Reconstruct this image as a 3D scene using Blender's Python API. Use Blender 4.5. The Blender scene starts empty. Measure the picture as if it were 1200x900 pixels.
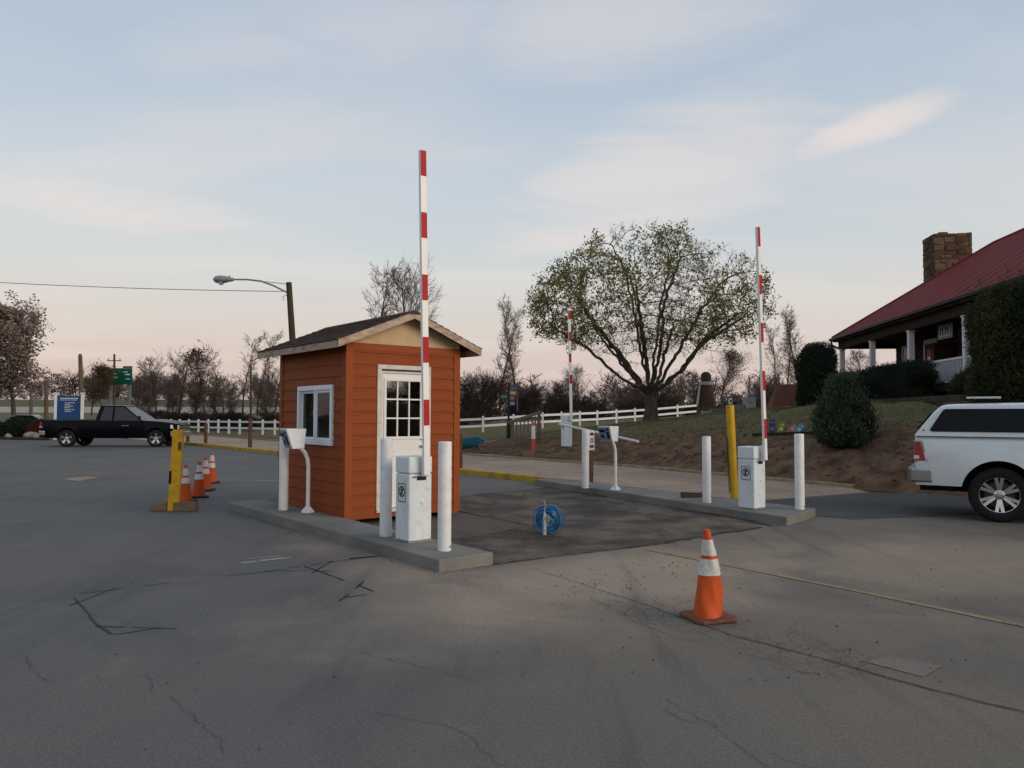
import bpy, bmesh, math, random
import numpy as np
from mathutils import Vector, Matrix

random.seed(7)
RNG = np.random.default_rng(11)
S = bpy.context.scene
COL = S.collection
R = math.radians
PI = math.pi

# ------------------------------------------------------------------ camera
cam_d = bpy.data.cameras.new('camera')
cam = bpy.data.objects.new('camera', cam_d)
COL.objects.link(cam)
HC = 1.6
PITCH = math.atan(36.5 / 900.0)
ROLL = R(0.2)
cam.matrix_world = (Matrix.Translation((0, 0, HC)) @ Matrix.Rotation(PI / 2 + PITCH, 4, 'X')
                    @ Matrix.Rotation(ROLL, 4, 'Z'))
cam_d.sensor_width = 36.0
cam_d.lens = 27.0
cam_d.clip_start = 0.05
cam_d.clip_end = 3000
S.camera = cam

# ------------------------------------------------------------------ world, sun, exposure
SUN_AZ = (0.86, -0.51)          # direction (x, y) towards the afterglow, behind and right of the camera
SUN_EL = R(12)
wd = bpy.data.worlds.new('World')
S.world = wd
wd.use_nodes = True
wn, wl = wd.node_tree.nodes, wd.node_tree.links
wn.clear()
def WN(t, **k):
    n = wn.new(t)
    for a, v in k.items():
        setattr(n, a, v)
    return n
def WM(op, a, b=None, c=None, clamp=False):
    n = wn.new('ShaderNodeMath'); n.operation = op; n.use_clamp = clamp
    for i, v in enumerate((a, b, c)):
        if v is None: continue
        if isinstance(v, (int, float)): n.inputs[i].default_value = v
        else: wl.new(v, n.inputs[i])
    return n.outputs[0]
def wmix(f, a, b, blend='MIX'):
    n = wn.new('ShaderNodeMix'); n.data_type = 'RGBA'; n.blend_type = blend
    for i, v in ((0, f), (6, a), (7, b)):
        if isinstance(v, (int, float)): n.inputs[i].default_value = v
        elif isinstance(v, tuple): n.inputs[i].default_value = v + (1,)
        else: wl.new(v, n.inputs[i])
    return n.outputs[2]
sky = WN('ShaderNodeTexSky', sky_type='NISHITA')
sky.sun_disc = False
sky.sun_elevation = R(3.0)
sky.sun_rotation = math.atan2(SUN_AZ[0], SUN_AZ[1])
sky.altitude = 200
sky.air_density = 1.2
sky.dust_density = 2.0
tc = WN('ShaderNodeTexCoord')
sep = WN('ShaderNodeSeparateXYZ')
wl.new(tc.outputs['Generated'], sep.inputs[0])
zc = WM('MAXIMUM', sep.outputs[2], 0.0)
ramp = WN('ShaderNodeValToRGB')
wl.new(zc, ramp.inputs[0])
cr = ramp.color_ramp
stops = [(0.0, (0.56, 0.44, 0.435)), (0.05, (0.655, 0.53, 0.505)), (0.11, (0.685, 0.615, 0.59)), (0.18, (0.625, 0.65, 0.665)),
         (0.28, (0.545, 0.615, 0.69)), (0.42, (0.435, 0.53, 0.65)), (0.60, (0.34, 0.46, 0.60)), (1.0, (0.25, 0.37, 0.55))]
cr.elements[0].position, cr.elements[0].color = stops[0][0], stops[0][1] + (1,)
cr.elements[1].position, cr.elements[1].color = stops[-1][0], stops[-1][1] + (1,)
for p, c in stops[1:-1]:
    e = cr.elements.new(p); e.color = c + (1,)
# thin high cloud: noise on a plane above the viewer
den = WM('ADD', zc, 0.16)
px_ = WM('DIVIDE', sep.outputs[0], den)
py_ = WM('DIVIDE', sep.outputs[1], den)
cxy = WN('ShaderNodeCombineXYZ')
wl.new(px_, cxy.inputs[0]); wl.new(py_, cxy.inputs[1])
mp = WN('ShaderNodeMapping')
mp.inputs['Rotation'].default_value = (0, 0, R(-24))
mp.inputs['Scale'].default_value = (0.55, 1.5, 1)
mp.inputs['Location'].default_value = (2.35, 0.9, 0)
wl.new(cxy.outputs[0], mp.inputs[0])
nz = WN('ShaderNodeTexNoise'); nz.inputs['Scale'].default_value = 1.15; nz.inputs['Detail'].default_value = 5
nz.inputs['Roughness'].default_value = 0.48; nz.inputs['Distortion'].default_value = 0.5
wl.new(mp.outputs[0], nz.inputs['Vector'])
cm = WN('ShaderNodeMapRange'); cm.interpolation_type = 'SMOOTHSTEP'
cm.inputs[1].default_value = 0.38; cm.inputs[2].default_value = 0.78
wl.new(nz.outputs['Fac'], cm.inputs[0])
def wisp(cx, cy, ang, la, lb, amp):      # one cloud bank on the cloud plane: centre, axis, half lengths
    dx = WM('SUBTRACT', px_, cx); dy = WM('SUBTRACT', py_, cy)
    ca, sa = math.cos(ang), math.sin(ang)
    u = WM('ADD', WM('MULTIPLY', dx, ca / la), WM('MULTIPLY', dy, sa / la))
    v = WM('ADD', WM('MULTIPLY', dx, -sa / lb), WM('MULTIPLY', dy, ca / lb))
    # frayed by noise
    n2 = WN('ShaderNodeTexNoise'); n2.inputs['Scale'].default_value = 2.6; n2.inputs['Detail'].default_value = 7
    n2.inputs['Distortion'].default_value = 0.8
    wl.new(mp.outputs[0], n2.inputs['Vector'])
    rr = WM('ADD', WM('MULTIPLY', u, u), WM('MULTIPLY', v, v))
    rr = WM('ADD', rr, WM('MULTIPLY', WM('SUBTRACT', n2.outputs['Fac'], 0.5), 2.6))
    m = WN('ShaderNodeMapRange'); m.interpolation_type = 'SMOOTHERSTEP'
    m.inputs[1].default_value = 1.5; m.inputs[2].default_value = -0.45
    m.inputs[3].default_value = 0; m.inputs[4].default_value = amp
    wl.new(rr, m.inputs[0])
    return m.outputs[0]
def cpl(px, py):                         # photo direction -> point on the cloud plane
    d = cam.matrix_world.to_3x3() @ Vector(((px - 600) / 900, (450 - py) / 900, -1)).normalized()
    return d.x / (d.z + .16), d.y / (d.z + .16)
def bank(p, q, lb, amp):
    a, b = cpl(*p), cpl(*q)
    return wisp((a[0] + b[0]) / 2, (a[1] + b[1]) / 2, math.atan2(b[1] - a[1], b[0] - a[0]),
                math.hypot(b[0] - a[0], b[1] - a[1]) / 2 * 1.15, lb, amp)
cl = WM('MULTIPLY', cm.outputs[0], 0.5)
for bk in (bank((925, 188), (1112, 112), 0.10, 1.0), bank((620, 300), (980, 95), 0.34, 0.7),
           bank((540, 70), (900, 20), 0.19, 0.5), bank((-120, 200), (300, 275), 0.22, 0.7), bank((150, 60), (420, 40), 0.14, .3)):
    cl = WM('MAXIMUM', cl, bk)
base = wmix(cl, ramp.outputs[0], (0.80, 0.72, 0.695))
bg1 = WN('ShaderNodeBackground'); bg1.inputs[1].default_value = 0.95
wl.new(base, bg1.inputs[0])
bg2 = WN('ShaderNodeBackground'); bg2.inputs[1].default_value = 0.035
wl.new(sky.outputs[0], bg2.inputs[0])
ad = WN('ShaderNodeAddShader')
wl.new(bg1.outputs[0], ad.inputs[0]); wl.new(bg2.outputs[0], ad.inputs[1])
wo = WN('ShaderNodeOutputWorld')
wl.new(ad.outputs[0], wo.inputs[0])

sl = bpy.data.lights.new('sun', 'SUN')
sl.energy = 2.0
sl.angle = R(38)
sl.color = (1.0, 0.85, 0.69)
so = bpy.data.objects.new('sun', sl)
COL.objects.link(so)
sd = Vector((SUN_AZ[0] * math.cos(SUN_EL), SUN_AZ[1] * math.cos(SUN_EL), math.sin(SUN_EL)))
so.rotation_euler = sd.to_track_quat('Z', 'Y').to_euler()
so.location = (20, -20, 30)

S.view_settings.view_transform = 'Standard'
S.view_settings.look = 'None'
S.view_settings.exposure = 0.0
S.view_settings.gamma = 1.0
S.render.resolution_x, S.render.resolution_y = 1024, 768

# ------------------------------------------------------------------ site frame
CM3 = cam.matrix_world.to_3x3()
def ray(px, py):
    return CM3 @ Vector(((px - 600) / 900.0, (450 - py) / 900.0, -1.0))
def G(px, py, z=0.0):            # photo point -> place on the level z
    d = ray(px, py); t = (z - HC) / d.z
    return Vector((d.x * t, d.y * t, z))
def P(px, py, Y):                # photo point -> place at distance Y
    d = ray(px, py); t = Y / d.y
    return Vector((d.x * t, Y, HC + d.z * t))
PHI = R(39)
N2 = Vector((math.cos(PHI), math.sin(PHI), 0))
S2 = Vector((-math.sin(PHI), math.cos(PHI), 0))
ORG = Vector((-2.387, 11.086, 0))
def W(a, b, z=0.0):              # a across the lanes, b along them (away)
    return ORG + N2 * a + S2 * b + Vector((0, 0, z))
def ab(x, y):
    d = Vector((x, y, 0)) - ORG
    return d.dot(N2), d.dot(S2)

# ------------------------------------------------------------------ noise in numpy
_LAT = np.random.default_rng(5).random((64, 64))
def vnoise(x, y):
    x = np.asarray(x, float); y = np.asarray(y, float)
    xi = np.floor(x).astype(int); yi = np.floor(y).astype(int)
    fx = x - xi; fy = y - yi
    fx = fx * fx * (3 - 2 * fx); fy = fy * fy * (3 - 2 * fy)
    g = lambda i, j: _LAT[i % 64, j % 64]
    return (g(xi, yi) * (1 - fx) + g(xi + 1, yi) * fx) * (1 - fy) + (g(xi, yi + 1) * (1 - fx) + g(xi + 1, yi + 1) * fx) * fy - .5
def fbm(x, y, o=4):
    s = 0; a = 1.0
    for k in range(o):
        s = s + a * vnoise(x * 2 ** k + 17.3 * k, y * 2 ** k - 9.1 * k); a *= .5
    return s

# ------------------------------------------------------------------ materials
MATS = {}
def nodes_of(m):
    return m.node_tree.nodes, m.node_tree.links
def M(name, col, rough=0.6, metal=0.0, var=0.15, scale=6.0, bump=0.0, bscale=60.0, dirt=None, dirt_amt=0.5, dscale=3.0,
      coat=0.0, emit=0.0, spec=None, warp=None, rvar=0.0):
    """procedural paint/stone/wood: base colour broken by two noises, optional dirt patches, bump"""
    if name in MATS: return MATS[name]
    m = bpy.data.materials.new(name); m.use_nodes = True
    n, l = nodes_of(m); b = n['Principled BSDF']
    b.inputs['Roughness'].default_value = rough
    b.inputs['Metallic'].default_value = metal
    b.inputs['Specular IOR Level'].default_value = spec if spec is not None else (.5 if rough < .42 or metal else .18)
    if coat: b.inputs['Coat Weight'].default_value = coat; b.inputs['Coat Roughness'].default_value = 0.06
    t = n.new('ShaderNodeTexCoord')
    vec = t.outputs['Object']
    if warp:
        mpn = n.new('ShaderNodeMapping'); mpn.inputs['Scale'].default_value = warp
        l.new(vec, mpn.inputs[0]); vec = mpn.outputs[0]
    nz = n.new('ShaderNodeTexNoise'); nz.inputs['Scale'].default_value = scale; nz.inputs['Detail'].default_value = 6
    l.new(vec, nz.inputs['Vector'])
    rp = n.new('ShaderNodeValToRGB')
    lo = tuple(max(0, c * (1 - var)) for c in col); hi = tuple(min(1, c * (1 + var)) for c in col)
    rp.color_ramp.elements[0].color = lo + (1,); rp.color_ramp.elements[0].position = .3
    rp.color_ramp.elements[1].color = hi + (1,); rp.color_ramp.elements[1].position = .7
    l.new(nz.outputs['Fac'], rp.inputs[0])
    out = rp.outputs[0]
    if dirt:
        n3 = n.new('ShaderNodeTexNoise'); n3.inputs['Scale'].default_value = dscale; n3.inputs['Detail'].default_value = 8
        n3.inputs['Roughness'].default_value = 0.65
        l.new(vec, n3.inputs['Vector'])
        mr = n.new('ShaderNodeMapRange'); mr.inputs[1].default_value = .5; mr.inputs[2].default_value = .72
        mr.inputs[4].default_value = dirt_amt
        l.new(n3.outputs['Fac'], mr.inputs[0])
        mx = n.new('ShaderNodeMix'); mx.data_type = 'RGBA'
        l.new(mr.outputs[0], mx.inputs[0]); l.new(out, mx.inputs[6]); mx.inputs[7].default_value = dirt + (1,)
        out = mx.outputs[2]
    l.new(out, b.inputs['Base Color'])
    if rvar:
        mr = n.new('ShaderNodeMapRange'); mr.inputs[3].default_value = rough - rvar; mr.inputs[4].default_value = rough + rvar
        l.new(nz.outputs['Fac'], mr.inputs[0]); l.new(mr.outputs[0], b.inputs['Roughness'])
    if bump:
        n4 = n.new('ShaderNodeTexNoise'); n4.inputs['Scale'].default_value = bscale; n4.inputs['Detail'].default_value = 5
        l.new(vec, n4.inputs['Vector'])
        bp = n.new('ShaderNodeBump'); bp.inputs['Strength'].default_value = bump; bp.inputs['Distance'].default_value = 0.02
        l.new(n4.outputs['Fac'], bp.inputs['Height']); l.new(bp.outputs[0], b.inputs['Normal'])
    if emit:
        l.new(out, b.inputs['Emission Color']); b.inputs['Emission Strength'].default_value = emit
    MATS[name] = m
    return m

def glass(name, tint=(0.75, 0.8, 0.82), gloss=0.12):
    if name in MATS: return MATS[name]
    m = bpy.data.materials.new(name); m.use_nodes = True
    n, l = nodes_of(m)
    n.remove(n['Principled BSDF'])
    tr = n.new('ShaderNodeBsdfTransparent'); tr.inputs[0].default_value = tint + (1,)
    gl = n.new('ShaderNodeBsdfGlossy'); gl.inputs['Roughness'].default_value = 0.03
    wn_ = n.new('ShaderNodeTexNoise'); wn_.inputs['Scale'].default_value = 2.0
    tcn = n.new('ShaderNodeTexCoord'); l.new(tcn.outputs['Object'], wn_.inputs['Vector'])
    bp = n.new('ShaderNodeBump'); bp.inputs['Strength'].default_value = 0.03; bp.inputs['Distance'].default_value = 0.05
    l.new(wn_.outputs['Fac'], bp.inputs['Height']); l.new(bp.outputs[0], gl.inputs['Normal'])
    fr = n.new('ShaderNodeFresnel'); fr.inputs[0].default_value = 1.5
    ma = n.new('ShaderNodeMath'); ma.operation = 'ADD'; ma.use_clamp = True; ma.inputs[1].default_value = gloss
    l.new(fr.outputs[0], ma.inputs[0])
    mx = n.new('ShaderNodeMixShader')
    l.new(ma.outputs[0], mx.inputs[0]); l.new(tr.outputs[0], mx.inputs[1]); l.new(gl.outputs[0], mx.inputs[2])
    l.new(mx.outputs[0], n['Material Output'].inputs[0])
    MATS[name] = m
    return m

def ground_mat(name, cool, warm, wscale=0.12, fine=0.25, crack=0.0, dust=None, spots=0.3, bias=None, streak=0.0):
    """paving: cool/warm patches, stains, aggregate speckle; bias=(x0,x1) turns the colour warmer towards +x"""
    m = bpy.data.materials.new(name); m.use_nodes = True
    n, l = nodes_of(m); b = n['Principled BSDF']
    b.inputs['Roughness'].default_value = 0.85
    b.inputs['Specular IOR Level'].default_value = 0.22
    t = n.new('ShaderNodeTexCoord'); v = t.outputs['Object']
    def noise(s, d=6, r=.55, vec=v, dist=0.0):
        k = n.new('ShaderNodeTexNoise'); k.inputs['Scale'].default_value = s; k.inputs['Detail'].default_value = d
        k.inputs['Roughness'].default_value = r; k.inputs['Distortion'].default_value = dist
        l.new(vec, k.inputs['Vector']); return k.outputs['Fac']
    def mrange(x, a, c, lo=0., hi=1., sm=True):
        k = n.new('ShaderNodeMapRange'); k.inputs[1].default_value = a; k.inputs[2].default_value = c
        k.inputs[3].default_value = lo; k.inputs[4].default_value = hi
        if sm: k.interpolation_type = 'SMOOTHSTEP'
        l.new(x, k.inputs[0]); return k.outputs[0]
    def mix(f, a, c, blend='MIX'):
        k = n.new('ShaderNodeMix'); k.data_type = 'RGBA'; k.blend_type = blend
        for i, x in ((0, f), (6, a), (7, c)):
            if isinstance(x, (int, float)): k.inputs[i].default_value = x
            elif isinstance(x, tuple): k.inputs[i].default_value = x + (1,)
            else: l.new(x, k.inputs[i])
        return k.outputs[2]
    def math_(op, a, c):
        k = n.new('ShaderNodeMath'); k.operation = op; k.use_clamp = True
        for i, x in enumerate((a, c)):
            if isinstance(x, (int, float)): k.inputs[i].default_value = x
            else: l.new(x, k.inputs[i])
        return k.outputs[0]
    f = mrange(noise(wscale, 7, .6), .38, .62)
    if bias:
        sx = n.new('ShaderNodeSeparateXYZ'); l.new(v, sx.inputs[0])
        g = mrange(sx.outputs[0], bias[0], bias[1])  # smooth ramp along x, mixing in more of the warm colour
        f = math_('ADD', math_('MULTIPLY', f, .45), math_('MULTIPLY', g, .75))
    c = mix(f, cool, warm)
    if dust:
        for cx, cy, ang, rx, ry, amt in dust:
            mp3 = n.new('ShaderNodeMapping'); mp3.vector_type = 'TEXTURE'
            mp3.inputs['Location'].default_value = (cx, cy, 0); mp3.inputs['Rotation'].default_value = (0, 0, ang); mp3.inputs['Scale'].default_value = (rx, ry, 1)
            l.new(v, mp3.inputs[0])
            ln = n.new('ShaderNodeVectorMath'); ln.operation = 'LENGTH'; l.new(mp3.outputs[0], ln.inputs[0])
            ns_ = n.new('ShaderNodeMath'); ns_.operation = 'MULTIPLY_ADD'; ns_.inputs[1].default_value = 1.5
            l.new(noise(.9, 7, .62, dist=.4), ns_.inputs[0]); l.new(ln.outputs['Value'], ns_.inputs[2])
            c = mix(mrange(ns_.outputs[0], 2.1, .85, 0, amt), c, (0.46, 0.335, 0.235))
    # broad stains, tyre-worn streaks
    c = mix(mrange(noise(.45, 8, .62, dist=.6), .48, .70, 0, spots), c, tuple(x * .62 for x in cool))
    c = mix(mrange(noise(1.7, 8, .7), .55, .78, 0, spots * .8), c, tuple(x * 1.28 for x in warm))
    if streak:
        mp2 = n.new('ShaderNodeMapping'); mp2.inputs['Rotation'].default_value = (0, 0, -PHI)
        mp2.inputs['Scale'].default_value = (2.2, .22, 1); l.new(v, mp2.inputs[0])
        c = mix(mrange(noise(1.1, 6, .6, mp2.outputs[0]), .52, .75, 0, streak), c, tuple(x * .6 for x in cool))
    # aggregate
    sp = mrange(noise(85, 3, .75), .35, .65, 1 - fine, 1 + fine, False)
    sp2 = mrange(noise(38, 4, .7), .3, .7, 1 - fine * .6, 1 + fine * .6, False)
    mu = n.new('ShaderNodeMath'); mu.operation = 'MULTIPLY'; l.new(sp, mu.inputs[0]); l.new(sp2, mu.inputs[1])
    vm = n.new('ShaderNodeVectorMath'); vm.operation = 'SCALE'; l.new(c, vm.inputs[0]); l.new(mu.outputs[0], vm.inputs[3])
    c = vm.outputs[0]
    if crack:
        w = n.new('ShaderNodeTexVoronoi'); w.feature = 'DISTANCE_TO_EDGE'; w.inputs['Scale'].default_value = crack
        dv = n.new('ShaderNodeTexNoise'); dv.inputs['Scale'].default_value = 2.5; dv.inputs['Detail'].default_value = 5
        l.new(v, dv.inputs['Vector'])
        va = n.new('ShaderNodeVectorMath'); va.operation = 'MULTIPLY_ADD'; va.inputs[1].default_value = (.35, .35, .35)
        l.new(dv.outputs['Color'], va.inputs[0]); l.new(v, va.inputs[2])
        l.new(va.outputs[0], w.inputs['Vector'])
        k = mrange(w.outputs['Distance'], 0.0, .012, .75, 0, False)
        k2 = mrange(noise(.6, 4), .5, .62)
        c = mix(math_('MULTIPLY', k, k2), c, tuple(x * .3 for x in cool))
    l.new(c, b.inputs['Base Color'])
    bp = n.new('ShaderNodeBump'); bp.inputs['Strength'].default_value = .35; bp.inputs['Distance'].default_value = .006
    l.new(noise(110, 4, .7), bp.inputs['Height'])
    bp2 = n.new('ShaderNodeBump'); bp2.inputs['Strength'].default_value = .35; bp2.inputs['Distance'].default_value = .03
    l.new(noise(1.3, 5), bp2.inputs['Height']); l.new(bp.outputs[0], bp2.inputs['Normal'])
    l.new(bp2.outputs[0], b.inputs['Normal'])
    MATS[name] = m
    return m

def leaf_mat(name, a, b_, scale=1.2, trans=0.25, rough=0.7):
    if name in MATS: return MATS[name]
    m = bpy.data.materials.new(name); m.use_nodes = True
    n, l = nodes_of(m); p = n['Principled BSDF']; p.inputs['Roughness'].default_value = rough
    p.inputs['Specular IOR Level'].default_value = 0.25
    t = n.new('ShaderNodeTexCoord')
    k = n.new('ShaderNodeTexNoise'); k.inputs['Scale'].default_value = scale; k.inputs['Detail'].default_value = 5
    l.new(t.outputs['Object'], k.inputs['Vector'])
    rp = n.new('ShaderNodeValToRGB'); rp.color_ramp.elements[0].color = a + (1,); rp.color_ramp.elements[1].color = b_ + (1,)
    rp.color_ramp.elements[0].position = .36; rp.color_ramp.elements[1].position = .64
    l.new(k.outputs['Fac'], rp.inputs[0]); l.new(rp.outputs[0], p.inputs['Base Color'])
    if trans:
        tb = n.new('ShaderNodeBsdfTranslucent'); l.new(rp.outputs[0], tb.inputs[0])
        mx = n.new('ShaderNodeMixShader'); mx.inputs[0].default_value = trans
        l.new(p.outputs[0], mx.inputs[1]); l.new(tb.outputs[0], mx.inputs[2])
        l.new(mx.outputs[0], n['Material Output'].inputs[0])
    MATS[name] = m
    return m

# ------------------------------------------------------------------ mesh helpers
def link(o, parent=None):
    COL.objects.link(o)
    if parent is not None: o.parent = parent
    return o
def tag(o, label=None, cat=None, group=None, kind=None):
    for k, v in (('label', label), ('category', cat), ('group', group), ('kind', kind)):
        if v: o[k] = v
    return o
def thing(name, label, cat, loc=(0, 0, 0), rz=0.0, group=None):
    o = bpy.data.objects.new(name, None); o.empty_display_size = .1
    link(o); o.location = loc; o.rotation_euler = (0, 0, rz)
    return tag(o, label, cat, group)
def np_mesh(name, verts, faces):
    """verts (n,3); faces list of (m,k) int arrays"""
    me = bpy.data.meshes.new(name)
    verts = np.asarray(verts, np.float32)
    if isinstance(faces, np.ndarray): faces = [faces]
    faces = [np.asarray(f, np.int32) for f in faces if len(f)]
    me.vertices.add(len(verts)); me.vertices.foreach_set('co', verts.ravel())
    tot = np.concatenate([np.full(len(f), f.shape[1], np.int32) for f in faces])
    idx = np.concatenate([f.ravel() for f in faces])
    me.loops.add(len(idx)); me.loops.foreach_set('vertex_index', idx)
    me.polygons.add(len(tot))
    st = np.concatenate([[0], np.cumsum(tot)[:-1]]).astype(np.int32)
    me.polygons.foreach_set('loop_start', st); me.polygons.foreach_set('loop_total', tot)
    me.update(calc_edges=True); me.validate()
    return me
def obj(name, me, mat=None, parent=None, smooth=False):
    if mat is not None and not len(me.materials): me.materials.append(mat)
    if smooth: me.polygons.foreach_set('use_smooth', np.ones(len(me.polygons), bool)); me.update()
    o = bpy.data.objects.new(name, me)
    return link(o, parent)

class MB:
    """collects shapes for ONE mesh"""
    def __init__(s): s.v = []; s.f = []
    def add(s, v, f):
        k = len(s.v); s.v += [tuple(p) for p in v]; s.f += [tuple(i + k for i in q) for q in f]; return s
    def box(s, c, d, rz=0.0, rx=0.0, ry=0.0):
        m = Matrix.Rotation(rz, 3, 'Z') @ Matrix.Rotation(ry, 3, 'Y') @ Matrix.Rotation(rx, 3, 'X')
        v = [Vector(c) + m @ Vector((x * d[0] / 2, y * d[1] / 2, z * d[2] / 2)) for x in (-1, 1) for y in (-1, 1) for z in (-1, 1)]
        return s.add(v, [(0, 1, 3, 2), (4, 6, 7, 5), (0, 4, 5, 1), (2, 3, 7, 6), (0, 2, 6, 4), (1, 5, 7, 3)])
    def b2(s, lo, hi):
        return s.box([(a + b) / 2 for a, b in zip(lo, hi)], [b - a for a, b in zip(lo, hi)])
    def prism(s, poly, z0, z1):
        n = len(poly); z0 = z0 if hasattr(z0, '__len__') else [z0] * n; z1 = z1 if hasattr(z1, '__len__') else [z1] * n
        v = [(p[0], p[1], z) for p, z in zip(poly, z0)] + [(p[0], p[1], z) for p, z in zip(poly, z1)]
        return s.add(v, [tuple(range(n - 1, -1, -1)), tuple(range(n, 2 * n))] + [(i, (i + 1) % n, (i + 1) % n + n, i + n) for i in range(n)])
    def xprism(s, poly, y0, y1):       # outline in x,z extruded along y
        n = len(poly)
        v = [(p[0], y0, p[1]) for p in poly] + [(p[0], y1, p[1]) for p in poly]
        return s.add(v, [tuple(range(n)), tuple(range(2 * n - 1, n - 1, -1))] + [(i, i + n, (i + 1) % n + n, (i + 1) % n) for i in range(n)])
    def yprism(s, poly, x0, x1):       # outline in y,z extruded along x
        n = len(poly)
        v = [(x0, p[0], p[1]) for p in poly] + [(x1, p[0], p[1]) for p in poly]
        return s.add(v, [tuple(range(n - 1, -1, -1)), tuple(range(n, 2 * n))] + [(i, (i + 1) % n, (i + 1) % n + n, i + n) for i in range(n)])
    def tube(s, pts, rad, n=10, cap=True):
        pts = [Vector(p) for p in pts]
        if not hasattr(rad, '__len__'): rad = [rad] * len(pts)
        k = len(s.v); up = None
        for i, p in enumerate(pts):
            d = (pts[min(i + 1, len(pts) - 1)] - pts[max(i - 1, 0)]).normalized()
            if up is None:
                up = d.orthogonal().normalized()
            else:
                up = (up - d * up.dot(d)).normalized()
            w = d.cross(up)
            for j in range(n):
                a = 2 * PI * j / n
                s.v.append(tuple(p + (up * math.cos(a) + w * math.sin(a)) * rad[i]))
        for i in range(len(pts) - 1):
            for j in range(n):
                a = k + i * n + j; b = k + i * n + (j + 1) % n
                s.f.append((a, b, b + n, a + n))
        if cap:
            s.f.append(tuple(k + j for j in range(n - 1, -1, -1)))
            s.f.append(tuple(k + (len(pts) - 1) * n + j for j in range(n)))
        return s
    def lathe(s, prof, n=24, c=(0, 0, 0), axis='z', close=False):
        k = len(s.v)
        for r, h in prof:
            for j in range(n):
                a = 2 * PI * j / n
                p = (r * math.cos(a), r * math.sin(a), h)
                if axis == 'y': p = (p[0], p[2], p[1])
                if axis == 'x': p = (p[2], p[0], p[1])
                s.v.append((p[0] + c[0], p[1] + c[1], p[2] + c[2]))
        m = len(prof)
        for i in range(m if close else m - 1):
            for j in range(n):
                a = k + i * n + j; b = k + i * n + (j + 1) % n
                a2 = k + (i + 1) % m * n + j; b2 = k + (i + 1) % m * n + (j + 1) % n
                s.f.append((a, b, b2, a2))
        if not close:
            s.f.append(tuple(k + j for j in range(n - 1, -1, -1))); s.f.append(tuple(k + (m - 1) * n + j for j in range(n)))
        return s
    def mesh(s, name):
        me = bpy.data.meshes.new(name); me.from_pydata(s.v, [], s.f)
        bm = bmesh.new(); bm.from_mesh(me); bmesh.ops.recalc_face_normals(bm, faces=bm.faces); bm.to_mesh(me); bm.free()
        return me
    def build(s, name, mat, parent=None, smooth=False, bevel=0.0, seg=2, auto=None):
        me = s.mesh(name)
        o = obj(name, me, mat, parent, smooth or bevel > 0 or auto is not None)
        if bevel:
            m = o.modifiers.new('bevel', 'BEVEL'); m.width = bevel; m.segments = seg; m.limit_method = 'ANGLE'; m.angle_limit = R(35)
            m.harden_normals = True
        if auto is not None or bevel or smooth:
            bm = bmesh.new(); bm.from_mesh(me)
            lim = R(auto if auto is not None else 35)
            for e in bm.edges:
                if len(e.link_faces) == 2 and e.calc_face_angle(0) > lim: e.smooth = False
            bm.to_mesh(me); bm.free()
        return o

def copy_thing(root, loc, rz=None, scale=None, label=None, keep_z=True):
    r = root.copy(); COL.objects.link(r); r.location = loc
    if rz is not None: r.rotation_euler = (0, 0, rz)
    if scale is not None: r.scale = scale if hasattr(scale, '__len__') else (scale,) * 3
    if label: r['label'] = label
    for ch in list(root.children):
        c = ch.copy(); COL.objects.link(c); c.parent = r
        for g in list(ch.children):
            d = g.copy(); COL.objects.link(d); d.parent = c
    return r

# ================================================================== GROUND
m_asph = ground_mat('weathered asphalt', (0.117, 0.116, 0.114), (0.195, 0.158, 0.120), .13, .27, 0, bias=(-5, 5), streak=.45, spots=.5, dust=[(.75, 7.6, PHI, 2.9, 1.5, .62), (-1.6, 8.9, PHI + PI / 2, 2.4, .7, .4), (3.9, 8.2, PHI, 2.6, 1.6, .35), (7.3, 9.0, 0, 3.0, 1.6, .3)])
m_patch = ground_mat('dark asphalt patch', (0.060, 0.049, 0.040), (0.165, 0.124, 0.088), 1.1, .45, 1.3, spots=.9, streak=.85)
m_patch2 = ground_mat('dark grey asphalt', (0.074, 0.069, 0.063), (0.095, 0.085, 0.074), .4, .22, 0, spots=.3)
m_conc = ground_mat('old lane concrete', (0.32, 0.228, 0.158), (0.43, 0.30, 0.205), .3, .15, .35, spots=.4, streak=.25)
m_isl = ground_mat('grey island concrete', (0.175, 0.168, 0.155), (0.235, 0.218, 0.19), .8, .16, 0, spots=.45)
m_grass_g = ground_mat('dry turf', (0.050, 0.050, 0.024), (0.078, 0.068, 0.036), .25, .35, 0, spots=.5)
m_street = ground_mat('far street asphalt', (0.10, 0.10, 0.105), (0.12, 0.117, 0.115), .05, .1)
m_repair = ground_mat('pale cement repair', (0.20, 0.168, 0.138), (0.225, 0.185, 0.15), .8, .18, spots=.2)
m_patch3 = ground_mat('grey asphalt patch', (0.088, 0.076, 0.064), (0.125, 0.102, 0.080), .6, .35, 0, spots=.6, streak=.5)
m_yline = M('worn yellow line paint', (0.30, 0.232, 0.125), .85, var=.2, scale=9, dirt=(0.16, .135, .11), dirt_amt=1.0, dscale=2.5)
m_wline = M('worn white line paint', (0.30, 0.29, 0.275), .8, var=.2, scale=9, dirt=(0.11, .11, .11), dirt_amt=.95, dscale=3)
m_seal = M('black crack sealant', (0.014, 0.013, 0.013), .55, var=.3, scale=20)
m_crackd = M('crack dirt', (0.055, 0.046, 0.04), .9, var=.3, scale=20)
m_ykerb = M('yellow kerb paint', (0.46, 0.285, 0.03), .75, var=.2, scale=4, dirt=(.12, .10, .075), dirt_amt=.8, dscale=2.2, bump=.3, bscale=30)
m_pkerb = M('faded kerb', (0.30, 0.235, 0.13), .85, var=.25, scale=5, dirt=(.17, .13, .10), dirt_amt=.8, dscale=2, bump=.3, bscale=30)

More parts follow.
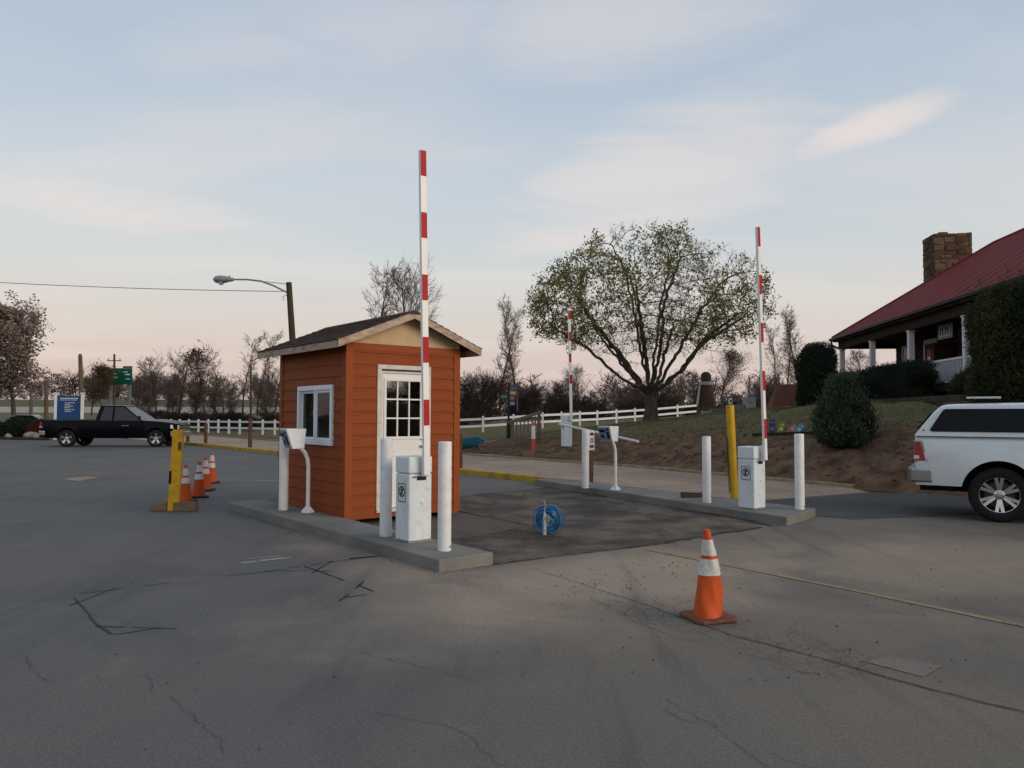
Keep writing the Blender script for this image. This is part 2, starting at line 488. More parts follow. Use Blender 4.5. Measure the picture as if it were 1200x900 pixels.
def sheet(name, pts, z, mat, jitter=0.0, step=0.25):
    out = []
    n = len(pts)
    for i in range(n):
        a = Vector(pts[i][:2]); b = Vector(pts[(i + 1) % n][:2])
        k = max(1, int((b - a).length / step)) if jitter else 1
        for j in range(k):
            p = a.lerp(b, j / k)
            if jitter and j: p += Vector((random.gauss(0, jitter), random.gauss(0, jitter)))
            out.append((p.x, p.y, z))
    me = bpy.data.meshes.new(name); me.from_pydata(out, [], [tuple(range(len(out)))])
    bm = bmesh.new(); bm.from_mesh(me)
    for f in bm.faces:
        if f.normal.z < 0: f.normal_flip()
    bmesh.ops.triangulate(bm, faces=bm.faces); bm.to_mesh(me); bm.free()
    o = obj(name, me, mat); tag(o, kind='structure')
    return o
def ribbon(name, lines, z, mat, kind='structure', parent=None):
    """thin strips on the ground: lines of (points, half width start, half width end)"""
    v, f = [], []
    for pts, w0, w1 in lines:
        pts = [Vector((p[0], p[1])) for p in pts]; k = len(v)
        for i, p in enumerate(pts):
            d = (pts[min(i + 1, len(pts) - 1)] - pts[max(i - 1, 0)])
            if d.length < 1e-6: d = Vector((1, 0))
            d.normalize(); q = Vector((-d.y, d.x)); w = w0 + (w1 - w0) * i / max(1, len(pts) - 1)
            w *= random.uniform(.6, 1.25) if len(pts) > 3 else 1
            v += [(p.x + q.x * w, p.y + q.y * w, z), (p.x - q.x * w, p.y - q.y * w, z)]
        for i in range(len(pts) - 1):
            a = k + 2 * i; f.append((a, a + 1, a + 3, a + 2))
    me = bpy.data.meshes.new(name); me.from_pydata(v, [], f)
    bm = bmesh.new(); bm.from_mesh(me)
    for fc in bm.faces:
        if fc.normal.z < 0: fc.normal_flip()
    bm.to_mesh(me); bm.free()
    return tag(obj(name, me, mat, parent), kind=kind)
def wander(a, b, amp=.05, step=.12):
    a, b = Vector(a[:2]), Vector(b[:2]); d = b - a; n = max(2, int(d.length / step)); q = Vector((-d.y, d.x)).normalized()
    off = 0; out = []
    for i in range(n + 1):
        t = i / n
        off = off * .82 + random.gauss(0, amp * .5)
        out.append(a + d * t + q * off * min(1, 4 * t, 4 * (1 - t)))
    return out

# terrain sheet to the horizon, asphalt lot on it
me = np_mesh('ground', [(-900, -900, -.03), (900, -900, -.03), (900, 1600, -.03), (-900, 1600, -.03)], np.array([[0, 1, 2, 3]]))
tag(obj('ground', me, m_grass_g), kind='structure')
lot = [W(-70, -45), W(6.95, -45), W(6.95, 60), W(-10, 72), W(-45, 50), W(-70, 40)]
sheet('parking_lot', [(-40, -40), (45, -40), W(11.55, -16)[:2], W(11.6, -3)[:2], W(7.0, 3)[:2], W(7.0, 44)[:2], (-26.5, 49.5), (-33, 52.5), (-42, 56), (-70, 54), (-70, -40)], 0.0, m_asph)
# lane of old concrete beyond the kerb line
sheet('concrete_lane', [W(7.05, 3.4), W(7.0, 46), W(12.9, 60), W(12.75, 5), W(11.6, -1.5), W(11.0, -2.2), W(6.9, -1.6)], 0.005, m_conc)
# patches
sheet('asphalt_patch', [G(536, 584)[:2], G(560, 579)[:2], G(620, 574)[:2], G(642, 571)[:2], W(5.9, 0.3)[:2], W(5.2, -3.3)[:2], G(893, 618)[:2], G(815, 630)[:2], G(735, 642)[:2], G(650, 652)[:2], G(579, 661.5)[:2], W(0.0, -3.0)[:2], W(0.05, -.9)[:2], W(1.9, -.15)[:2]], .004, m_patch, .012)
sheet('asphalt_patch', [W(6.45, -3.5), W(6.9, -1.7), W(11.0, -2.3), W(11.5, -3.2), W(11.5, -6.5), G(1072, 606), G(1000, 609)], .004, m_patch2, .01)
sheet('asphalt_patch', [G(536, 601), G(575, 607), G(620, 617), G(560, 629), G(530, 633), W(.15, -1.2), W(1.0, -.35)], .008, m_patch3, .015)
sheet('cement_patch', [G(1014, 776), G(1040, 769), G(1104, 781), G(1082, 794)], .004, m_repair, .012)
sheet('cement_patch', [G(74, 561), G(104, 558.5), G(116, 560), G(92, 564)], .004, m_conc, .01)
# painted markings
ribbon('yellow_line', [([G(757, 644), G(860, 664), G(1000, 692), G(1200, 734), G(1500, 795)], .055, .06)], .0052, m_yline)
ribbon('lane_line', [(wander(W(7.35, -1.4), W(7.3, 3.4), .004, .4), .05, .05), (wander(W(7.42, 3.4), W(7.4, 16), .004, .6), .045, .045)], .011, m_yline)
ribbon('white_line', [([G(38, 556.5), G(134, 554.5)], .05, .05)], .004, m_wline)
ribbon('white_line', [([G(283, 660.5), G(300, 658)], .05, .05), ([G(303, 657.5), G(341, 653.5)], .055, .05), ([G(290, 655.5), G(330, 651.5)], .02, .02)], .004, m_wline)
ribbon('white_line', [([G(250, 562.5), G(325, 563.5)], .05, .05)], .004, m_wline)
# loop-detector cuts, filled with black sealant
q = lambda x, y: G(60 + x / 3, 640 + y / 3)
cuts = [(65, 210, 230, 147), (108, 167, 195, 157), (195, 157, 255, 150), (155, 283, 262, 286), (283, 286, 440, 292), (220, 312, 380, 288), (328, 140, 418, 129),
        (610, 106, 745, 92), (745, 92, 878, 73), (745, 88, 910, 88), (930, 89, 990, 89), (918, 96, 988, 52), (890, 72, 1028, 121), (915, 68, 950, 62),
        (975, 58, 1165, 34), (1072, 148, 1100, 124), (1080, 137, 1138, 162), (1012, 195, 1045, 170), (1035, 182, 1110, 170)]
ribbon('sealed_cut', [(wander(q(a, b), q(c, d), .004, .1), .009, .007) for a, b, c, d in cuts]
       + [(wander(q(80, 183), q(210, 310), .012, .08), .008, .012), (wander(q(1050, 45), q(1165, 34), .02, .06), .03, .012)], .005, m_seal)
# cracks
ck = []
main = [(600, 655), (640, 672), (745, 705), (860, 746), (1000, 783), (1100, 811), (1200, 835), (1330, 872)]
for i, (a, b) in enumerate(zip(main[:-1], main[1:])):
    ck.append((wander(G(*a), G(*b), .012, .07), .0016 + .0016 * min(i, 3), .0022 + .0016 * min(i, 3)))
for i in range(150):                                   # alligator cracking along it
    t = random.random(); x = 690 + t * 330; y = 692 + (x - 690) * .288 + random.uniform(-16, 26)
    a = G(x, y); ang = random.uniform(0, PI); L_ = random.uniform(.12, .4)
    ck.append((wander(a, a + Vector((math.cos(ang) * L_, math.sin(ang) * L_, 0)), .03, .04), .0014, .001))
for pts in ([(440, 837), (520, 850), (560, 872), (592, 899)], [(200, 818), (228, 838), (262, 884)], [(170, 790), (178, 812)], [(420, 765), (560, 800)],
            [(780, 820), (860, 870), (900, 899)], [(905, 883), (980, 920)], [(780, 832), (840, 852)], [(1120, 712), (1200, 736)], [(560, 640), (600, 655)],
            [(690, 700), (760, 735), (800, 752)], [(30, 770), (60, 800)], [(800, 634), (840, 638)], [(275, 597), (330, 616)], [(1040, 716), (1095, 727)]):
    for a, b in zip(pts[:-1], pts[1:]):
        ck.append((wander(G(*a), G(*b), .03, .05), .0018, .0014))
ribbon('pavement_crack', ck, .0065, m_crackd)
# ragged dark seam round the asphalt patch
ribbon('patch_seam', [(wander(G(577, 662), G(650, 653), .012, .05), .016, .012), (wander(G(650, 653), G(735, 642.5), .012, .05), .012, .02), (wander(G(735, 642.5), G(893, 618.5), .03, .06), .03, .02),
                      (wander(G(537, 599.5), G(620, 616), .012, .06), .022, .016), (wander(W(6.38, -3.62), G(1070, 606.5), .012, .08), .012, .012),
                      (wander(G(642, 573), G(780, 591), .012, .08), .012, .016), (wander(G(780, 591), G(905, 617), .02, .08), .02, .028),
                      (wander(G(545, 628), G(640, 634), .02, .07), .007, .01)], .0105, m_crackd)
# lane joints
ribbon('lane_joint', [(wander(W(7.3, b), W(12.7, b + .1), .015, .15), .010, .010) for b in (1.2, 5.4, 9.6, 14, 19)] + [(wander(W(9.9, -1.8), W(10.0, 22), .02, .2), .008, .008)], .0115, m_crackd)

# ------------------------------------------------------------------ the bank and lawn
UU = np.array([0, 1.5, 3, 6, 10, 15, 22, 32, 60, 120.])
BB = np.array([-40, -3, 3, 9, 14, 20, 29, 45, 80.])
ZT = np.array([[0, .65, 1.1, 1.9, 2.2, 2.3, 2.3, 2.3, 2.3, 2.3],
               [0, .75, 1.25, 2.0, 2.2, 2.25, 2.3, 2.3, 2.3, 2.3],
               [0, .70, 1.2, 1.95, 2.15, 2.2, 2.2, 2.2, 2.2, 2.2],
               [0, .42, .75, 1.45, 1.85, 2.1, 2.15, 2.1, 2.0, 2.0],
               [0, .22, .42, .80, 1.3, 1.7, 1.8, 1.8, 1.7, 1.6],
               [0, .12, .25, .50, .8, 1.1, 1.4, 1.7, 1.6, 1.5],
               [0, .05, .10, .20, .38, .65, .88, 1.6, 1.5, 1.2],
               [0, .01, .02, .05, .1, .2, .4, .8, .8, .6],
               [0, 0, 0, 0, 0, 0, 0, 0, 0, 0]])
def edge_a(b):
    return np.interp(b, [-40, -1.5, 6, 80], [11.55, 11.6, 12.75, 12.9])
def hz_ab(a, b, rough=False):
    a = np.asarray(a, float); b = np.asarray(b, float)
    u = np.clip(a - edge_a(b), 0, 119.9); bb = np.clip(b, -39.9, 79.9)
    i = np.clip(np.searchsorted(UU, u, 'right') - 1, 0, len(UU) - 2); j = np.clip(np.searchsorted(BB, bb, 'right') - 1, 0, len(BB) - 2)
    fu = (u - UU[i]) / (UU[i + 1] - UU[i]); fb = (bb - BB[j]) / (BB[j + 1] - BB[j])
    z = (ZT[j, i] * (1 - fu) + ZT[j, i + 1] * fu) * (1 - fb) + (ZT[j + 1, i] * (1 - fu) + ZT[j + 1, i + 1] * fu) * fb
    if rough:
        bare = np.clip((4.4 - u) / 2.5, .12, 1) * np.clip(u / .4, 0, 1)
        z = z + fbm(a * .9, b * .9, 3) * .10 * np.clip(u / 1.5, 0, 1) + fbm(a * 3.1 + 9, b * 3.1, 4) * .13 * bare
    return z
def hz(x, y):
    a, b = ab(x, y); return float(hz_ab(a, b, True))
us = np.concatenate([np.arange(0, 9, .14), np.arange(9, 18, .35), np.arange(18, 40, 1.0), [45, 52, 60, 75, 95, 119]])
bs = np.concatenate([np.arange(-38, -9, 1.0), np.arange(-9, 22, .16), np.arange(22, 34, .4), np.arange(34, 79.5, 1.8)])
BG, UG = np.meshgrid(bs, us, indexing='ij')
AG = UG + edge_a(BG)
ZG = hz_ab(AG, BG, True)
ZG[:, 0] = -.02
vv = np.stack([ORG.x + N2.x * AG + S2.x * BG, ORG.y + N2.y * AG + S2.y * BG, ZG], -1).reshape(-1, 3)
nb, nu = BG.shape
ii = (np.arange(nb - 1)[:, None] * nu + np.arange(nu - 1)[None]).ravel()
hill_me = np_mesh('hillside', vv, np.stack([ii, ii + 1, ii + nu + 1, ii + nu], -1))
UF = UG + fbm(AG * .35, BG * .35, 4) * 3.0 + fbm(AG * 1.9, BG * 1.9, 3) * 1.6
lim = np.interp(BG, [-40, 2, 8, 14, 22, 40], [2.4, 2.4, 3.2, 4.0, 3.0, 1.5])
mask = np.clip((UF - lim) / 1.6 + .2, 0, 1) * .9
at = hill_me.attributes.new('turf', 'FLOAT', 'POINT'); at.data.foreach_set('value', mask.ravel().astype(np.float32))
m_hill = bpy.data.materials.new('dirt bank and thin lawn'); m_hill.use_nodes = True
n, l = nodes_of(m_hill); b = n['Principled BSDF']; b.inputs['Roughness'].default_value = .95; b.inputs['Specular IOR Level'].default_value = .15
t = n.new('ShaderNodeTexCoord'); at_n = n.new('ShaderNodeAttribute'); at_n.attribute_name = 'turf'
def _nz(s, d=6, r=.6):
    k = n.new('ShaderNodeTexNoise'); k.inputs['Scale'].default_value = s; k.inputs['Detail'].default_value = d; k.inputs['Roughness'].default_value = r
    l.new(t.outputs['Object'], k.inputs['Vector']); return k.outputs['Fac']
def _rp(f, a, c, p0=.35, p1=.65):
    k = n.new('ShaderNodeValToRGB'); k.color_ramp.elements[0].color = a + (1,); k.color_ramp.elements[1].color = c + (1,)
    k.color_ramp.elements[0].position = p0; k.color_ramp.elements[1].position = p1; l.new(f, k.inputs[0]); return k.outputs[0]
dirt_c = _rp(_nz(2.2, 8), (0.082, 0.044, 0.026), (0.225, 0.128, 0.074))
turf_c = _rp(_nz(1.3, 9, .7), (0.19, 0.138, 0.068), (0.108, 0.108, 0.036))
mx = n.new('ShaderNodeMix'); mx.data_type = 'RGBA'
ad_ = n.new('ShaderNodeMath'); ad_.operation = 'MULTIPLY_ADD'; ad_.use_clamp = True; ad_.inputs[1].default_value = 1.2
k5 = n.new('ShaderNodeMapRange'); k5.inputs[1].default_value = .35; k5.inputs[2].default_value = .65; k5.inputs[3].default_value = -.35; k5.inputs[4].default_value = .25
l.new(_nz(5, 6, .7), k5.inputs[0]); l.new(k5.outputs[0], ad_.inputs[2]); l.new(at_n.outputs['Fac'], ad_.inputs[0])
l.new(ad_.outputs[0], mx.inputs[0]); l.new(dirt_c, mx.inputs[6]); l.new(turf_c, mx.inputs[7])
l.new(mx.outputs[2], b.inputs['Base Color'])
bp = n.new('ShaderNodeBump'); bp.inputs['Strength'].default_value = .8; bp.inputs['Distance'].default_value = .06
l.new(_nz(14, 6, .7), bp.inputs['Height']); l.new(bp.outputs[0], b.inputs['Normal'])
tag(obj('hillside', hill_me, m_hill, smooth=True), kind='structure')

def leaf_quads(C, size, rng, asp=1.8, up=None, droop=0.0):
    """small leaf-shaped quads round the points C"""
    n = len(C)
    d = rng.normal(size=(n, 3)); d /= np.linalg.norm(d, axis=1)[:, None]
    if up is not None: d = d * (1 - up) + np.array([0, 0, 1.]) * up; d /= np.linalg.norm(d, axis=1)[:, None]
    if droop: d[:, 2] -= droop; d /= np.linalg.norm(d, axis=1)[:, None]
    e = np.cross(d, rng.normal(size=(n, 3))); e /= np.linalg.norm(e, axis=1)[:, None] + 1e-9
    s = (size * rng.uniform(.6, 1.3, n))[:, None]
    v = np.stack([C, C + d * s * .5 + e * s * .5 / asp, C + d * s, C + d * s * .5 - e * s * .5 / asp], 1).reshape(-1, 3)
    k = np.arange(n)[:, None] * 4
    return v, k + np.array([[0, 1, 2, 3]])

# thin grass and clods on the bank
rg = np.random.default_rng(3)
ga = rg.uniform(0.3, 17, 60000); gb = rg.uniform(-9, 20, 60000)
mk = np.clip((ga + fbm((ga + edge_a(gb)) * .35, gb * .35, 4) * 3.0 - np.interp(gb, [-40, 2, 8, 14, 22, 40], [2.4, 2.4, 3.2, 4.0, 3.0, 1.5])) / 1.6 + .2, 0.02, 1)
keep = rg.random(60000) < mk * .75
ga, gb = ga[keep] + edge_a(gb[keep]), gb[keep]
gp = np.stack([ORG.x + N2.x * ga + S2.x * gb, ORG.y + N2.y * ga + S2.y * gb, hz_ab(ga, gb, True) - .01], -1)
v, f = leaf_quads(gp, .085, rg, 5, up=.55)
tag(obj('lawn_grass', np_mesh('lawn_grass', v, f), leaf_mat('grass blades', (0.165, 0.125, 0.068), (0.088, 0.100, 0.036), .8, .2)),
    'short thin dry grass on the slope below the house', 'grass', kind='stuff')
def stones(name, pts, sz, mat, seed):
    r_ = np.random.default_rng(seed)
    base = np.array([(1, 0, 0), (-1, 0, 0), (0, 1, 0), (0, -1, 0), (0, 0, 1), (0, 0, -1)], float)
    fc = np.array([(0, 2, 4), (2, 1, 4), (1, 3, 4), (3, 0, 4), (2, 0, 5), (1, 2, 5), (3, 1, 5), (0, 3, 5)])
    V, F_ = [], []
    for i, p in enumerate(pts):
        a = r_.uniform(0, 6.28); s_ = sz * r_.uniform(.35, 1.4); q_ = base * r_.uniform(.55, 1.2, (6, 1)) * np.array([1, .8, .6]) * s_
        c, d = math.cos(a), math.sin(a)
        q_ = q_ @ np.array([[c, d, 0], [-d, c, 0], [0, 0, 1]])
        V.append(q_ + np.asarray(p)); F_.append(fc + i * 6)
    return obj(name, np_mesh(name, np.concatenate(V), np.concatenate(F_)), mat)
ca = rg.uniform(.15, 4.2, 1500) ; cb = rg.uniform(-9, 17, 1500); ca = ca + edge_a(cb)
cp = np.stack([ORG.x + N2.x * ca + S2.x * cb, ORG.y + N2.y * ca + S2.y * cb, hz_ab(ca, cb, True) + .005], -1)
tag(stones('dirt_clods', cp, .055, M('reddish dirt clods', (0.130, 0.080, 0.050), .95, var=.35, scale=2), 8), 'loose reddish dirt clods lying on the bank', 'dirt', kind='stuff')
gr = [G(random.gauss(790, 40), random.gauss(661, 10)) for _ in range(70)] + [G(random.uniform(560, 1180), random.uniform(625, 800)) for _ in range(120)] \
    + [G(random.uniform(20, 700), random.uniform(640, 890)) for _ in range(25)] + [G(random.uniform(640, 760), random.uniform(668, 700)) for _ in range(70)]
gr += [W(random.choice((-.80, .02)) + random.gauss(0, .05), random.uniform(-3.6, 3)) for _ in range(110)] + [W(5.02 + (b_ + 3.9) * .196 + random.gauss(-.06, .05), b_) for b_ in [random.uniform(-3.9, 3) for _ in range(130)]] + [W(random.uniform(-.8, 0), -3.62 + random.gauss(0, .04)) for _ in range(25)]
tag(stones('pavement_grit', [(p.x, p.y, .006) for p in gr], .0085, M('dark grit', (0.065, 0.052, 0.042), .95, var=.4, scale=3), 9),
    'dark grit and crumbs scattered over the pavement', 'grit', kind='stuff')

# ------------------------------------------------------------------ kerbs and islands
def island(name, poly, h, mat, bevel=.018):
    pp = []
    for i, p in enumerate(poly):
        a_, b_ = Vector((p[0], p[1])), Vector((poly[(i + 1) % len(poly)][0], poly[(i + 1) % len(poly)][1])); k_ = max(1, min(90, int((b_ - a_).length / .16)))
        for j in range(k_):
            q_ = a_.lerp(b_, j / k_)
            if j: q_ += Vector((random.gauss(0, .0045), random.gauss(0, .0045)))
            pp.append((q_.x, q_.y))
    mb = MB().prism(pp, -.02, [h + random.gauss(0, .003) for _ in pp])
    return tag(mb.build(name, mat, bevel=bevel), kind='structure')
def fine(p, q, k): return [Vector(p).lerp(Vector(q), i / k) for i in range(k)]
IH = .13
island('traffic_island', [W(-.74, -3.54), W(-.04, -3.54), W(-.04, 2.95), W(-.66, 2.95)], IH, m_isl)
island('traffic_island', [W(5.08, -3.89), W(6.40, -3.60), W(7.10, 3.35), W(6.44, 3.30)], IH, m_isl)
ribbon('island_joint', [(wander(W(-.735, b_), W(-.045, b_ + .01), .004, .08), .004, .004) for b_ in (-1.2, 1.1)] + [(wander(W(5.5, -1.7), W(6.58, -1.72), .004, .08), .004, .004), (wander(W(5.93, .55), W(6.8, .53), .004, .08), .004, .004)], IH + .009, m_crackd)
island('yellow_kerb', [W(6.90, 3.45), W(7.08, 3.45), W(7.05, 20), W(7.0, 33.5), W(6.85, 33.5), W(6.88, 20)], .14, m_ykerb)
island('faded_kerb', [W(12.72, 5.2), W(12.87, 5.2), W(12.95, 17.5), W(12.8, 17.5)], .07, m_pkerb)
island('faded_kerb', [W(11.57, -1.5), W(11.72, -1.55), W(12.85, 5.15), W(12.70, 5.15)], .08, m_pkerb)
island('faded_kerb', [W(12.82, 24), W(12.97, 24), W(13.05, 62), W(12.9, 62)], .09, m_pkerb)

# ================================================================== THE BOOTH
BW, BL, BZ0, BZ1 = 1.95, 2.36, .085, 2.65
m_sid = M('burnt orange siding paint', (0.255, 0.054, 0.011), .62, var=.16, scale=2, bump=.12, bscale=24, dirt=(0.17, .042, .014), dirt_amt=.5, warp=(1, 1, 6))
m_sidtrim = M('burnt orange trim paint', (0.28, 0.062, 0.013), .6, var=.08, scale=4, bump=.08, bscale=30)
m_beige = M('unpainted beige panel', (0.55, 0.40, 0.24), .75, var=.08, scale=5, bump=.15, bscale=90)
m_fascia = M('weathered primed fascia', (0.46, 0.34, 0.265), .8, var=.2, scale=6, dirt=(.12, .075, .05), dirt_amt=.75, dscale=5, bump=.3, bscale=50, warp=(1, 1, 3))
m_shing = M('dark brown shingles', (0.082, 0.055, 0.043), .95, var=.4, scale=14, bump=.6, bscale=140)
m_whitep = M('white door paint', (0.78, 0.77, 0.745), .45, var=.03, scale=3)
m_wtrim = M('chipped white trim', (0.64, 0.61, 0.56), .6, var=.06, scale=5, dirt=(.34, .26, .19), dirt_amt=.55, dscale=9)
m_vinyl = M('white vinyl frame', (0.78, 0.81, 0.84), .4, var=.03, scale=4)
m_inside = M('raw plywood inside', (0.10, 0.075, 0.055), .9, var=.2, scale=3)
m_glass = glass('window glass', (0.55, 0.58, 0.58), .0)
m_black = M('black plastic', (0.012, 0.012, 0.013), .45, var=.2)
m_metal = M('brushed steel', (0.45, 0.45, 0.46), .35, metal=.9, var=.15, scale=20)
m_skid = M('damp timber skid', (0.06, 0.045, 0.035), .9, var=.3)

booth = thing('ticket_booth', 'small orange clapboard booth with white nine-pane door and low gabled roof', 'booth', W(0, 0, 0), PHI)
# skids and floor
for x in (.25, .975, 1.7):
    MB().b2((x - .05, .12, .0), (x + .05, BL - .05, .07)).build('skid', m_skid, booth, bevel=.004)
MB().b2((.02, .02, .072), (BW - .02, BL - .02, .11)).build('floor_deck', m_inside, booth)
T = .09
# wall sheathing with real openings (door in front, window on the left)
WN0, WN1, WZ0, WZ1 = .40, 1.60, 1.16, 2.02          # window opening along y
DX0, DX1, DZ1 = .555, 1.35, 2.26                    # door opening along x
def wall(lo_hi, name='wall'):
    mb = MB()
    for lo, hi in lo_hi: mb.b2(lo, hi)
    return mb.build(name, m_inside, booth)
wall([((0.004, .004, .112), (DX0, T, BZ1)), ((DX1, .004, .112), (BW - .004, T, BZ1)), ((DX0, .004, DZ1), (DX1, T, BZ1))])
wall([((.004, T, .112), (T, WN0, BZ1)), ((.004, WN1, .112), (T, BL - .004, BZ1)), ((.004, WN0, .112), (T, WN1, WZ0)), ((.004, WN0, WZ1), (T, WN1, BZ1))])
wall([((BW - T, T, .112), (BW - .004, BL - .004, BZ1))])
wall([((T, BL - T, .112), (BW - T, BL - .004, BZ1))])
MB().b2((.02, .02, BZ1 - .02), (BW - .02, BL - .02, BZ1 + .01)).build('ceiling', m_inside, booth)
# lap siding: each course is a board
EXPO = .1735
ROWS = int((BZ1 - .1 - BZ0) / EXPO) + 1
_bd = {}
def board(length):
    k = round(length, 3)
    if k not in _bd:
        mb = MB()
        v = [(0, 0, 0), (0, -.023, 0), (0, -.006, EXPO + .02), (0, 0, EXPO + .02)]
        mb.add([(0 + p[0], p[1], p[2]) for p in v] + [(k, p[1], p[2]) for p in v], [(0, 1, 2, 3), (7, 6, 5, 4), (0, 4, 5, 1), (1, 5, 6, 2), (2, 6, 7, 3), (3, 7, 4, 0)])
        _bd[k] = mb.mesh('board'); _bd[k].materials.append(m_sid)
    return _bd[k]
def course(origin, rz, spans_at, hole=None):
    for i in range(ROWS):
        z = BZ0 + i * EXPO
        zc_ = min(z + EXPO, BZ1)
        if hole and z < hole[3] < zc_ or hole and z < hole[2] < zc_:
            up_ = z < hole[3] < zc_
            o = bpy.data.objects.new('board', board(hole[1] - hole[0])); link(o, booth)
            p = Vector(origin) + Matrix.Rotation(rz, 3, 'Z') @ Vector((hole[0], 0, 0))
            o.location = (p.x, p.y, hole[3] if up_ else z); o.rotation_euler = (0, 0, rz)
            o.scale.z = ((zc_ - hole[3] + .02) if up_ else (hole[2] - z)) / (EXPO + .02)
        for x0, x1 in spans_at(z, min(z + EXPO, BZ1)):
            if x1 - x0 < .03: continue
            o = bpy.data.objects.new('board', board(x1 - x0)); link(o, booth)
            p = Vector(origin) + Matrix.Rotation(rz, 3, 'Z') @ Vector((x0, 0, 0))
            o.location = (p.x, p.y, z + random.uniform(-.002, .002)); o.rotation_euler = (0, 0, rz)
            if z + EXPO + .02 > BZ1: o.scale.z = (BZ1 - .004 - z) / (EXPO + .02)
CT = .085
def front_spans(z0, z1):
    if z0 < 2.346 and z1 > .156: return [(CT, .487), (1.418, BW - CT)]
    return [(CT, BW - CT)]
def left_spans(z0, z1):       # runs from the far end towards the front
    if z0 < 2.043 and z1 > 1.137: return [(CT, BL - 1.625), (BL - .372, BL - CT)]
    return [(CT, BL - CT)]
course((0, 0, 0), 0, front_spans, (.488, 1.417, .155, 2.347))
course((0, BL, 0), -PI / 2, left_spans, (BL - 1.624, BL - .373, 1.136, 2.044))
course((BW, 0, 0), PI / 2, lambda a, b: [(CT, BL - CT)])
course((BW, BL, 0), PI, lambda a, b: [(CT, BW - CT)])
# corner boards, frieze
for (x, y, sx, sy) in ((0, 0, -1, -1), (BW, 0, 1, -1), (0, BL, -1, 1), (BW, BL, 1, 1)):
    mb = MB()
    mb.b2((min(x, x - sx * (CT + .003)), min(y, y + sy * .028), BZ0 - .01), (max(x, x - sx * (CT + .003)), max(y, y + sy * .028), BZ1 - .006))
    mb.b2((min(x, x + sx * .028), min(y + sy * .028, y - sy * (CT + .003)), BZ0 - .01), (max(x, x + sx * .028), max(y + sy * .028, y - sy * (CT + .003)), BZ1 - .006))
    mb.build('corner_board', m_sidtrim, booth)
MB().b2((CT + .006, -.027, BZ1 - .105), (BW - CT - .006, -.001, BZ1 - .002)).build('frieze_board', m_sidtrim, booth, bevel=.003)
# gable panels, roof
RX = BW / 2; PITCHR = .40; OVE = .25; OVF = .25; OVB = .40
ZR = 2.74                                             # underside of deck at the wall line
zroof = lambda x: ZR + PITCHR * (RX - abs(x - RX))
for y0, y1 in ((-.018, .02), (BL - .02, BL + .018)):
    MB().add([(-.02, y0, BZ1), (BW + .02, y0, BZ1), (BW + .02, y0, zroof(BW + .02) - .01), (RX, y0, zroof(RX) - .01), (-.02, y0, zroof(-.02) - .01),
              (-.02, y1, BZ1), (BW + .02, y1, BZ1), (BW + .02, y1, zroof(BW + .02) - .01), (RX, y1, zroof(RX) - .01), (-.02, y1, zroof(-.02) - .01)],
             [(0, 1, 2, 3, 4), (9, 8, 7, 6, 5), (0, 5, 6, 1), (1, 6, 7, 2), (2, 7, 8, 3), (3, 8, 9, 4), (4, 9, 5, 0)]).build('gable_panel', m_beige, booth)
MB().b2((.02, .0, BZ1 + .012), (.06, BL, 2.74)).build('wall_plate', m_inside, booth)
MB().b2((BW - .06, .0, BZ1 + .012), (BW - .02, BL, 2.74)).build('wall_plate', m_inside, booth)
roof = None
